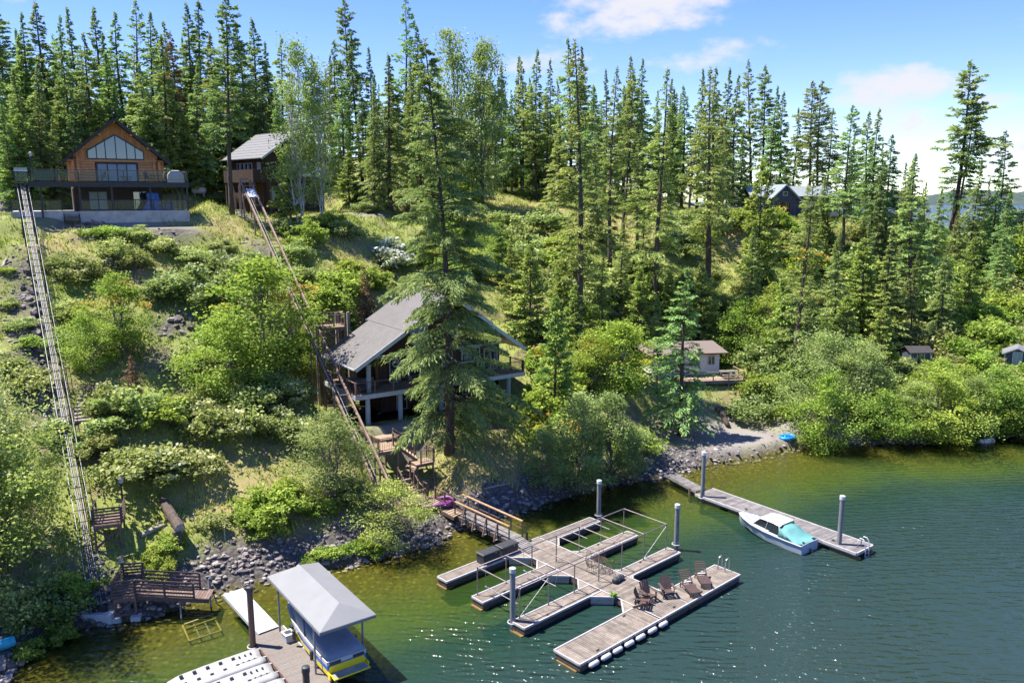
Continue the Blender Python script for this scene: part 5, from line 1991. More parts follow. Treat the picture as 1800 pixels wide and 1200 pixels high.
# the runabout
q0, q1 = P(1322, 906, .55), P(1440, 958, .1)
rdir = Vector((math.cos(ang), math.sin(ang), 0))
rn = Vector((-rdir.y, rdir.x, 0))
st0 = Vector((rb_.x, rb_.y, 0)) - rdir * 2.55 - rn * 1.18
BL = 5.6
bt_ = thing('runabout_boat', 'white cabin runabout with turquoise canvas cover moored at the grey dock', 'boat', (st0.x, st0.y, 0), ang + math.pi)
sts = [(0, .98, .92, -.28, .02, .62), (1.2, 1.03, .95, -.30, .02, .64), (2.8, 1.02, .90, -.30, .06, .70), (4.0, .86, .68, -.25, .16, .78), (4.9, .52, .34, -.12, .32, .85), (5.4, .2, .1, .1, .5, .89), (5.6, .03, .02, .4, .7, .9)]
mb = MB()
mb.loft(hull(BL, sts))
mb.build('hull', M['boat_blue_white'], bt_, False)
mb = MB()
for s in (-1, 1):
    mb.tube([(x, s * (hb_ + .01), sz) for x, hb_, cb, kz, cz, sz in sts], .045, 6)
mb.build('rub_rail', M['boat_white'], bt_)
mb = MB()
rings = [[(x, -hb_ * .97, sz + .05), (x, hb_ * .97, sz + .05), (x, hb_ * .8, sz + .09), (x, -hb_ * .8, sz + .09)] for x, hb_, cb, kz, cz, sz in [(2.6, 1.0, 0, 0, 0, .70), (3.3, .96, 0, 0, 0, .74), (4.0, .85, 0, 0, 0, .78), (4.9, .5, 0, 0, 0, .85), (5.45, .15, 0, 0, 0, .89)]]
mb.loft(rings)
mb.build('foredeck', M['boat_white'], bt_)
# hard top on slanted pillars with windows
mb = MB()
mb.loft([[(x, -w, z), (x, w, z), (x, w * .9, z + .07), (x, -w * .9, z + .07)] for x, w, z in ((1.75, .80, 1.38), (2.2, .82, 1.42), (3.0, .80, 1.42), (3.45, .70, 1.36))])
mb.build('hard_top', M['boat_white'], bt_)
for s in (-1, 1):
    bar('top_pillar', M['boat_white'], bt_, (1.7, s * .86, .72), (1.85, s * .78, 1.4), .09, .07)
    bar('top_pillar', M['boat_white'], bt_, (3.95, s * .72, .86), (3.4, s * .68, 1.38), .07, .05)
    mb = MB()
    mb.prism([(1.85, s * .87, .80), (3.85, s * .74, .90), (3.4, s * .69, 1.34), (1.95, s * .79, 1.36)], (0, -s * .02, 0))
    mb.build('side_window', M['glass_dark'], bt_)
    bar('window_bar', M['boat_white'], bt_, (2.9, s * .83, .8), (2.75, s * .77, 1.36), .05, .04)
slab(bt_, 'windscreen', [(3.9, -.7, .88), (3.9, .7, .88), (3.42, .66, 1.36), (3.42, -.66, 1.36)], .02, 'glass_dark')
mb = MB()
rings = []
for x, w, z in ((1.8, .79, 1.40), (1.3, .9, 1.12), (.7, .97, .86), (.05, .97, .70)):
    rings.append([(x, -1.0, .66), (x, -w, z - .14), (x, -w * .45, z - .02), (x, w * .45, z), (x, w, z - .14), (x, 1.0, .66)])
mb.loft(rings)
mb.build('canvas_cover', M['teal_cover'], bt_, True)
rod('outdrive', M['black_plastic'], bt_, (-.1, 0, .25), (-.25, 0, -.35), .09, 8)
for s in (-.55, .55):
    bx('tail_light', M['black_plastic'], bt_, .08, .2, s - .05, s + .05, .70, .78)
mb = MB()
mb.tube([(4.2, -.55, .9), (4.6, -.42, 1.02), (5.2, -.12, 1.08), (5.2, .12, 1.08), (4.6, .42, 1.02), (4.2, .55, .9)], .018, 6)
mb.build('bow_rail', M['steel'], bt_)

for nm, a_, b_, lab in ((0, (5.3, .0, .98), (6.3, -1.7, .56), 'slack mooring line from the runabout bow to the grey dock'), (1, (.15, -.8, .72), (-.6, -1.75, .56), 'short mooring line from the runabout stern to the grey dock')):
    ml_ = thing('mooring_line', lab, 'rope', bt_.matrix_basis @ Vector(b_), ang + math.pi)
    e_ = Vector(a_) - Vector(b_)
    mb = MB()
    mb.tube([e_ * f + Vector((0, 0, -.16 * math.sin(f * math.pi))) for f in np.linspace(0, 1, 9)], .016, 6)
    mb.build('rope', M['cable'], ml_, True)
    bx('cleat', M['black_steel'], ml_, -.1, .1, -.03, .03, -.03, .03)

# ------------------------------------------------------------------ left dock, jet ski floats, covered boat lift
A_, B_, C_ = P(443.75, 1121, .5), P(497.5, 1099, .5), P(592.5, 1200, .5)
ang2 = math.atan2(C_.y - B_.y, C_.x - B_.x)
W2 = (B_ - A_).length
ld = thing('taupe_dock', 'taupe plank dock with a brown pile and white equipment box', 'dock', (B_.x, B_.y, 0), ang2)
bpy.context.view_layer.update()
# local x runs out into the lake, y from 0 (lift side) to -W2 (float side)
planks(ld, 0, 13, -W2, 0, .5, 'deck_taupe', 'y', .145, .04, .008)
bx('frame_skirt', M['float_dark'], ld, .05, 12.95, -W2 + .05, -.05, -.2, .44)
bx('edge_trim', M['white_paint'], ld, 0, 13, -.03, .04, .3, .515)
bx('edge_trim', M['wood_brown'], ld, 0, 13, -W2 - .04, -W2 + .03, .3, .515)
bx('edge_trim', M['deck_taupe'], ld, -.05, .02, -W2, 0, .3, .515)
p0, p1 = (P(396, 1044, .95) + P(422.5, 1034, .95)) / 2, (P(458.75, 1113, .56) + P(486, 1101.5, .56)) / 2
rp = thing('white_ramp', 'narrow white plank ramp from the stones to the taupe dock', 'gangway', (0, 0, 0))
gd = p1 - p0
gn = Vector((-gd.y, gd.x, 0)).normalized()
for i in range(30):
    c = p0 + gd * ((i + .5) / 30)
    bar('plank', M['white_paint'], rp, c - gn * .52, c + gn * .52, gd.length / 30 * .96, .04)
for k in (-.54, .54):
    bar('side_rail', M['white_paint'], rp, p0 + gn * k - Vector((0, 0, .08)), p1 + gn * k - Vector((0, 0, .08)), .06, .2)
q = ld.matrix_basis.inverted() @ P(440, 1134, .5)
pile(0, 0, 3.65, 'tall brown steel pile at the corner of the taupe dock', 'pile_brown', .155, loc=ld.matrix_basis @ Vector((q.x, -W2 - .2, 0)))
pt2 = P(537, 1172, 3.65)
q = ld.matrix_basis.inverted() @ pt2
pile(0, 0, 3.65, 'dark pile top rising past the jet ski floats', 'pile_brown', .155, loc=Vector((pt2.x, pt2.y, 0)))
q = ld.matrix_basis.inverted() @ P(510, 1123, .5)
eb = thing('equipment_box', 'white equipment box with a small solar panel on the dock edge', 'box', ld.matrix_basis @ Vector((q.x, -.32, .502)), ang2)
mb = MB()
mb.loft([[(sx * a, sy * b, z) for sx, sy in ((-1, -1), (1, -1), (1, 1), (-1, 1))] for z, a, b in ((0, .3, .22), (.38, .32, .24))])
mb.build('body', M['white_paint'], eb)
slab(eb, 'lid', [(-.35, -.27, .40), (.35, -.27, .44), (.35, .27, .44), (-.35, .27, .40)], .05, 'white_paint')
slab(eb, 'solar_panel', [(-.2, -.17, .428), (.15, -.17, .448), (.15, .17, .448), (-.2, .17, .428)], .012, 'frame_dark')
# jet ski floats: white moulded lanes with paired black rollers
for k in range(4):
    q = ld.matrix_basis.inverted() @ P(455, 1134, .4)
    x0 = q.x + .1 + k * 1.62
    t = thing('jet_ski_float', 'white moulded jet ski float with black rollers, ' + ['at the shoreward end', 'second of the row from the brown pile', 'third of the row from the brown pile', 'outermost of the row'][k], 'float', ld.matrix_basis @ Vector((x0 + .78, -W2 - .12, 0)), ang2 - math.pi / 2)
    # local +x away from the dock, y across
    Lf = 4.6
    mb = MB()
    rings = []
    for x, w, zt in ((0, .74, .42), (.3, .78, .44), (1.2, .78, .44), (2.6, .78, .42), (3.8, .76, .38), (4.35, .66, .30), (4.6, .40, .18)):
        rings.append([(x, -w, -.2), (x, -w, zt - .06), (x, -w * .86, zt + .03), (x, -w * .5, zt + .07), (x, -w * .12, zt - .10), (x, w * .12, zt - .10), (x, w * .5, zt + .07), (x, w * .86, zt + .03), (x, w, zt - .06), (x, w, -.2)])
    mb.loft(rings)
    mb.build('body', M['pwc_float'], t, True)
    for s in (-1, 1):
        for j in range(5):
            x = 1.3 + j * .62
            mb = MB()
            mb.tube([(x - .07, s * .36, .50), (x + .07, s * .36, .505)], .055, 10)
            r0 = mb.build('roller', M['black_plastic'], t)
            bx('roller_pocket', M['black_plastic'], r0, x - .085, x + .085, s * .36 - .075, s * .36 + .075, .46, .497)
        for j in range(3):
            mb = MB()
            mb.tube([(.45 + j * .28, s * .3, .49), (.45 + j * .28, s * .3, .525)], .045, 10)
            mb.build('plug', M['black_plastic'], t)
    mb = MB()
    mb.loft([[(x, -.22 * k_, z), (x, .22 * k_, z), (x, .16 * k_, z + .1 * k_), (x, -.16 * k_, z + .1 * k_)] for x, z, k_ in ((.25, .33, 1), (.8, .33, 1.2), (1.15, .33, .4))])
    mb.build('bow_stop', M['pwc_float'], t)
    bx('connector', M['grey_steel'], t, -.16, .05, -.5, -.38, .3, .5)
    bx('connector', M['grey_steel'], t, -.16, .05, .38, .5, .3, .5)
# canopy on the lift
CZ = 3.25
c0, c1, c2, c3 = P(478, 1013, CZ), P(566, 1109, CZ), P(656, 1080, CZ), P(553, 988, CZ)
cdir = ((c1 - c0) + (c2 - c3)).normalized()
ca = math.atan2(cdir.y, cdir.x)
cc = (c0 + c1 + c2 + c3) / 4
CL, CW = 6.95, 2.85
bl = thing('boat_lift', 'boat lift with white posts under a pale grey hipped canopy', 'boat lift', (cc.x, cc.y, 0), ca)
bpy.context.view_layer.update()
hl, hw, rz = CL / 2, CW / 2, .62
rid = hl - 1.0
for nm, pts in (('roof_panel', [(-hl, -hw, CZ), (hl, -hw, CZ), (rid, 0, CZ + rz), (-rid, 0, CZ + rz)]), ('roof_panel', [(hl, hw, CZ), (-hl, hw, CZ), (-rid, 0, CZ + rz), (rid, 0, CZ + rz)]),
                ('roof_end', [(hl, -hw, CZ), (hl, hw, CZ), (rid, 0, CZ + rz)]), ('roof_end', [(-hl, hw, CZ), (-hl, -hw, CZ), (-rid, 0, CZ + rz)])):
    mb = MB()
    mb.prism(pts, (0, 0, -.03))
    mb.build(nm, M['canopy'], bl)
for p, q in (((-hl, -hw, 0), (hl, -hw, 0)), ((-hl, hw, 0), (hl, hw, 0)), ((-hl, -hw, 0), (-hl, hw, 0)), ((hl, -hw, 0), (hl, hw, 0))):
    bar('valance', M['canopy_edge'], bl, Vector(p) + Vector((0, 0, CZ - .09)), Vector(q) + Vector((0, 0, CZ - .09)), .03, .14)
for x in (-hl + 1.0, hl - 1.2):
    for y in (-hw + .18, hw - .18):
        rod('post', M['white_pipe'], bl, (x, y, -1.6), (x, y, CZ - .05), .055, 8)
    bar('cradle_beam', M['grey_steel'], bl, (x, -hw + .2, .3), (x, hw - .2, .3), .1, .14)
for y in (-.55, .55):
    bar('bunk', M['black_steel'], bl, (-hl + .6, y, .42), (hl - .8, y, .42), .12, .1)
# wake boat on it, bow to the shore
wb = thing('wake_boat', 'blue white and yellow wakeboard boat under grey cover on the lift', 'boat', bl.matrix_basis @ Vector((hl - .35, 0, .62)), ca + math.pi)
sts = [(0, 1.02, .98, -.05, .10, .80), (1.2, 1.06, 1.0, -.10, .08, .82), (3.0, 1.06, .96, -.12, .10, .88), (4.6, .98, .8, -.10, .20, .96), (5.8, .74, .5, .05, .40, 1.02), (6.4, .42, .22, .3, .62, 1.06), (6.6, .2, .1, .5, .8, 1.06)]
mb = MB()
mb.loft([[(x, -cb, cz), (x, 0, kz), (x, cb, cz), (x, cb + (hb_ - cb) * .4, cz + (sz - cz) * .38), (x, -cb - (hb_ - cb) * .4, cz + (sz - cz) * .38)] for x, hb_, cb, kz, cz, sz in sts])
mb.build('lower_hull', M['boat_yellow'], wb)
mb = MB()
mb.loft([[(x, -cb - (hb_ - cb) * .4, cz + (sz - cz) * .381), (x, cb + (hb_ - cb) * .4, cz + (sz - cz) * .381), (x, cb + (hb_ - cb) * .8, cz + (sz - cz) * .72), (x, -cb - (hb_ - cb) * .8, cz + (sz - cz) * .72)] for x, hb_, cb, kz, cz, sz in sts])
mb.build('blue_band', M['boat_blue'], wb)
mb = MB()
mb.loft([[(x, -cb - (hb_ - cb) * .8, cz + (sz - cz) * .721), (x, cb + (hb_ - cb) * .8, cz + (sz - cz) * .721), (x, hb_, sz), (x, -hb_, sz)] for x, hb_, cb, kz, cz, sz in sts])
mb.build('white_band', M['boat_white'], wb)
mb = MB()
mb.loft([[(x, -w, z0), (x, -w * .8, z0 + h), (x, w * .8, z0 + h), (x, w, z0)] for x, w, z0, h in ((.05, .98, .80, .06), (.5, 1.0, .82, .26), (1.6, 1.0, .84, .30), (2.9, 1.0, .88, .34), (3.6, .98, .90, .55), (4.3, .9, .94, .40), (5.4, .7, 1.0, .16), (6.3, .36, 1.05, .06))])
mb.build('cover', M['cover_grey'], wb, True)
mb = MB()
mb.tube([(2.7, -1.0, .9), (2.9, -.95, 1.75), (3.0, -.5, 1.95), (3.0, .5, 1.95), (2.9, .95, 1.75), (2.7, 1.0, .9)], .045, 8)
mb.build('tower', M['black_steel'], wb)
bx('swim_platform', M['boat_yellow'], wb, -.62, -.02, -.92, .92, .14, .2)
bx('platform_pad', M['grey_steel'], wb, -.58, -.06, -.85, .85, .2, .215)
bx('transom', M['boat_yellow'], wb, -.03, .02, -.9, .9, .2, .55)
for s in (-1, 1):
    bx('tail_vent', M['black_plastic'], wb, -.05, -.01, s * .6 - .28, s * .6 + .28, .6, .74)
    bx('wake_tab', M['boat_yellow'], wb, -.3, -.02, s * .98 - .03, s * .98 + .03, .0, .3)
    for x in (1.5, 3.8):
        mb = MB()
        mb.tube([(x, s * 1.16, .22), (x, s * 1.16, .3), (x, s * 1.16, .72), (x, s * 1.16, .78)], [.03, .09, .09, .03], 10)
        mb.build('fender', M['black_plastic'], wb)
# ------------------------------------------------------------------ the two hillside trams
def tram(name, label, p0, p1, gauge, n, rm, tm, rw, rh, pipes=None, posts=9):
    t = thing(name, label, 'tram', (p0.x, p0.y, p0.z))
    d = p1 - p0
    h = Vector((d.x, d.y, 0)).normalized()
    s = Vector((-h.y, h.x, 0)) * (gauge / 2)
    o = Vector((0, 0, 0))
    for k in (-1, 1):
        bar('rail', M[rm], t, s * k, d + s * k, rw, rh)
    for i in range(n + 1):
        c = d * (i / n) + (Vector((0, 0, .10)) if pipes and rm == 'grey_steel' else Vector((0, 0, -rh * .2)))
        bar('rung', M[tm], t, c - s, c + s, .028 if rm == 'grey_steel' else .07, .028 if rm == 'grey_steel' else .06)
    if pipes:
        for off, r, m in pipes:
            rod('track_pipe', M[m], t, s * off + Vector((0, 0, .05)), d + s * off + Vector((0, 0, .05)), r, 8)
    for i in range(posts + 1):
        c = d * (i / posts)
        for k in (-1, 1):
            w = p0 + c + s * k
            g = gz(w.x, w.y)
            if DBG:
                print('TRAM', name, i, 'z %.2f ground %.2f' % (w.z, g))
            if w.z - g > .15:
                bar('support_post', M[tm], t, (c + s * k) + Vector((0, 0, g - w.z - .3)), c + s * k - Vector((0, 0, rh * .5)), .1, .1)
    return t


T1b = P(176, 1076, .55)
lcf = lambda x, y, z: Vector((LOG_O.x + x * math.cos(A_LOG) - y * math.sin(A_LOG), LOG_O.y + x * math.sin(A_LOG) + y * math.cos(A_LOG), z))
T1t = lcf(-.62, .2, 24.0)
t1 = tram('hillside_tram', 'long grey steel tram track with white pipes below the log cabin', T1b, T1t, .84, 50, 'grey_steel', 'black_steel', .03, .045,
          [(-.36, .034, 'white_pipe'), (-.12, .026, 'rail_brown'), (.12, .03, 'white_pipe'), (.36, .034, 'white_pipe')], 14)
T2b = P(704, 922, 1.5)
T2t = PY(430, 315, 86)
t2 = tram('hillside_tram', 'long reddish brown tram track climbing past the lake house to dark house', T2b, T2t, 1.0, 36, 'rail_brown', 'rail_brown', .13, .2,
          [(.45, .014, 'cable')], 7)
d = T2t - T2b
bar('end_bar', M['rail_brown'], t2, d + Vector((-.5, -.3, 0)), d + Vector((.5, .3, 0)), .13, .2)
# tram car parked at the log cabin: open box with glass sides
tcx = thing('tram_car', 'glass-sided tram car parked beside the log cabin deck', 'tram car', lcf(-.65, .35, 24.15), A_LOG)
bx('floor', M['black_steel'], tcx, -.55, .55, -.6, .6, 0, .08)
for sx in (-.52, .52):
    for sy in (-.57, .57):
        bar('corner_post', M['black_steel'], tcx, (sx, sy, .08), (sx, sy, 1.35), .05, .05)
for s in (-1, 1):
    bx('glass_panel', M['glass_rail'], tcx, -.48, .48, s * .57 - .01, s * .57 + .01, .15, 1.0)
    bx('glass_panel', M['glass_rail'], tcx, s * .52 - .01, s * .52 + .01, -.5, .5, .15, 1.0)
    bar('top_rail', M['steel'], tcx, (-.55, s * .57, 1.08), (.55, s * .57, 1.08), .05, .05)
    bar('top_rail', M['steel'], tcx, (s * .52, -.57, 1.081), (s * .52, .57, 1.081), .05, .05)
bx('hood', M['grey_steel'], tcx, -.5, .5, -.59, -.5, 1.02, 1.34)
bar('car_leg', M['black_steel'], tcx, (.2, -.4, -.7), (.2, -.4, 0), .1, .1)
# counterweight plate on the brown tram
f = .93
c = T2b + d * f
cw = thing('tram_trolley', 'pale grey trolley plate sitting between the brown tram rails', 'trolley', c + Vector((0, 0, .16)), math.atan2(d.y, d.x) - math.pi / 2)
mb = MB()
sl_ = d.z / math.hypot(d.x, d.y)
mb.prism([(-.42, -.7, -.7 * sl_), (.42, -.7, -.7 * sl_), (.42, .7, .7 * sl_), (-.42, .7, .7 * sl_)], (0, 0, .06))
mb.build('plate', M['white_paint'], cw)
for sx in (-.44, .44):
    for y in (-.5, .5):
        rod('wheel', M['black_steel'], cw, (sx - .04, y, y * sl_ - .06), (sx + .04, y, y * sl_ - .06), .09, 12)
# winch frame at the head of the brown tram
wf = thing('winch_stand', 'dark steel winch stand at the head of the brown tram', 'winch', (T2t.x, T2t.y, gz(T2t.x, T2t.y)), math.atan2(d.y, d.x) - math.pi / 2)
hh = T2t.z - gz(T2t.x, T2t.y)
for sx in (-.5, .5):
    bar('post', M['rail_brown'], wf, (sx, 0, -.3), (sx, 0, hh), .12, .12)
    bar('post', M['rail_brown'], wf, (sx, -1.2, -.6), (sx, -1.2, hh - .75), .12, .12)
bar('crossbeam', M['rail_brown'], wf, (-.5, 0, hh * .5), (.5, 0, hh * .5), .1, .1)
mb = MB()
mb.tube([(-.3, 0, hh * .5 + .25), (.3, 0, hh * .5 + .25)], .18, 14)
mb.build('drum', M['grey_steel'], wf)
# half-way landing beside the brown tram
best = min((abs(900 + FPX * (T2b + d * (k / 400)).x / ((T2b + d * (k / 400)).y * math.cos(PITCH) - ((T2b + d * (k / 400)).z - CAM_H) * math.sin(PITCH)) - 546), k) for k in range(401))[1]
c = T2b + d * (best / 400)
lp = thing('tram_landing', 'brown timber landing with railings half way up the brown tram', 'landing', (c.x, c.y, 0), math.radians(28))
bpy.context.view_layer.update()
z = c.z - .15
platform(lp, (V3(.75, -.9), V3(2.0, 0, 0), V3(0, 1.9, 0)), z)
railing(lp, (.8, -.88, z), (2.7, -.88, z), 1.0, posts=.95)
railing(lp, (2.72, -.75, z), (2.72, .95, z), 1.0, posts=1.0)
railing(lp, (.8, .98, z), (2.7, .98, z), 1.0, posts=1.0)
for x, y in ((.8, 1.3), (2.6, 1.35), (3.6, 1.2)):
    q = lp.matrix_basis @ Vector((x, y, 0))
    g = gz(q.x, q.y)
    bar('anchor_post', M['driftwood'], lp, (x, y, g - .4), (x, y, max(z + .9, g + .8)), .22, .22)
bar('brace', M['wood_brown'], lp, (.8, -.85, z - 1.4), (2.7, -.85, z - .1), .07, .09)
bar('brace', M['wood_brown'], lp, (2.7, -.86, z - 1.4), (.8, -.86, z - .1), .07, .09)


# ------------------------------------------------------------------ wooden platforms at the foot of the grey tram
def slat_side(par, p, q, h=1.0, n=6, m='dark_brown'):
    p, q = Vector(p), Vector(q)
    k = max(1, round((q - p).length / 1.4))
    for i in range(k + 1):
        a = p + (q - p) * (i / k)
        bar('post', M[m], par, a, a + Vector((0, 0, h)), .1, .1)
    off = (q - p).normalized().cross(Vector((0, 0, 1))) * .065
    for i in range(n):
        z = .12 + (h - .12) * i / (n - 1)
        bar('rail_slat', M[m], par, p + off + Vector((0, 0, z)), q + off + Vector((0, 0, z)), .03, .10)


b = hit(193, 968)
up_ = thing('upper_tram_platform', 'dark brown slatted platform on tall legs beside the grey tram', 'platform', (b.x, b.y, 0), math.radians(20))
bpy.context.view_layer.update()
z = PY(193, 921, b.y).z
platform(up_, (V3(-.75, 0), V3(1.5, 0, 0), V3(0, 1.7, 0)), z, 'wood_brown')
slat_side(up_, (-.75, -.02, z), (.75, -.02, z), 1.0)
slat_side(up_, (.77, .1, z), (.77, 1.7, z), 1.0)
slat_side(up_, (-.77, .5, z), (-.77, 1.7, z), 1.0, 3)
bar('cross_brace', M['dark_brown'], up_, (-.7, .06, b.z + .2), (.7, .06, z - .2), .05, .12)
bar('cross_brace', M['dark_brown'], up_, (.7, .03, b.z + .2), (-.7, .03, z - .2), .05, .12)
q = up_.matrix_basis @ Vector((.7, 1.7, z))
lantern(q, 'lamp_post', 'black lantern post on the slatted platform corner', 1.8)
b = P(222, 1083, .25)
lo_ = thing('lower_tram_platform', 'dark brown slatted platform and railed ramp at the waterline', 'platform', (b.x, b.y, 0), math.radians(12))
bpy.context.view_layer.update()
z = PY(222, 1050, b.y).z
platform(lo_, (V3(-.6, 0), V3(1.15, 0, 0), V3(0, 2.2, 0)), z, 'wood_brown')
slat_side(lo_, (-.6, -.03, z), (.55, -.03, z), 1.0)
slat_side(lo_, (-.62, .05, z), (-.62, 2.2, z), 1.0)
slat_side(lo_, (-.55, 2.2, z), (.5, 2.2, z), 1.0)
bar('cross_brace', M['dark_brown'], lo_, (-.55, .06, .35), (.5, .06, z - .2), .05, .12)
bar('kick_board', M['dark_brown'], lo_, (-.6, .05, .35), (.55, .05, .35), .05, .16)
for x in (-.5, .5):
    bx('footing', M['concrete'], lo_, x - .25, x + .25, -.2, .25, .0, .28)
e = lo_.matrix_basis.inverted() @ P(372, 1044, .95)
r0, r1 = Vector((.6, .7, z)), Vector((e.x, e.y, .95))
rd_ = (r1 - r0)
rn_ = Vector((-rd_.y, rd_.x, 0)).normalized()
n = 26
for i in range(n):
    c = r0 + rd_ * ((i + .5) / n)
    bar('ramp_board', M['wood_brown'], lo_, c - rn_ * .55, c + rn_ * .55, rd_.length / n * .93, .04)
for k in (-.55, .55):
    bar('stringer', M['dark_brown'], lo_, r0 + rn_ * k - Vector((0, 0, .12)), r1 + rn_ * k - Vector((0, 0, .12)), .06, .24)
r2 = r0 + rd_ * .80
slat_side(lo_, r0 - rn_ * .6, r2 - rn_ * .6, .95, 5)
slat_side(lo_, r0 + rn_ * .6, r2 + rn_ * .6, .95, 5)
q = lo_.matrix_basis @ Vector((-.62, 2.2, z + 1.0))
lantern(q - Vector((0, 0, 1.0)), 'lamp_post', 'short lantern post on the waterline platform corner', 1.05)
# concrete tram footing with winch pedestal
p = hit(176, 1080)
tf = thing('tram_footing', 'grey concrete footing at the lower end of grey tram', 'footing', (p.x, p.y, p.z))
bx('block', M['concrete'], tf, -.8, .8, -.4, .5, -.4, .2)
bx('buffer', M['black_steel'], tf, -.4, .4, -.1, .1, .2, .5)
# ------------------------------------------------------------------ logs, barrel, lift frame, steps and other small things
b = hit(313, 966)
t0 = hit(286, 888)
lg = thing('propped_log', 'huge dark log propped on a stump post above the stones', 'log', b)
e0 = Vector((t0.x - b.x, t0.y - b.y, t0.z - b.z + .3))
e1 = PY(316, 928, b.y) - b
e1 = Vector(e1)
dd = (e1 - e0)
mb = MB()
mb.tube([e0 + dd * f_ + Vector((rt.normal(0, .03), rt.normal(0, .03), rt.normal(0, .03))) * (0 < f_ < 1) for f_ in (0, .12, .25, .38, .5, .62, .75, .88, 1.0)], [.25, .30, .27, .31, .28, .32, .29, .33, .31], 11)
mb.build('trunk', M['bark'], lg)
mb = MB()
mb.tube([e1 - dd.normalized() * .02, e1 + dd.normalized() * .015], .3, 14)
mb.build('cut_end', M['driftwood'], lg)
mb = MB()
mb.tube([(.0, 0, -.4), (.02, .02, (e1.z - .3) * .6), (0, .05, e1.z - .2)], [.3, .27, .26], 12)
mb.build('stump_post', M['bark'], lg)
b = hit(270, 935)
lg = thing('fallen_log', 'short grey fallen log lying uphill of the propped log', 'log', b, 1.1)
mb = MB()
mb.tube([(-.9, 0, .1), (0, .05, .16), (.9, 0, .12)], [.13, .15, .12], 10)
mb.build('trunk', M['driftwood'], lg, True)
mb = MB()
mb.tube([(.3, 0, .2), (.6, .25, .5)], [.05, .02], 6)
mb.build('branch_stub', M['driftwood'], lg)
for (x, y, lab) in ((342, 930, 'thin metal fence post nearest the propped log'), (377, 936, 'thin metal fence post in the middle of the grassy bank row'), (396, 952, 'thin metal fence post lowest on the grassy bank')):
    b = hit(x, y)
    t = thing('fence_post', lab, 'post', b)
    rod('shaft', M['grey_steel'], t, (0, 0, -.2), (0, 0, .85), .03, 6)
    rod('cap', M['white_paint'], t, (0, 0, .85), (0, 0, .93), .04, 6)
p = hit(10, 1142)
tb_ = thing('turquoise_drum', 'turquoise plastic drum lying at the water edge by the locust', 'drum', p, .9)
mb = MB()
mb.tube([(-.42, 0, .28), (-.38, 0, .28), (.38, 0, .28), (.42, 0, .28)], [.22, .28, .28, .22], 14)
mb.build('body', M['teal_paint'], tb_, True)
for x in (-.2, .2):
    mb = MB()
    mb.tube([(x - .02, 0, .28), (x + .02, 0, .28)], .295, 14)
    mb.build('hoop', M['teal_paint'], tb_)
# submerged lift frame
c = [P(311, 1062, .9), P(369, 1042, .9), P(333, 1126, -.25), P(389, 1108, -.25), P(322, 1098, -.12), P(377, 1080, -.12)]
lf = thing('lift_frame', 'yellowed boat lift frame standing in the shallows by the ramp', 'frame', (0, 0, 0))
f0, f1 = c[2], c[3]
b0, b1 = P(320, 1096, -.3), P(372, 1076, -.3)
rod('rail', M['yellow_wood'], lf, f0, f1, .05, 8)
rod('rail', M['yellow_wood'], lf, b0, b1, .05, 8)
rod('rail', M['yellow_wood'], lf, b0, f0, .05, 8)
rod('rail', M['yellow_wood'], lf, b1, f1, .05, 8)
for k in (.33, .66):
    rod('bunk', M['white_pipe'], lf, b0 + (b1 - b0) * k, f0 + (f1 - f0) * k, .05, 8)
m0, m1 = b0 + (f0 - b0) * .3, b1 + (f1 - b1) * .3
rod('cross_rail', M['yellow_wood'], lf, m0 + Vector((0, 0, .25)), m1 + Vector((0, 0, .25)), .05, 8)
rod('cross_rail', M['yellow_wood'], lf, m0 + (f0 - b0) * .2 + Vector((0, 0, .2)), m1 + (f1 - b1) * .2 + Vector((0, 0, .2)), .05, 8)
for q_, top in ((b0, 1.0), (b1, 1.5)):
    rod('upright', M['white_pipe'], lf, q_, Vector((q_.x - .25, q_.y + .5, top)), .05, 8)
    rod('upright', M['white_pipe'], lf, q_ + Vector((0, .9, 0)), Vector((q_.x - .25, q_.y + .5, top)), .035, 8)
mb = MB()
pc = Vector((b1.x - .25, b1.y + .5, 1.45))
mb.tube([pc + Vector((.22 * math.cos(a), 0, .22 * math.sin(a))) for a in np.linspace(0, 6.283, 15)], .03, 6, cap=False)
mb.build('winch_wheel', M['grey_steel'], lf)
# stone steps beside the grey tram
ss = thing('stone_steps', 'curving flight of pale stone steps beside the grey tram', 'steps', hit(146, 742))
base = ss.location.copy()
for i in range(8):
    f = i / 7
    h = hit(146 - 4 * math.sin(f * 3) + 9 * f, 742 - 44 * f)
    o = obj('step', unit('box', M['driftwood']), ss, Vector(h) - base + Vector((0, 0, .08)))
    o.scale = (1.0, .32, .16)
    o.rotation_euler = (0, 0, .5 + .25 * math.sin(i))
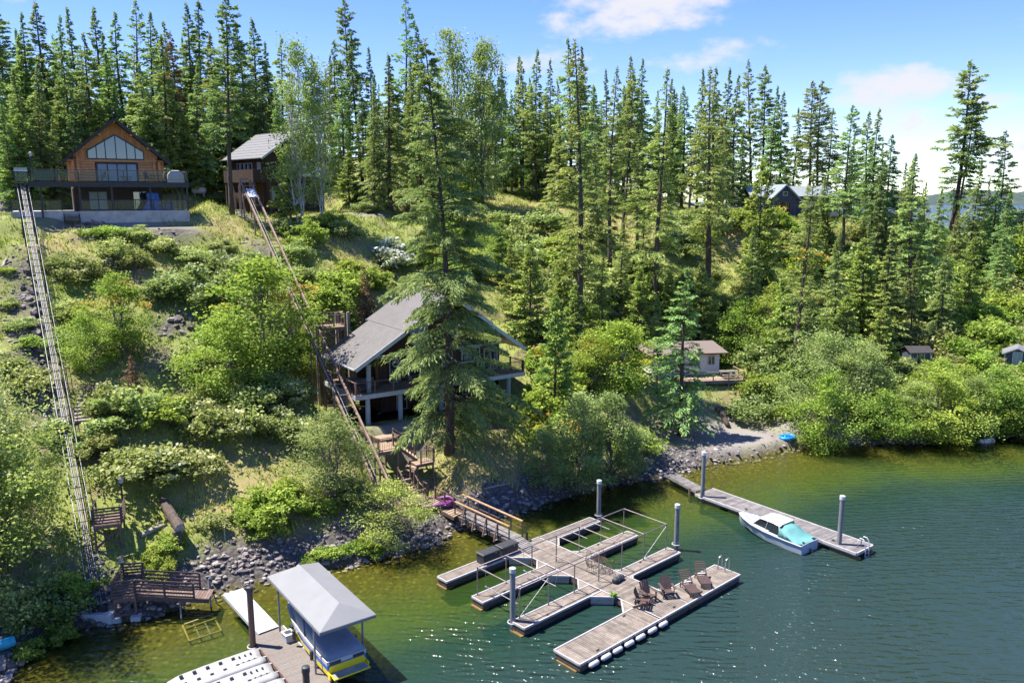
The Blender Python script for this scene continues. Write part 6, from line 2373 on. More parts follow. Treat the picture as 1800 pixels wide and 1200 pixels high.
# beach things
p = hit(1384, 770)
bf = thing('blue_float', 'bright blue inflatable float left on the gravel beach', 'inflatable', (p.x, p.y, p.z - .1), .6)
mb = MB()
mb.tube([(.75 * math.cos(a), .5 * math.sin(a), .2) for a in np.linspace(0, 6.283, 21)], .17, 9, cap=False)
mb.build('ring', M['blue_float'], bf, True)
mb = MB()
mb.tube([(-.5, 0, .2), (-.2, .1, .24), (.2, -.05, .22), (.55, .05, .2)], [.08, .15, .14, .08], 9)
mb.build('seat', M['blue_float'], bf, True)
for (x0, y0, x1, y1, r0_, r1_, m, lab) in [(1262, 722, 1280, 752, .3, .22, 'bark', 'charred stump log at the back of the beach'), (1205, 743, 1245, 741, .12, .08, 'driftwood', 'pale driftwood pole lying at the top of the beach'),
                                     (1705, 752, 1748, 776, .14, .08, 'driftwood', 'fallen bleached trunk sliding into the lake'), (1625, 774, 1700, 764, .14, .1, 'driftwood', 'drifted log lying under the willow branches'), (850, 862, 905, 850, .09, .05, 'driftwood', 'thin pale driftwood branch on the cobble bank'), (1280, 738, 1330, 745, .1, .07, 'driftwood', 'thin drift log across the beach head'),
                                     (2, 475, 12, 458, .12, .1, 'driftwood', 'grey log end outside the grey tram slope')]:
    a_, b_ = hit(x0, y0), hit(x1, y1)
    t = thing('driftwood_log', lab, 'log', a_)
    e = Vector(b_) - Vector(a_)
    mb = MB()
    mb.tube([Vector((0, 0, r0_ * .7)), e * .35 + Vector((.04, .05, r0_)), e * .7 + Vector((-.03, 0, r0_ * .9)), e + Vector((0, 0, r1_ * .8))], [r0_, r0_ * .95, r0_ * .5 + r1_ * .5, r1_], 9)
    mb.build('trunk', M[m], t, True)
    mb = MB()
    mb.tube([e * .6 + Vector((0, 0, r0_)), e * .6 + Vector((.25, .2, r0_ + .45))], [.05, .015], 6)
    mb.build('branch_stub', M[m], t)
p = P(1734, 777, 0)
by_ = thing('mooring_buoy', 'white cylindrical mooring buoy floating off the willows', 'buoy', (p.x, p.y, 0), .2)
mb = MB()
mb.tube([(-.75, 0, .1), (-.7, 0, .1), (.7, 0, .1), (.75, 0, .1)], [.2, .28, .28, .2], 14)
mb.build('body', M['fender'], by_, True)
for x in (-.45, .45):
    mb = MB()
    mb.tube([(x - .03, 0, .1), (x + .03, 0, .1)], .29, 14)
    mb.build('band', M['red'], by_)
# ------------------------------------------------------------------ plants: generators
LM = {
    'fir': leaf_mat('fir_needles', [(0, (0.1, 0.16, 0.062)), (0.5, (0.215, 0.318, 0.101)), (1, (0.467, 0.541, 0.156))], .36, .04, .3),
    'hero': leaf_mat('hemlock_needles', [(0, (0.09, 0.138, 0.048)), (0.5, (0.207, 0.276, 0.083)), (1, (0.4, 0.455, 0.145))], .32, .01, .1),
    'larch': leaf_mat('larch_needles', [(0, (0.13, 0.187, 0.048)), (0.5, (0.259, 0.338, 0.082)), (1, (0.488, 0.533, 0.157))], .32, .018, .18),
    'young': leaf_mat('young_fir_needles', [(0, (0.092, 0.16, 0.035)), (0.55, (0.229, 0.331, 0.07)), (1, (0.536, 0.578, 0.122))], .28, .018, .18),
    'brown': leaf_mat('dead_needles', [(0, (.10, .055, .035)), (.6, (.22, .115, .07)), (1, (.34, .19, .11))], .15, .01, .2),
    'birch': leaf_mat('birch_leaves', [(0, (0.12, 0.21, 0.043)), (0.55, (0.258, 0.382, 0.089)), (1, (0.517, 0.629, 0.179))], .38, .015, .15),
    'poplar': leaf_mat('poplar_leaves', [(0, (0.114, 0.174, 0.054)), (0.5, (0.264, 0.348, 0.102)), (1, (0.504, 0.564, 0.216))], .35, .015, .18),
    'shrub': leaf_mat('shrub_leaves', [(0, (0.12, 0.163, 0.048)), (0.5, (0.294, 0.35, 0.104)), (0.86, (0.475, 0.512, 0.173)), (1, (0.65, 0.65, 0.421))], .34, .03, .22),
    'bright': leaf_mat('bright_leaves', [(0, (0.12, 0.197, 0.029)), (0.55, (0.3, 0.421, 0.058)), (1, (0.65, 0.65, 0.108))], .38, .02, .16),
    'maple': leaf_mat('maple_leaves', [(0, (0.082, 0.166, 0.02)), (0.5, (0.247, 0.382, 0.042)), (0.85, (0.563, 0.563, 0.066)), (1, (0.65, 0.199, 0.066))], .38, .01, .1),
    'locust': leaf_mat('locust_leaves', [(0, (0.144, 0.216, 0.043)), (0.5, (0.36, 0.446, 0.094)), (0.85, (0.634, 0.65, 0.173)), (1, (0.65, 0.65, 0.432))], .35, .01, .08),
    'white': leaf_mat('blossom_leaves', [(0, (.06, .10, .03)), (.4, (.13, .18, .06)), (.5, (.6, .6, .5)), (1, (.75, .75, .66))], .25, .01, .1),
    'grassgreen': leaf_mat('grass_blades', [(0, (0.115, 0.163, 0.03)), (0.45, (0.288, 0.365, 0.068)), (0.75, (0.594, 0.556, 0.192)), (1, (0.65, 0.65, 0.346))], .35, 0, 0),
}


def unitv(a):
    return a / np.maximum(np.linalg.norm(a, axis=-1, keepdims=True), 1e-9)


def kites(base, d, length, width, r, lift=0.0):
    """diamond sprays: base (N,3), direction d (N,3)"""
    n = len(base)
    rnd = unitv(r.normal(size=(n, 3)) * np.array([1, 1, .5]) + np.array([0, 0, .9]))
    side = unitv(np.cross(d, rnd))
    L = length[:, None]
    w = width[:, None]
    nrm = np.cross(side, d)
    a = base
    m = base + d * L * .45 + nrm * L * lift
    return np.stack([a, m - side * w * .5, base + d * L, m + side * w * .5], 1)


def conifer_mesh(name, seed, H, R, base=.1, nb=230, style='fir', tw=8, ks=.55, kw=.19, droop=.35, gap=0.0, shape=.8, up=.15, lm='fir', dead=0.0, bark='bark', sub=2, lean=0.0):
    r = np.random.default_rng(seed)
    # trunk
    t = MB()
    npt = 12
    ph = r.uniform(0, 6.28)
    wobx = lambda z: lean * (z / H) ** 1.3 * H + .012 * H * math.sin(z / H * 4 + ph)
    woby = lambda z: .010 * H * math.cos(z / H * 3.3 + ph)
    r0 = .0115 * H + .05
    t.tube([(wobx(H * i / npt), woby(H * i / npt), -.6 + (H + .6) * i / npt) for i in range(npt + 1)], [r0 * (1 - .93 * (i / npt) ** .85) + (.06 if i == 0 else 0) for i in range(npt + 1)], 7)
    # branches
    f = (np.arange(nb) + r.uniform(0, 1, nb)) / nb
    f = base + (1 - base) * f ** .88 * .985
    z = H * f
    rel = (1 - f) / (1 - base)
    prof = np.minimum(rel ** shape, 1.0) * np.clip(.45 + (f - base) * 5.5, .3, 1)
    Lb = R * prof * r.uniform(.6, 1.14, nb) + .06
    if gap:
        g = np.sin(f * 37 + r.uniform(0, 6)) * .5 + np.sin(f * 71) * .3
        Lb *= 1 + gap * g
    azb = r.uniform(0, 2 * math.pi, nb) + np.arange(nb) * 2.39996
    asym = 1 + .16 * np.cos(azb - r.uniform(0, 6.28))
    if style == 'hero':
        asym = 1 + np.where(f < .27, .22, .05) * np.cos(azb)
    Lb = Lb * asym
    pit = up + .55 * (1 - rel) - .12 * rel + r.normal(0, .09, nb)
    org = np.stack([np.array([wobx(q) for q in z]), np.array([woby(q) for q in z]), z], 1)
    # bare branch sticks
    for i in range(nb):
        if Lb[i] < .7 and i % 3:
            continue
        pts = []
        for s in (0, .45, .95):
            h = Lb[i] * (math.sin(pit[i]) * s - droop * s * s)
            pts.append((org[i, 0] + math.cos(azb[i]) * Lb[i] * s, org[i, 1] + math.sin(azb[i]) * Lb[i] * s, org[i, 2] + h))
        t.tube(pts, [.012 * Lb[i] + .012, .008 * Lb[i] + .008, .004], 3, cap=False)
    # a few dead snags low on the trunk
    for i in range(int(10 * (base > .15))):
        q = r.uniform(.04, base) * H
        a = r.uniform(0, 6.28)
        l = r.uniform(.4, 1.3)
        t.tube([(wobx(q), woby(q), q), (wobx(q) + math.cos(a) * l, woby(q) + math.sin(a) * l, q - .1 * l)], [.025, .008], 3, cap=False)
    # sprays
    cnt = np.maximum((Lb / R * tw * 1.6 + tw * .5).astype(int), 3)
    bi = np.repeat(np.arange(nb), cnt * 2)
    n = len(bi)
    s = r.uniform(.12, 1.0, n) ** .75
    sidesgn = np.where(r.uniform(size=n) < .5, -1, 1)
    L = Lb[bi]
    bd = np.stack([np.cos(azb[bi]), np.sin(azb[bi]), np.zeros(n)], 1)
    h = L * (np.sin(pit[bi]) * s - droop * s * s)
    pos = org[bi] + bd * (L * s)[:, None]
    pos[:, 2] += h
    ang = azb[bi] + sidesgn * (r.uniform(.35, 1.25, n) * (1.05 - .6 * s))
    tl = (L * .42 * (1.08 - s) + .30 * np.clip(L / 1.2, .2, 1)) * r.uniform(.6, 1.15, n)
    slope = np.sin(pit[bi]) - 2 * droop * s - r.uniform(.0, .35, n)
    td = unitv(np.stack([np.cos(ang), np.sin(ang), slope], 1))
    quads, tint = [], []
    for k in range(sub):
        fr = (k + .15) / sub
        b0 = pos + td * (tl * fr)[:, None] + r.normal(0, .05, (n, 3))
        dd = unitv(td + r.normal(0, .33, (n, 3)) + np.array([0, 0, -.10 * k]))
        ll = ks * r.uniform(.6, 1.25, n) * (.6 + .5 * np.minimum(tl, 1.2)) * np.clip(.35 + L * .55, .4, 1)
        ww = kw * r.uniform(.7, 1.3, n)
        quads.append(kites(b0, dd, ll, ww, r))
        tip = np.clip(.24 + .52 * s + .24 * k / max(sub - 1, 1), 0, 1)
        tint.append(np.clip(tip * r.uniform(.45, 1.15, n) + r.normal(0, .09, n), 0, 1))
    # leader at the top
    nt = 26
    zz = H * r.uniform(.955, 1.0, nt)
    a = r.uniform(0, 6.28, nt)
    b0 = np.stack([np.array([wobx(q) for q in zz]), np.array([woby(q) for q in zz]), zz], 1)
    quads.append(kites(b0, unitv(np.stack([np.cos(a), np.sin(a), r.uniform(.2, 1.6, nt)], 1)), np.full(nt, .34) * (1.35 - (zz / H - .955) / .045 * .5), np.full(nt, .1), r))
    tint.append(r.uniform(.3, .8, nt))
    Q = np.concatenate(quads)
    TT = np.concatenate(tint)
    if dead:
        keep = r.uniform(size=len(Q)) > dead
        Q, TT = Q[keep], TT[keep]
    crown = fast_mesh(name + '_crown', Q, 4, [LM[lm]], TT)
    trunk = t.mesh(name + '_trunk', M[bark], True)
    return trunk, crown


def leaf_quads(pos, size, r, flat=.5):
    n = len(pos)
    a = unitv(r.normal(size=(n, 3)))
    up = unitv(r.normal(size=(n, 3)) + np.array([0, 0, flat * 2]))
    a = unitv(np.cross(a, up))
    b = np.cross(up, a)
    s = size[:, None]
    return np.stack([pos - a * s * .5, pos + b * s * .34 - a * s * .02, pos + a * s * .5, pos - b * s * .34 + a * s * .06], 1)


def limb(mb, p, q, r0, r1, r, n=5, sag=.0):
    p, q = np.array(p, float), np.array(q, float)
    L = np.linalg.norm(q - p)
    m1 = p + (q - p) * .35 + r.normal(0, .06 * L, 3) + np.array([0, 0, .06 * L])
    m2 = p + (q - p) * .7 + r.normal(0, .05 * L, 3) + np.array([0, 0, .05 * L])
    mb.tube([p, m1, m2, q], [r0, r0 * .7 + r1 * .3, r0 * .35 + r1 * .65, r1], n, cap=False)
    return m1, m2


def broadleaf_mesh(name, seed, H, R, nl=9000, leaf=.2, nclump=60, trunks=1, lm='poplar', bark='bark_grey', low=.25, tip=None, clump=.16, spread=.25, topw=.6):
    r = np.random.default_rng(seed)
    t = MB()
    tops = []
    for k in range(trunks):
        a = r.uniform(0, 6.28)
        o = spread * (k > 0) * r.uniform(.3, 1)
        b = np.array([math.cos(a) * o, math.sin(a) * o, -.4])
        e = np.array([math.cos(a) * R * .28 * (k > 0) + r.normal(0, .04 * R), math.sin(a) * R * .28 * (k > 0) + r.normal(0, .04 * R), H * r.uniform(.86, .97)])
        r0 = (.004 if bark == 'birch_bark' else .010) * H + .025
        n = 7
        pts = [b + (e - b) * (i / n) + np.array([r.normal(0, .012 * H), r.normal(0, .012 * H), 0]) * (0 < i < n) for i in range(n + 1)]
        t.tube(pts, [r0 * (1 - .9 * i / n) for i in range(n + 1)], 7)
        tops.append(pts)
    # clumps in the crown
    cl = []
    while len(cl) < nclump:
        f = r.uniform(0, 1)
        zz = low * H + (1 - low) * H * f
        w = R * (math.sin(math.pi * min(.98, f * .86 + .13)) ** .7) * (1 - (1 - topw) * f * f)
        a = r.uniform(0, 6.28)
        rr = w * math.sqrt(r.uniform(.12, 1)) * (1 + .24 * math.sin(2 * a + seed + f * 4) + .16 * math.sin(5 * a + seed * 3 + f * 9))
        if r.uniform() < .16:
            rr *= 1.22
            zz += r.uniform(0, .06) * H
        cl.append((math.cos(a) * rr, math.sin(a) * rr, zz + r.normal(0, .02 * H)))
    cl = np.array(cl)
    for i, c in enumerate(cl):
        pts = tops[i % len(tops)]
        k = int(np.clip((c[2] / H - .16) * 7, 1, 6))
        limb(t, pts[k], c, .02 * R * .35 + .012, .006, r, 4)
    per = nl // nclump
    cr = clump * R * r.uniform(.45, 1.6, nclump)
    idx = np.repeat(np.arange(nclump), per)
    n = len(idx)
    g = np.clip(r.normal(size=(n, 3)), -1.6, 1.6) * np.array([1, 1, .62])
    pos = cl[idx] + g * cr[idx][:, None]
    size = leaf * r.uniform(.45, 1.6, n)
    Q = leaf_quads(pos, size, r)
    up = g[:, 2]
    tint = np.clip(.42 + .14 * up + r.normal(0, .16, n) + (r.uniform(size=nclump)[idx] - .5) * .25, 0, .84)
    if tip is not None:
        hi = (pos[:, 2] > np.quantile(pos[:, 2], .55)) & (r.uniform(size=nclump)[idx] < tip) & (r.uniform(size=n) < .7)
        tint = np.where(hi, r.uniform(.86, 1, n), tint)
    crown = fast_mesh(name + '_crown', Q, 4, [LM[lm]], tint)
    return t.mesh(name + '_trunk', M[bark], True), crown


def shrub_mesh(name, seed, R=1.0, Hh=1.0, nl=3200, leaf=.13, nclump=34, lm='shrub', flower=0.0, open_=.0):
    """unit shrub about 2R wide and Hh tall"""
    r = np.random.default_rng(seed)
    t = MB()
    cl = []
    while len(cl) < nclump:
        v = unitv(r.normal(size=3))
        v[2] = abs(v[2])
        k = r.uniform(.35, 1) ** .5
        a = math.atan2(v[1], v[0])
        lob = 1 + .26 * math.sin(2 * a + seed) + .18 * math.sin(5 * a + seed * 2) + (.22 if r.uniform() < .15 else 0)
        cl.append((v[0] * R * k * lob, v[1] * R * k * lob, .10 + v[2] * Hh * .86 * k * (1 + r.normal(0, .14))))
    cl = np.array(cl)
    for c in cl:
        limb(t, (r.normal(0, .07), r.normal(0, .07), -.12), c, .022, .006, r, 4)
    per = nl // nclump
    idx = np.repeat(np.arange(nclump), per)
    n = len(idx)
    cr = .16 * R * r.uniform(.5, 1.6, nclump)
    g = np.clip(r.normal(size=(n, 3)), -1.6, 1.6) * np.array([1, 1, .75])
    pos = cl[idx] + g * cr[idx][:, None]
    pos[:, 2] = np.maximum(pos[:, 2], .02)
    Q = leaf_quads(pos, leaf * r.uniform(.45, 1.65, n), r)
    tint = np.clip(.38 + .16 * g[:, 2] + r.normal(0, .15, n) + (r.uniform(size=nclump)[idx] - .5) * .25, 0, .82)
    if flower:
        fl = (r.uniform(size=nclump)[idx] < flower) & (g[:, 2] > .35) & (r.uniform(size=n) < .75)
        tint = np.where(fl, r.uniform(.88, 1, n), tint)
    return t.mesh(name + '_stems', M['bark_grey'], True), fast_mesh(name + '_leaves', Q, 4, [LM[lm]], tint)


# ------------------------------------------------------------------ plants: kinds (meshes shared by all copies)
CON = {}
for i in range(5):
    CON['fir%d' % i] = (24, conifer_mesh('fir', 20 + i, 24, [3.8, 3.3, 4.2, 3.6, 3.1][i], [.06, .12, .05, .2, .1][i], 195, droop=[.30, .22, .38, .3, .2][i], gap=.45, lm='fir', tw=8, ks=.50, kw=.15, sub=3, shape=[1.1, 1.0, 1.15, .9, 1.2][i]))
for i in range(4):
    CON['spire%d' % i] = (24, conifer_mesh('spire', 30 + i, 24, [2.4, 4.6, 3.2, 5.0][i], [.3, .03, .16, .04][i], [150, 205, 130, 190][i], droop=[.4, .26, .15, .34][i], gap=[.7, .3, .6, .5][i], lm='fir', tw=8, ks=.5, kw=.15, sub=3, shape=[1.0, 1.25, .8, 1.05][i], up=[.1, .2, .3, .12][i], dead=[.25, 0, .2, .05][i], lean=[.02, 0, -.03, .01][i]))
for i in range(3):
    CON['pine%d' % i] = (26, conifer_mesh('pine', 40 + i, 26, [3.4, 3.0, 3.8][i], [.34, .42, .28][i], 130, droop=.18, gap=.6, lm='fir', tw=9, ks=.50, kw=.14, sub=3, shape=.75, up=.22, lean=[.0, .03, -.02][i]))
for i in range(3):
    CON['larch%d' % i] = (26, conifer_mesh('larch', 60 + i, 26, [2.8, 2.5, 3.1][i], [.16, .24, .1][i], 190, droop=.24, gap=.35, lm='larch', tw=8, ks=.44, kw=.10, sub=3, shape=.85, up=.12, dead=.12))
for i in range(3):
    CON['young%d' % i] = (9, conifer_mesh('young', 80 + i, 9, [2.0, 2.3, 1.8][i], .03, 130, droop=.15, gap=.2, lm='young', tw=8, ks=.36, kw=.12, sub=3, shape=.85, up=.28))
CON['browndead'] = (10, conifer_mesh('browndead', 95, 10, 2.1, .04, 130, droop=.25, gap=.3, lm='brown', tw=8, ks=.4, kw=.13, shape=.8, dead=.25))
CON['redtall'] = (24, conifer_mesh('redtall', 96, 24, 2.6, .2, 190, droop=.3, gap=.4, lm='brown', tw=8, ks=.5, kw=.16, shape=.7, dead=.3))
CON['snag'] = (14, conifer_mesh('snag', 97, 14, 2.2, .15, 110, droop=.1, gap=.4, lm='brown', tw=3, ks=.3, kw=.05, shape=.6, dead=.8, bark='twig_grey'))
CON['hero'] = (30, conifer_mesh('hero', 101, 30, 6.3, .06, 222, droop=.32, gap=.5, lm='hero', style='hero', tw=21, ks=.33, kw=.075, shape=.85, up=.08, sub=6, lean=-.02))
BRD = {}
for i in range(3):
    BRD['birch%d' % i] = (15, broadleaf_mesh('birch', 120 + i, 15, 2.6, 11000, .155, 80, [3, 2, 3][i], 'birch', 'birch_bark', .16, clump=.2, topw=.55))
for i in range(4):
    BRD['poplar%d' % i] = (10, broadleaf_mesh('poplar', 130 + i, 10, [2.8, 3.2, 2.6, 3.6][i], 14000, .155, 70, [2, 3, 3, 2][i], 'poplar', 'bark_grey', .1, clump=.2, topw=.7))
for i in range(2):
    BRD['bright%d' % i] = (7, broadleaf_mesh('bright', 140 + i, 7, 2.6, 13000, .14, 60, 3, 'bright', 'bark_grey', .06, clump=.2, topw=.7))
for i in range(2):
    BRD['maple%d' % i] = (7, broadleaf_mesh('maple', 150 + i, 7, 2.6, 12000, .145, 56, 3, 'maple', 'bark_grey', .06, tip=[.26, .08][i], clump=.2, topw=.65))
BRD['locust0'] = (11, broadleaf_mesh('locust', 160, 11, 5.2, 34000, .15, 130, 3, 'locust', 'bark_grey', .12, tip=.3, clump=.15, topw=.75))
BRD['locust1'] = (9, broadleaf_mesh('locust', 161, 9, 4.2, 24000, .15, 100, 3, 'locust', 'bark_grey', .08, tip=.3, clump=.15, topw=.75))
BRD['alder0'] = (6, broadleaf_mesh('alder', 165, 6, 3.4, 11000, .13, 70, 4, 'locust', 'bark_grey', .12, clump=.13, topw=.8))
SHR = {}
for i in range(5):
    SHR['shrub%d' % i] = shrub_mesh('shrub', 200 + i, 1, [1.0, 1.15, .85, .95, 1.3][i], 4600, .105, 38, 'shrub', [.45, .12, .3, .0, .2][i])
for i in range(3):
    SHR['bright%d' % i] = shrub_mesh('bright', 220 + i, 1, [1.0, 1.25, .9][i], 4200, .11, 36, 'bright')
SHR['white0'] = shrub_mesh('white', 230, 1, 1.1, 3000, .13, 34, 'white', .6)
SHR['maple0'] = shrub_mesh('maplebush', 231, 1, 1.1, 3000, .13, 34, 'maple', .3)
SHR['brown0'] = shrub_mesh('deadbush', 232, 1, 1.1, 2200, .12, 34, 'brown')


LOOK = {'fir0': 'conical', 'fir1': 'slender', 'fir2': 'broad drooping', 'fir3': 'rounded', 'fir4': 'narrow upright', 'pine': 'bare-trunked', 'larch': 'pale feathery', 'spire0': 'thin ragged', 'spire1': 'wide dense', 'spire2': 'sparse upswept', 'spire3': 'heavy-skirted', 'young': 'bright dense',
        'shrub0': 'cream-flowered', 'shrub1': 'olive', 'shrub2': 'pale-tipped', 'shrub3': 'plain grey-green', 'shrub4': 'tall olive', 'bright': 'bright green', 'maple': 'orange-tipped', 'white': 'white-blossomed', 'poplar': 'grey-green'}


def plant(kind, table, loc, h, label, cat, group=None, width=1.0, name=None, rot=None, lean=(0, 0)):
    if group:
        look = LOOK.get(kind) or LOOK.get(kind[:-1]) or ''
        if table is SHR:
            size = 'big' if h > 2.1 else 'small' if h < 1.25 else 'middling'
        else:
            size = 'towering' if h > 27 else 'tall' if h > 20 else 'medium-height' if h > 12 else 'low'
        label = ' '.join(w for w in (size, look, label) if w).replace('bright green rounded light green', 'bright rounded')
    if table is SHR:
        a, b = SHR[kind]
        sc = (h * width, h * width, h)
        parts = (('stem', a), ('foliage', b))
    else:
        h0, (a, b) = table[kind]
        k = h / h0
        sc = (k * width, k * width, k)
        parts = (('trunk', a), ('crown', b))
    o = thing(name, label, cat, loc, rng.uniform(0, 6.28) if rot is None else rot, group)
    o.scale = sc
    if lean != (0, 0):
        o.rotation_euler = (lean[0], lean[1], o.rotation_euler[2])
    for nm, me in parts:
        obj(nm, me, o)
    return o


def tree_px(kind, bx_, by_, ty, label, group=None, width=1.0, name=None, Y=None, table=None, rot=None, lean=None):
    """a tree whose foot shows at (bx_, by_) and whose top reaches image row ty"""
    p = hit(bx_, by_) if Y is None else None
    if p is None:
        if Y is None:
            print('NOHIT', bx_, by_)
            Y = 112
        p = PY(bx_, by_ if by_ else 330, Y)
        p.z = gz(p.x, p.y)
    if lean is None:
        lean = (float(rng.normal(0, .014)), float(rng.normal(0, .014)))
    top = PY(bx_, ty, p.y)
    h = top.z - p.z
    table = table or (CON if kind in CON else BRD)
    print('TREE %s base(%.0f,%s) Y%.0f z%.1f h%.1f' % (kind, bx_, by_, p.y, p.z, h)) if DBG else None
    return plant(kind, table, p, max(h, 1.5), label, 'tree', group, width, name, rot, lean)
# ------------------------------------------------------------------ single trees that can be told apart
T = tree_px
T('hero', 792, 800, 72, 'huge spreading conifer with drooping boughs standing before the lake house', name='fir_tree', rot=0.0)
T('larch0', 1015, 600, 70, 'tall thin larch with bare lower trunk behind the orange-tipped thicket', name='larch_tree', width=1.15)
T('larch1', 1072, 470, 118, 'slim larch on the dry grass slope beside a twin-trunked conifer', name='larch_tree')
T('pine1', 1095, 425, 130, 'conifer with bare lower trunk growing close beside the slim larch', name='pine_tree')
T('larch2', 1157, 560, 118, 'tall larch above the small cream cottage, bare dark trunk below', name='larch_tree', width=1.1)
T('larch0', 1238, 520, 120, 'broad pale larch uphill of the cottage roof end', name='larch_tree', width=1.25)
T('spire3', 1192, 765, 470, 'rough leaning conifer directly before the cream cottage', name='fir_tree', width=1.35)
T('pine0', 1153, 690, 520, 'dark bare trunk standing at the cottage end wall', name='pine_tree', width=.8)
T('larch2', 1398, 680, 300, 'feathery pale larch below the blue-grey hilltop house', name='larch_tree', width=1.15)
T('young0', 1328, 520, 285, 'bright dense fir at the end of the hilltop house', name='fir_tree', width=.85)
T('pine0', 1418, 372, 142, 'tall pine with bare trunk rising behind the hilltop house', name='pine_tree', width=1.1, Y=125)
T('pine2', 1480, 470, 185, 'pine with a bare trunk foot on the bank beyond the hilltop house', name='pine_tree')
T('fir2', 1530, 430, 190, 'dense fir among the group east of the hilltop house', name='fir_tree', width=1.1)
T('fir3', 1560, 400, 235, 'rounded fir at the open edge of the hilltop trees', name='fir_tree', width=1.1)
T('pine1', 1664, 450, 106, 'tallest pine on the open ridge with flat dark top', name='pine_tree', width=1.25)
T('pine2', 1672, 452, 165, 'leaning reddish pine trunk beside the tallest ridge pine', name='pine_tree', lean=(.0, .06), width=.9)
T('fir0', 1590, 560, 270, 'blue-green fir on the slope under the ridge pines', name='fir_tree', width=1.35)
T('fir2', 1640, 520, 330, 'broad fir crowded against the blue-green one on the slope', name='fir_tree', width=1.3)
T('fir4', 1555, 620, 400, 'dense fir low on the slope above the mid shed', name='fir_tree', width=1.5)
T('pine2', 1745, 470, 230, 'open-crowned pine on the ridge beyond the tallest one', name='pine_tree')
T('fir1', 1705, 440, 280, 'small fir standing between the ridge pines', name='fir_tree')
T('pine0', 412, 378, -12, 'tall pine with straight bare trunk at the dark house corner', name='pine_tree', rot=1.0, width=1.05)
T('young1', 512, 392, 258, 'dense young spruce against the dark house front', name='spruce_tree', width=.95, rot=.4)
T('birch0', 530, 398, 75, 'pale birch with white stems before the dark house', name='birch_tree', width=.9, rot=.3)
T('birch1', 570, 392, 120, 'second birch clump at the far end of the dark house', name='birch_tree', width=.9, rot=2.0)
T('young0', 935, 600, 430, 'bright young fir close behind the lake house eave', name='fir_tree', width=1.1)
T('young2', 972, 735, 520, 'small bright fir beside the lake house deck end', name='fir_tree', width=.95)
T('young0', 620, 610, 525, 'little spruce between the tram landing and the metal roof', name='spruce_tree')
T('browndead', 645, 585, 468, 'brown dead conifer behind the metal roof', name='fir_tree', width=.95)
T('browndead', 235, 700, 625, 'rust-brown dead sapling on the slope between the tram tracks', name='fir_tree', width=1.2)
T('redtall', 322, 345, 55, 'tall reddish dead conifer in the forest edge behind the propane tank', name='fir_tree', Y=104)
T('snag', 250, 345, 95, 'grey dead snag in the forest edge behind the log cabin', name='fir_tree', Y=106)
T('snag', 1590, 600, 545, 'short grey dead snag above the mid shed', name='fir_tree')
T('young2', 615, 358, 265, 'yellowish young fir on the terrace past the birches', name='fir_tree', width=1.3)
T('fir2', 690, 370, 95, 'broad grey-green fir on the terrace above the lake house', name='fir_tree', width=1.35)
T('poplar0', 800, 320, 70, 'leafy cottonwood rising above the yellow-green tent', name='cottonwood_tree', Y=108, width=.75, table=BRD)
T('poplar2', 850, 322, 78, 'second cottonwood next to the tent, thinner crown', name='cottonwood_tree', Y=110, width=.65, table=BRD)
# broadleaf trees by the water
T('locust0', -45, 1010, 650, 'large blossoming locust over the foot of the grey tram', name='locust_tree', width=1.0, rot=.5)
T('locust1', 20, 985, 790, 'lower pale locust leaning over the grey tram track', name='locust_tree', width=.75, rot=2.5)
T('alder0', 690, 955, 850, 'spreading pale alder over the brown tram foot', name='alder_tree', width=1.15, rot=1.0)
T('poplar1', 585, 880, 725, 'dark rounded tree beside the brown tram track', name='alder_tree', width=1.35)
T('poplar0', 1015, 862, 700, 'grey-green poplar at the waterline past the gangway', name='poplar_tree', width=1.3)
T('poplar2', 1070, 855, 695, 'second waterline poplar, close to the grey dock', name='poplar_tree', width=1.2)
T('poplar3', 960, 860, 760, 'low leafy poplar hanging over the cobble bank', name='poplar_tree', width=1.2)
T('poplar1', 1112, 846, 752, 'bushy poplar where the grey dock meets the shore', name='poplar_tree', width=1.0)
T('bright0', 1450, 790, 660, 'light green round tree at the end of the beach', name='willow_tree', width=1.1)
for (x, y, t, k, w) in [(1555, 777, 690, 'bright1', 1.5), (1600, 776, 672, 'poplar1', 1.3), (1645, 776, 655, 'bright0', 1.5), (1700, 768, 668, 'poplar3', 1.2), (1735, 765, 648, 'bright1', 1.5), (1785, 765, 668, 'bright0', 1.5), (1810, 764, 655, 'poplar1', 1.2), (1610, 735, 655, 'bright0', 1.2), (1680, 735, 648, 'bright1', 1.3), (1755, 735, 662, 'poplar0', 1.2)]:
    T(k, x, y, t, 'willow in the shoreline thicket below the sheds', 'willows along the shore below the sheds', w, 'willow_tree')
# maples and bright trees on the slope
T('maple0', 215, 630, 490, 'bright maple with red leaf tips between the tram tracks', name='maple_tree', width=1.15, rot=.2)
T('bright1', 160, 660, 555, 'green maple joined to the red-tipped one', name='maple_tree', width=1.2)
T('maple1', 470, 640, 460, 'large yellow-tipped maple against the brown tram', name='maple_tree', width=1.5, rot=1.4)
T('bright0', 400, 700, 560, 'round green maple downhill of the yellow-tipped one', name='maple_tree', width=1.3)
T('bright0', 545, 660, 570, 'yellow-green tree touching the brown tram rails below the landing', name='maple_tree', width=1.0)
T('maple1', 1085, 700, 570, 'orange-tipped maple thicket uphill of the poplars', name='maple_tree', width=1.4)
T('bright1', 1040, 690, 590, 'green maple under the tall thin larch', name='maple_tree', width=1.3)
T('bright0', 1300, 630, 530, 'broad green tree behind the cream cottage', name='maple_tree', width=1.3)
T('bright1', 1350, 600, 505, 'green maple uphill of the orange barrel', name='maple_tree', width=1.2)
T('poplar3', 1440, 740, 590, 'dark leafy tree between the beach and the slope', name='alder_tree', width=1.3)
T('poplar1', 1510, 720, 600, 'olive leafy tree uphill of the beach end', name='alder_tree', width=1.4)
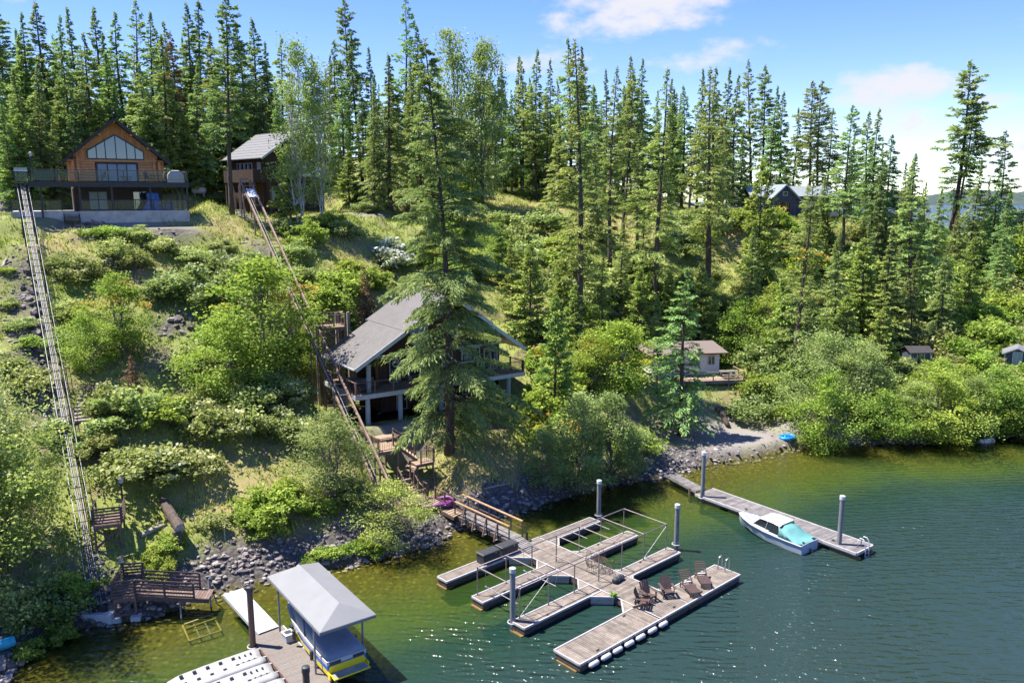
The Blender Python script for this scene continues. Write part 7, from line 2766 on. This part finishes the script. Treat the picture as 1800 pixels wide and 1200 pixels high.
T('bright0', 870, 480, 395, 'yellow-green sapling in the clearing behind the big conifer', name='maple_tree', width=.8)
T('young1', 1120, 640, 470, 'light conifer filling the slope between two larches', name='fir_tree', width=1.0)
T('young0', 985, 590, 455, 'dense young conifer downhill of the clearing', name='fir_tree', width=1.1)
T('larch1', 1060, 600, 450, 'pale conifer crowding behind the orange-tipped maple', name='larch_tree', width=1.5)
T('fir2', 1462, 640, 420, 'shadowed conifer in the middle of the slope', name='fir_tree', width=1.2)
T('young1', 1508, 580, 420, 'conifer on the slope under the bank pine', name='fir_tree', width=1.3)

LS = 'conifer scattered among shrubs on the slope between larches and sheds'
for (k, x, y, t, w) in [('fir2', 1540, 500, 300, 1.1), ('spire1', 1580, 490, 285, 1.0), ('fir0', 1620, 485, 320, 1.1), ('fir4', 1520, 560, 390, 1.2), ('spire3', 1600, 620, 440, .9), ('fir2', 1650, 610, 430, 1.2), ('young1', 1700, 570, 420, 1.0), ('fir1', 1750, 540, 400, 1.3), ('young0', 1440, 470, 390, 1.0), ('larch1', 1442, 450, 310, 1.2),
                        ('larch2', 1130, 500, 300, .9), ('spire2', 1050, 430, 230, 1.1), ('larch0', 1120, 440, 230, 1.2), ('larch0', 1260, 440, 240, .9), ('young1', 1230, 620, 470, 1.1), ('young2', 1170, 610, 480, 1.0),
                        ('larch1', 1310, 590, 400, 1.3), ('young0', 1370, 640, 490, 1.1), ('young1', 1480, 660, 520, 1.1), ('young0', 1545, 670, 530, 1.1), ('larch0', 1090, 560, 380, 1.2), ('young2', 1010, 640, 500, 1.1), ('young1', 900, 560, 430, 1.1), ('young0', 880, 500, 385, 1.0), ('spire1', 660, 372, 150, .9), ('fir2', 740, 360, 130, 1.0), ('young1', 760, 400, 300, 1.1), ('larch1', 1416, 440, 322, 1.3), ('spire2', 1452, 430, 300, 1.2), ('young1', 1435, 425, 345, 1.0), ('larch0', 1470, 520, 400, 1.3), ('spire3', 1765, 470, 330, .8), ('fir1', 1800, 480, 350, 1.2), ('spire1', 1725, 455, 310, .8)]:
    T(k, x, y, t, LS if x > 990 else 'conifer on the terrace slope behind the big spreading one', 'conifers scattered on the slope' if x > 990 else 'conifers behind the big one', w, 'slope_conifer')
# ------------------------------------------------------------------ the forest on the plateau
forest = []
L1 = 'conifer in the dense forest wall behind the two hilltop cabins'
L2 = 'conifer in the forest edge beyond the grass clearing'
L3 = 'conifer in the stand behind the blue-grey hilltop house'
# skyline trees: x, top row, distance, kind
sky_l = [(8, -20, 92, 'fir0'), (30, 18, 100, 'pine0'), (62, 22, 96, 'fir2'), (98, 2, 104, 'fir1'), (150, 14, 98, 'fir4'), (170, 55, 94, 'fir2'), (192, 12, 106, 'fir1'), (128, 60, 92, 'fir0'), (230, 20, 100, 'fir0'), (252, -5, 108, 'fir3'),
         (285, 18, 100, 'fir2'), (345, 5, 110, 'fir1'), (366, 0, 116, 'fir4'), (300, 60, 96, 'fir0'), (435, 40, 106, 'fir2'), (456, 32, 112, 'fir1'), (482, 72, 114, 'fir4'), (505, 66, 118, 'fir0'), (560, 95, 108, 'pine1'),
         (15, 90, 88, 'fir2'), (45, 120, 86, 'fir4'), (88, 110, 90, 'fir0'), (215, 90, 96, 'fir4'), (265, 110, 94, 'fir2'), (385, 60, 106, 'fir0'), (355, 110, 99, 'fir2'), (420, 110, 103, 'fir4'), (20, 170, 83, 'fir0'), (75, 160, 86, 'fir2'), (120, 140, 92, 'fir1'), (170, 150, 95, 'fir0'),
         (5, 130, 86, 'spire3'), (40, 200, 84, 'young0'), (100, 205, 87, 'spire1'), (140, 190, 90, 'spire3'), (185, 180, 93, 'young1'), (220, 150, 95, 'spire1'), (265, 150, 96, 'spire3'), (310, 140, 98, 'spire1'), (345, 165, 100, 'spire3'), (380, 150, 102, 'spire1'), (430, 170, 104, 'young0'), (470, 140, 106, 'spire1'), (515, 130, 108, 'spire3'), (545, 150, 108, 'spire1'), (200, 60, 104, 'spire1'), (310, 35, 110, 'spire3'), (130, 25, 106, 'spire3'), (60, 60, 96, 'spire1'), (410, 40, 112, 'spire3'), (480, 110, 112, 'fir2'),
         (240, 175, 95, 'young0'), (275, 190, 94, 'young1'), (330, 200, 97, 'young2'), (300, 245, 94, 'young0'), (360, 240, 99, 'young1'), (410, 210, 104, 'fir1'), (450, 150, 106, 'fir3'), (495, 150, 108, 'fir0')]
for i_t, (x, t, Y, k) in enumerate(sky_l):
    k = {2: 'spire1', 5: 'spire3', 9: 'spire2', 12: 'spire0', 14: 'spire1', 17: 'spire3', 20: 'spire1', 23: 'spire3', 26: 'spire1', 29: 'larch0'}.get(i_t, k)
    T(k, x, None, t, L1, 'forest behind the hilltop cabins', rng.uniform(1.0, 1.45), 'conifer_tree', Y)
sky_m = [(575, 120, 114, 'spire1'), (605, 130, 112, 'spire3'), (640, 140, 114, 'spire1'), (690, 110, 122, 'spire3'), (725, 105, 118, 'spire1'), (775, 120, 120, 'spire3'), (810, 130, 122, 'spire1'), (860, 125, 130, 'spire3'), (588, 96, 122, 'fir2'), (612, -2, 128, 'pine1'), (598, 70, 126, 'fir1'), (635, 60, 124, 'fir0'), (655, 82, 126, 'fir4'), (716, -12, 132, 'pine2'), (735, 45, 122, 'fir1'), (668, 130, 110, 'fir2'), (760, 110, 124, 'fir4'),
         (888, 112, 128, 'fir1'), (915, 98, 130, 'fir4'), (922, 105, 126, 'fir1'), (945, 86, 132, 'fir0'), (968, 103, 128, 'fir2'), (1000, 66, 126, 'fir3'), (1022, 80, 130, 'fir1'), (1040, 150, 118, 'fir2'), (980, 190, 116, 'fir0'),
         (1062, 122, 136, 'fir4'), (1095, 98, 140, 'fir1'), (1130, 102, 136, 'fir0'), (1108, 140, 126, 'fir2'), (1175, 136, 138, 'fir4'), (1200, 150, 132, 'fir1'), (870, 150, 124, 'pine0'), (840, 140, 126, 'fir2'), (900, 165, 121, 'fir3'), (940, 150, 123, 'pine0'), (960, 170, 122, 'pine2')]
for i_t, (x, t, Y, k) in enumerate(sky_m):
    k = {1: 'spire2', 3: 'spire1', 7: 'spire3', 10: 'spire0', 13: 'spire2', 16: 'spire1', 19: 'spire0', 22: 'spire3', 25: 'spire1'}.get(i_t, k)
    T(k, x, None, t, L2, 'forest beyond the clearing', rng.uniform(.9, 1.15), 'conifer_tree', Y)
sky_r = [(1228, 120, 138, 'fir1'), (1254, 117, 136, 'fir4'), (1272, 120, 140, 'fir0'), (1290, 130, 132, 'fir2'), (1318, 104, 136, 'fir1'), (1336, 116, 134, 'pine1'), (1355, 150, 128, 'fir2'), (1372, 160, 134, 'fir1'), (1395, 190, 126, 'fir0'),
         (1435, 142, 128, 'pine2'), (1455, 190, 126, 'fir1'), (1500, 230, 124, 'fir4'), (1526, 195, 122, 'fir1'), (1545, 250, 120, 'fir2'), (1262, 200, 122, 'fir3'), (1300, 230, 120, 'fir4'), (1215, 190, 124, 'fir2'), (1602, 278, 118, 'fir1'), (1758, 300, 112, 'fir0'), (1775, 330, 108, 'fir2'), (1820, 345, 116, 'fir1'), (1690, 365, 112, 'fir2'), (1620, 330, 116, 'fir0')]
for i_t, (x, t, Y, k) in enumerate(sky_r):
    k = {1: 'spire0', 4: 'spire2', 6: 'spire1', 10: 'spire3', 13: 'spire1', 16: 'spire2'}.get(i_t, k)
    T(k, x, None, t, L3, 'stand behind the hilltop house', rng.uniform(.9, 1.2), 'conifer_tree', Y)
for (x, y, Y, k, w) in [(1575, 382, 119, 'poplar1', 1.5), (1600, 390, 124, 'bright0', 1.6), (1632, 384, 121, 'poplar2', 1.6), (1650, 395, 118, 'bright1', 1.5), (1690, 382, 126, 'poplar3', 1.3), (1722, 388, 121, 'bright0', 1.7), (1752, 380, 118, 'poplar0', 1.5), (1782, 376, 122, 'bright1', 1.6), (1810, 372, 119, 'poplar1', 1.6), (1840, 380, 116, 'bright0', 1.7)]:
    T(k, x, None, y, 'leafy tree on the open ridge crest behind the ridge pines', 'leafy trees on the ridge crest', w, 'ridge_tree', Y)
# fill between and behind
nfill = 0
fr_ = np.random.default_rng(11)
while nfill < 62:
    px = fr_.uniform(-60, 1480)
    Y = fr_.uniform(104, 165) + (10 if 560 < px < 1250 else 0)
    x = (px - 900) / FPX * Y * 1.01
    y = Y
    ci = 860 < px < 1130 and Y < 125
    if ci or (px > 1250 and Y > 150) or (px > 1180 and Y < 128):
        continue
    z = gz(x, y)
    top = np.interp(px, [-60, 380, 480, 640, 760, 900, 1000, 1200, 1330, 1480], [40, 40, 95, 105, 130, 120, 115, 150, 145, 220]) + fr_.uniform(8, 75)
    h = PY(px, top, Y).z - z
    if h < 9 or h > 34:
        continue
    k = ['fir0', 'fir1', 'fir2', 'fir3', 'fir4', 'pine0', 'spire0', 'larch0', 'spire1', 'spire2', 'spire3'][fr_.integers(11)]
    lab, grp = ((L1, 'forest behind the hilltop cabins') if px < 570 else (L2, 'forest beyond the clearing') if px < 1210 else (L3, 'stand behind the hilltop house'))
    plant(k, CON, (x, y, z), h, lab, 'tree', grp, fr_.uniform(.8, 1.4), 'conifer_tree')
    nfill += 1

# ------------------------------------------------------------------ shrubs
KEEP_OUT = []          # px boxes without random shrubs
sh_count = 0


def shrub(kind, px, py, w, label, group=None, tall=1.0):
    """shrub whose foot shows at (px, py), w photo pixels wide"""
    global sh_count
    p = hit(px, py)
    if p is None:
        return
    r = w / 2 / FPX * math.hypot(p.y, CAM_H - p.z)
    sh_count += 1
    p.z -= .05
    plant(kind, SHR, p, r * tall, label, 'shrub', group, 1 / tall, 'shrub')


G1 = ('shrub on the slope between the grey and brown tram tracks', 'shrubs between the tram tracks')
G2 = ('shrub on the bank below the log cabin wall', 'shrubs below the log cabin')
G3 = ('shrub in the open clearing above the lake house', 'shrubs in the clearing')
G4 = ('shrub in the thicket on the slope uphill of the beach', 'shrubs above the beach')
G5 = ('shrub among the stones of the near shore', 'shrubs along the near shore')
G6 = ('shrub on the rough ground outside the grey tram', 'shrubs beside the grey tram')
G7 = ('shrub beside the brown tram on its uphill side by the dark house', 'shrubs by the dark house')
for (k, x, y, w, t, g) in [
    ('shrub0', 145, 490, 80, .9, G2), ('shrub2', 110, 470, 60, .9, G2), ('shrub1', 200, 450, 70, .8, G2), ('shrub3', 240, 470, 60, 1.0, G2), ('shrub2', 280, 440, 60, .8, G2), ('bright2', 190, 415, 60, .6, G2), ('shrub3', 240, 420, 60, .6, G2),
    ('shrub0', 330, 520, 110, .9, G1), ('shrub1', 290, 520, 70, .9, G1), ('shrub0', 400, 490, 100, .9, G1), ('shrub2', 440, 470, 70, .9, G1), ('shrub3', 370, 540, 90, .9, G1),
    ('shrub2', 340, 455, 70, .6, G1), ('shrub1', 130, 560, 70, .9, G1), ('shrub3', 115, 610, 60, .9, G1), ('shrub1', 230, 740, 130, .8, G1), ('shrub0', 200, 720, 90, 1.0, G1), ('bright0', 290, 740, 90, .9, G1), ('shrub1', 350, 640, 90, .9, G1),
    ('shrub0', 380, 760, 120, .9, G1), ('shrub1', 440, 740, 110, 1.0, G1), ('shrub3', 350, 720, 80, .9, G1), ('shrub0', 480, 760, 90, .9, G1), ('shrub2', 270, 830, 150, .7, G1), ('shrub1', 220, 830, 90, .8, G1), ('shrub0', 330, 830, 110, .7, G1),
    ('shrub2', 510, 700, 80, .9, G1), ('shrub3', 420, 680, 80, .9, G1), ('bright0', 380, 620, 90, 1.0, G1), ('shrub1', 460, 700, 90, 1.0, G1), ('shrub0', 520, 770, 80, 1.0, G1), ('bright1', 500, 640, 70, 1.0, G1), ('shrub1', 180, 800, 70, .9, G1),
    ('bright0', 480, 900, 110, .8, G1), ('bright2', 440, 910, 70, .7, G1), ('bright1', 510, 880, 70, .9, G1), ('shrub3', 380, 920, 60, .6, G1), ('bright1', 470, 940, 60, .7, G1), ('bright2', 560, 900, 60, .8, G1), ('shrub3', 620, 880, 60, .9, G1),
    ('bright2', 570, 975, 55, .5, G5), ('bright0', 610, 968, 45, .5, G5), ('bright1', 640, 965, 45, .6, G5), ('bright2', 540, 985, 30, .5, G5), ('bright0', 110, 1120, 50, .9, G5), ('bright2', 50, 1150, 55, .8, G5), ('bright1', 660, 975, 40, .6, G5), ('bright2', 285, 1005, 50, .8, G5), ('bright0', 300, 960, 60, .7, G5), ('bright1', 270, 985, 45, .8, G5),
    ('shrub2', 40, 575, 50, .7, G6), ('bright1', 55, 610, 50, .6, G6), ('shrub0', 20, 650, 60, .9, G6), ('shrub1', 50, 680, 80, .8, G6), ('shrub3', 15, 540, 40, .7, G6), ('bright2', 10, 480, 30, .7, G6), ('shrub1', 100, 770, 70, .9, G6), ('shrub3', 150, 790, 60, .8, G6), ('bright1', 130, 1060, 80, .9, G6), ('bright0', 100, 1090, 70, .7, G6), ('shrub3', 60, 1090, 110, .9, G6), ('shrub1', 10, 1080, 100, 1.0, G6), ('shrub0', 10, 300, 70, 1.0, G6),
    ('bright1', 545, 430, 55, 1.2, G7), ('shrub0', 390, 440, 50, .7, G7), ('bright2', 370, 330, 60, .7, G7), ('shrub2', 350, 330, 50, .7, G7), ('shrub2', 380, 355, 40, .7, G7), ('shrub1', 500, 410, 50, .9, G7), ('shrub3', 520, 450, 55, .8, G7), ('bright0', 590, 520, 90, .9, G7), ('bright1', 570, 545, 70, .9, G7), ('shrub2', 530, 490, 60, .8, G7), ('bright0', 580, 400, 60, .8, G7), ('shrub1', 600, 415, 60, .8, G7), ('bright1', 620, 480, 60, .6, G7), ('bright0', 655, 505, 70, .9, G7), ('white0', 690, 470, 80, 1.0, G7), ('shrub0', 720, 450, 60, .9, G7),
    ('shrub0', 880, 330, 90, .8, G3), ('shrub1', 910, 330, 80, .8, G3), ('bright2', 840, 290, 90, 1.0, G3), ('bright0', 880, 285, 90, 1.0, G3), ('shrub2', 945, 345, 70, .6, G3), ('shrub3', 985, 335, 80, .6, G3), ('shrub0', 1020, 350, 80, .6, G3), ('shrub1', 1050, 420, 80, .6, G3), ('shrub3', 960, 400, 90, .7, G3), ('shrub1', 880, 400, 70, .7, G3), ('shrub2', 925, 440, 80, .7, G3), ('bright1', 980, 450, 80, .7, G3), ('shrub0', 830, 400, 70, .8, G3), ('shrub2', 1110, 480, 80, .7, G3), ('shrub1', 1190, 440, 80, .7, G3), ('shrub0', 1200, 400, 70, .7, G3), ('bright0', 960, 480, 90, .8, G3), ('shrub3', 1060, 520, 90, .8, G3), ('shrub0', 1260, 400, 80, .8, G3), ('bright2', 1300, 395, 70, .8, G3), ('shrub0', 780, 380, 80, .8, G3), ('shrub2', 640, 372, 50, .7, G3)]:
    shrub(k, x, y, w, g[0], g[1], t)
G8 = ('shrub growing close against one of the slate-blue sheds', 'shrubs around the sheds')
for (k, x, y, w) in [('shrub1', 1600, 668, 60), ('bright0', 1645, 668, 55), ('shrub0', 1665, 650, 60), ('shrub3', 1755, 668, 60), ('bright1', 1720, 660, 70), ('shrub2', 1690, 655, 60), ('shrub1', 1590, 650, 45)]:
    shrub(k, x, y, w, G8[0], G8[1], .9)
rq = np.random.default_rng(15)
G9 = ('shrub on the grassy ridge slope above the sheds', 'shrubs on the ridge slope')
for _ in range(34):
    px, py = rq.uniform(1480, 1830), rq.uniform(440, 640)
    shrub(['shrub0', 'shrub1', 'shrub2', 'shrub3', 'bright0', 'bright1', 'bright2'][rq.integers(7)], px, py, rq.uniform(45, 100), G9[0], G9[1], rq.uniform(.7, 1.1))
rs = np.random.default_rng(5)
tries = 0
while sh_count < 290 and tries < 4000:
    tries += 1
    px, py = rs.uniform(760, 1830), rs.uniform(330, 800)
    p = hit(px, py)
    if p is None or p.y > 132:
        continue
    s = sdist(np.array([p.x]), np.array([p.y]))[0]
    if s < 1.5:
        continue
    if any(a < px < b and c < py < d for a, b, c, d in [(590, 940, 500, 830), (1140, 1430, 735, 820), (1120, 1330, 615, 720), (1260, 1480, 330, 385), (1750, 1830, 600, 660), (1590, 1645, 610, 655), (740, 1000, 800, 930), (840, 1060, 300, 420)]):
        continue
    if cover_at('gravel', p.x, p.y) > .4 or (cover_at('dry', p.x, p.y) > .5 and rs.uniform() < .6):
        continue
    k = ['shrub0', 'shrub1', 'shrub2', 'shrub3', 'shrub4', 'bright0', 'bright1', 'bright2', 'shrub1', 'maple0'][rs.integers(10)]
    g = G3 if py < 430 and px < 1250 else G4
    if px > 1480 and py < 640:
        g = ('shrub on the grassy ridge slope above the sheds', 'shrubs on the ridge slope')
    shrub(k, px, py, rs.uniform(45, 95) * (75 / p.y), g[0], g[1], rs.uniform(.7, 1.1))

# ------------------------------------------------------------------ grass
gr = np.random.default_rng(9)
N = 110000
gxs = gr.uniform(-58, 80, N)
gys = gr.uniform(36, 135, N)
keepg = sdist(gxs, gys) > 1.0
gxs, gys = gxs[keepg], gys[keepg]
ii = np.clip(np.searchsorted(gx, gxs), 0, NXG - 1)
jj = np.clip(np.searchsorted(gy, gys), 0, NYG - 1)
pr = .45 + .5 * np.maximum(cov['lush'][jj, ii], cov['dry'][jj, ii]) - 1.2 * cov['gravel'][jj, ii] - .9 * cov['rock'][jj, ii] + .35 * wob(gxs, gys, 6, 31)
for (cx, cy, ra, rb, rot, pz, soft) in PADS[:5]:
    c, s = math.cos(rot), math.sin(rot)
    u = (gxs - cx) * c + (gys - cy) * s
    v = -(gxs - cx) * s + (gys - cy) * c
    pr = np.where((np.abs(u) < ra * .9) & (np.abs(v) < rb * .9), 0, pr)
k = gr.uniform(size=len(gxs)) < pr
gxs, gys, ii, jj = gxs[k], gys[k], ii[k], jj[k]
dryv = cov['dry'][jj, ii]
lushv = cov['lush'][jj, ii]
nb = 5
base = np.stack([gxs, gys, bil(gxs, gys)], 1)
base = np.repeat(base, nb, 0)
n = len(base)
base[:, :2] += gr.normal(0, .16, (n, 2))
base[:, 2] = bil(base[:, 0], base[:, 1]) - .03
hgt = gr.uniform(.22, .55, n)
dirn = np.stack([gr.normal(0, .45, n), gr.normal(0, .45, n), np.ones(n)], 1)
dirn = unitv(dirn) * hgt[:, None]
a = gr.uniform(0, 6.28, n)
wv = np.stack([np.cos(a), np.sin(a), np.zeros(n)], 1) * gr.uniform(.03, .07, n)[:, None]
tri = np.stack([base - wv, base + wv, base + dirn], 1)
tn = np.repeat(.30 + .42 * dryv - .12 * lushv + .16 * wob(gxs, gys, 9, 35), nb) + gr.normal(0, .12, n)
go = obj('grass', fast_mesh('grass', tri, 3, [LM['grassgreen']], np.clip(tn, 0, 1)))
tag(go, 'tufts of green and dry grass over the whole hillside', 'grass', kind='stuff')

# ------------------------------------------------------------------ stones


def stone_mesh(seed, m):
    import bmesh
    r = np.random.default_rng(seed)
    bm = bmesh.new()
    bmesh.ops.create_icosphere(bm, subdivisions=1, radius=.5)
    for v in bm.verts:
        v.co = v.co * float(r.uniform(.72, 1.15))
        v.co.z *= .68
        v.co.x *= 1.15
    me = bpy.data.meshes.new('stone')
    bm.to_mesh(me)
    bm.free()
    me.materials.append(m)
    return me


stones = [stone_mesh(i, M['rock'] if i % 3 else M['rock_dark']) for i in range(8)]
rr = np.random.default_rng(21)
ns = 0


def rock_at(x, y, s):
    o = obj('stone', stones[rr.integers(8)], ground, (x, y, gz(x, y) + .12 * s))
    o.rotation_euler = (rr.uniform(-.4, .4), rr.uniform(-.4, .4), rr.uniform(0, 6.28))
    o.scale = (s * rr.uniform(.8, 1.3), s, s * rr.uniform(.7, 1.2))


spots = []
for (x, y, rx, ry, n_, s0, s1) in [(430, 985, 60, 25, 50, .2, .42), (530, 975, 60, 22, 40, .2, .42), (620, 970, 60, 18, 26, .25, .5), (180, 1080, 70, 14, 34, .28, .55), (380, 1010, 30, 22, 20, .25, .5), (760, 950, 40, 14, 20, .25, .5), (300, 1060, 50, 15, 20, .25, .5),
                            (60, 540, 20, 90, 26, .35, .8), (80, 680, 14, 60, 12, .35, .7), (310, 570, 30, 18, 12, .4, .8), (160, 400, 40, 12, 14, .35, .7), (930, 887, 70, 10, 14, .3, .6), (1230, 822, 25, 5, 10, .2, .35), (15, 1170, 20, 25, 10, .4, .8)]:
    for _ in range(n_):
        h = hit(x + rr.normal() * rx * .55, y + rr.normal() * ry * .55)
        if h is not None:
            rock_at(h.x, h.y, rr.uniform(s0, s1))
# the smaller stones: one mass
cand = 60000
sx_ = rr.uniform(-46, 60, cand)
sy_ = rr.uniform(34, 100, cand)
i_ = np.clip(np.searchsorted(gx, sx_), 0, NXG - 1)
j_ = np.clip(np.searchsorted(gy, sy_), 0, NYG - 1)
sdv = sdist(sx_, sy_)
pk = np.where(sdv > -.8, cov['rock'][j_, i_] * np.clip(.5 + .9 * (sdv < 4), 0, 1), 0)
km = rr.uniform(size=cand) < pk * .95
sx_, sy_ = sx_[km], sy_[km]
ico = np.array([v.co for v in stones[1].vertices])
fac = np.array([p.vertices[:] for p in stones[1].polygons])
lowf = fac
nst = len(sx_)
sc = rr.uniform(.10, .34, nst) ** 1.0
ang = rr.uniform(0, 6.28, nst)
ca, sa = np.cos(ang), np.sin(ang)
vj = ico[None] * rr.uniform(.75, 1.25, (nst, 1, 3)) * (sc * 1.25)[:, None, None]
vx = vj[..., 0] * ca[:, None] - vj[..., 1] * sa[:, None] + sx_[:, None]
vy = vj[..., 0] * sa[:, None] + vj[..., 1] * ca[:, None] + sy_[:, None]
vz = vj[..., 2] + (bil(sx_, sy_) + .05 * sc)[:, None]
V = np.stack([vx, vy, vz], -1)
tri = V[:, lowf].reshape(-1, 3, 3)
m_, nt_ = new_mat('pebble')
t_ = NT(nt_)
out_ = t_.n('ShaderNodeOutputMaterial')
b_ = t_.n('ShaderNodeBsdfPrincipled')
b_.inputs['Roughness'].default_value = .95
at_ = t_.n('ShaderNodeAttribute', attribute_name='tint')
t_.l(t_.ramp(at_.outputs['Fac'], [(0, (.07, .058, .054)), (.5, (.16, .14, .13)), (1, (.33, .29, .27))]), b_.inputs['Base Color'])
t_.l(b_.outputs[0], out_.inputs[0])
po = obj('gravel', fast_mesh('gravel', tri, 3, [m_], np.repeat(rr.uniform(0, 1, nst), len(lowf))))
tag(po, 'broken grey stones heaped along the waterline and on bare patches', 'stones', kind='stuff')
print('STONES', nst, 'GRASS', n, 'SHRUBS', sh_count)
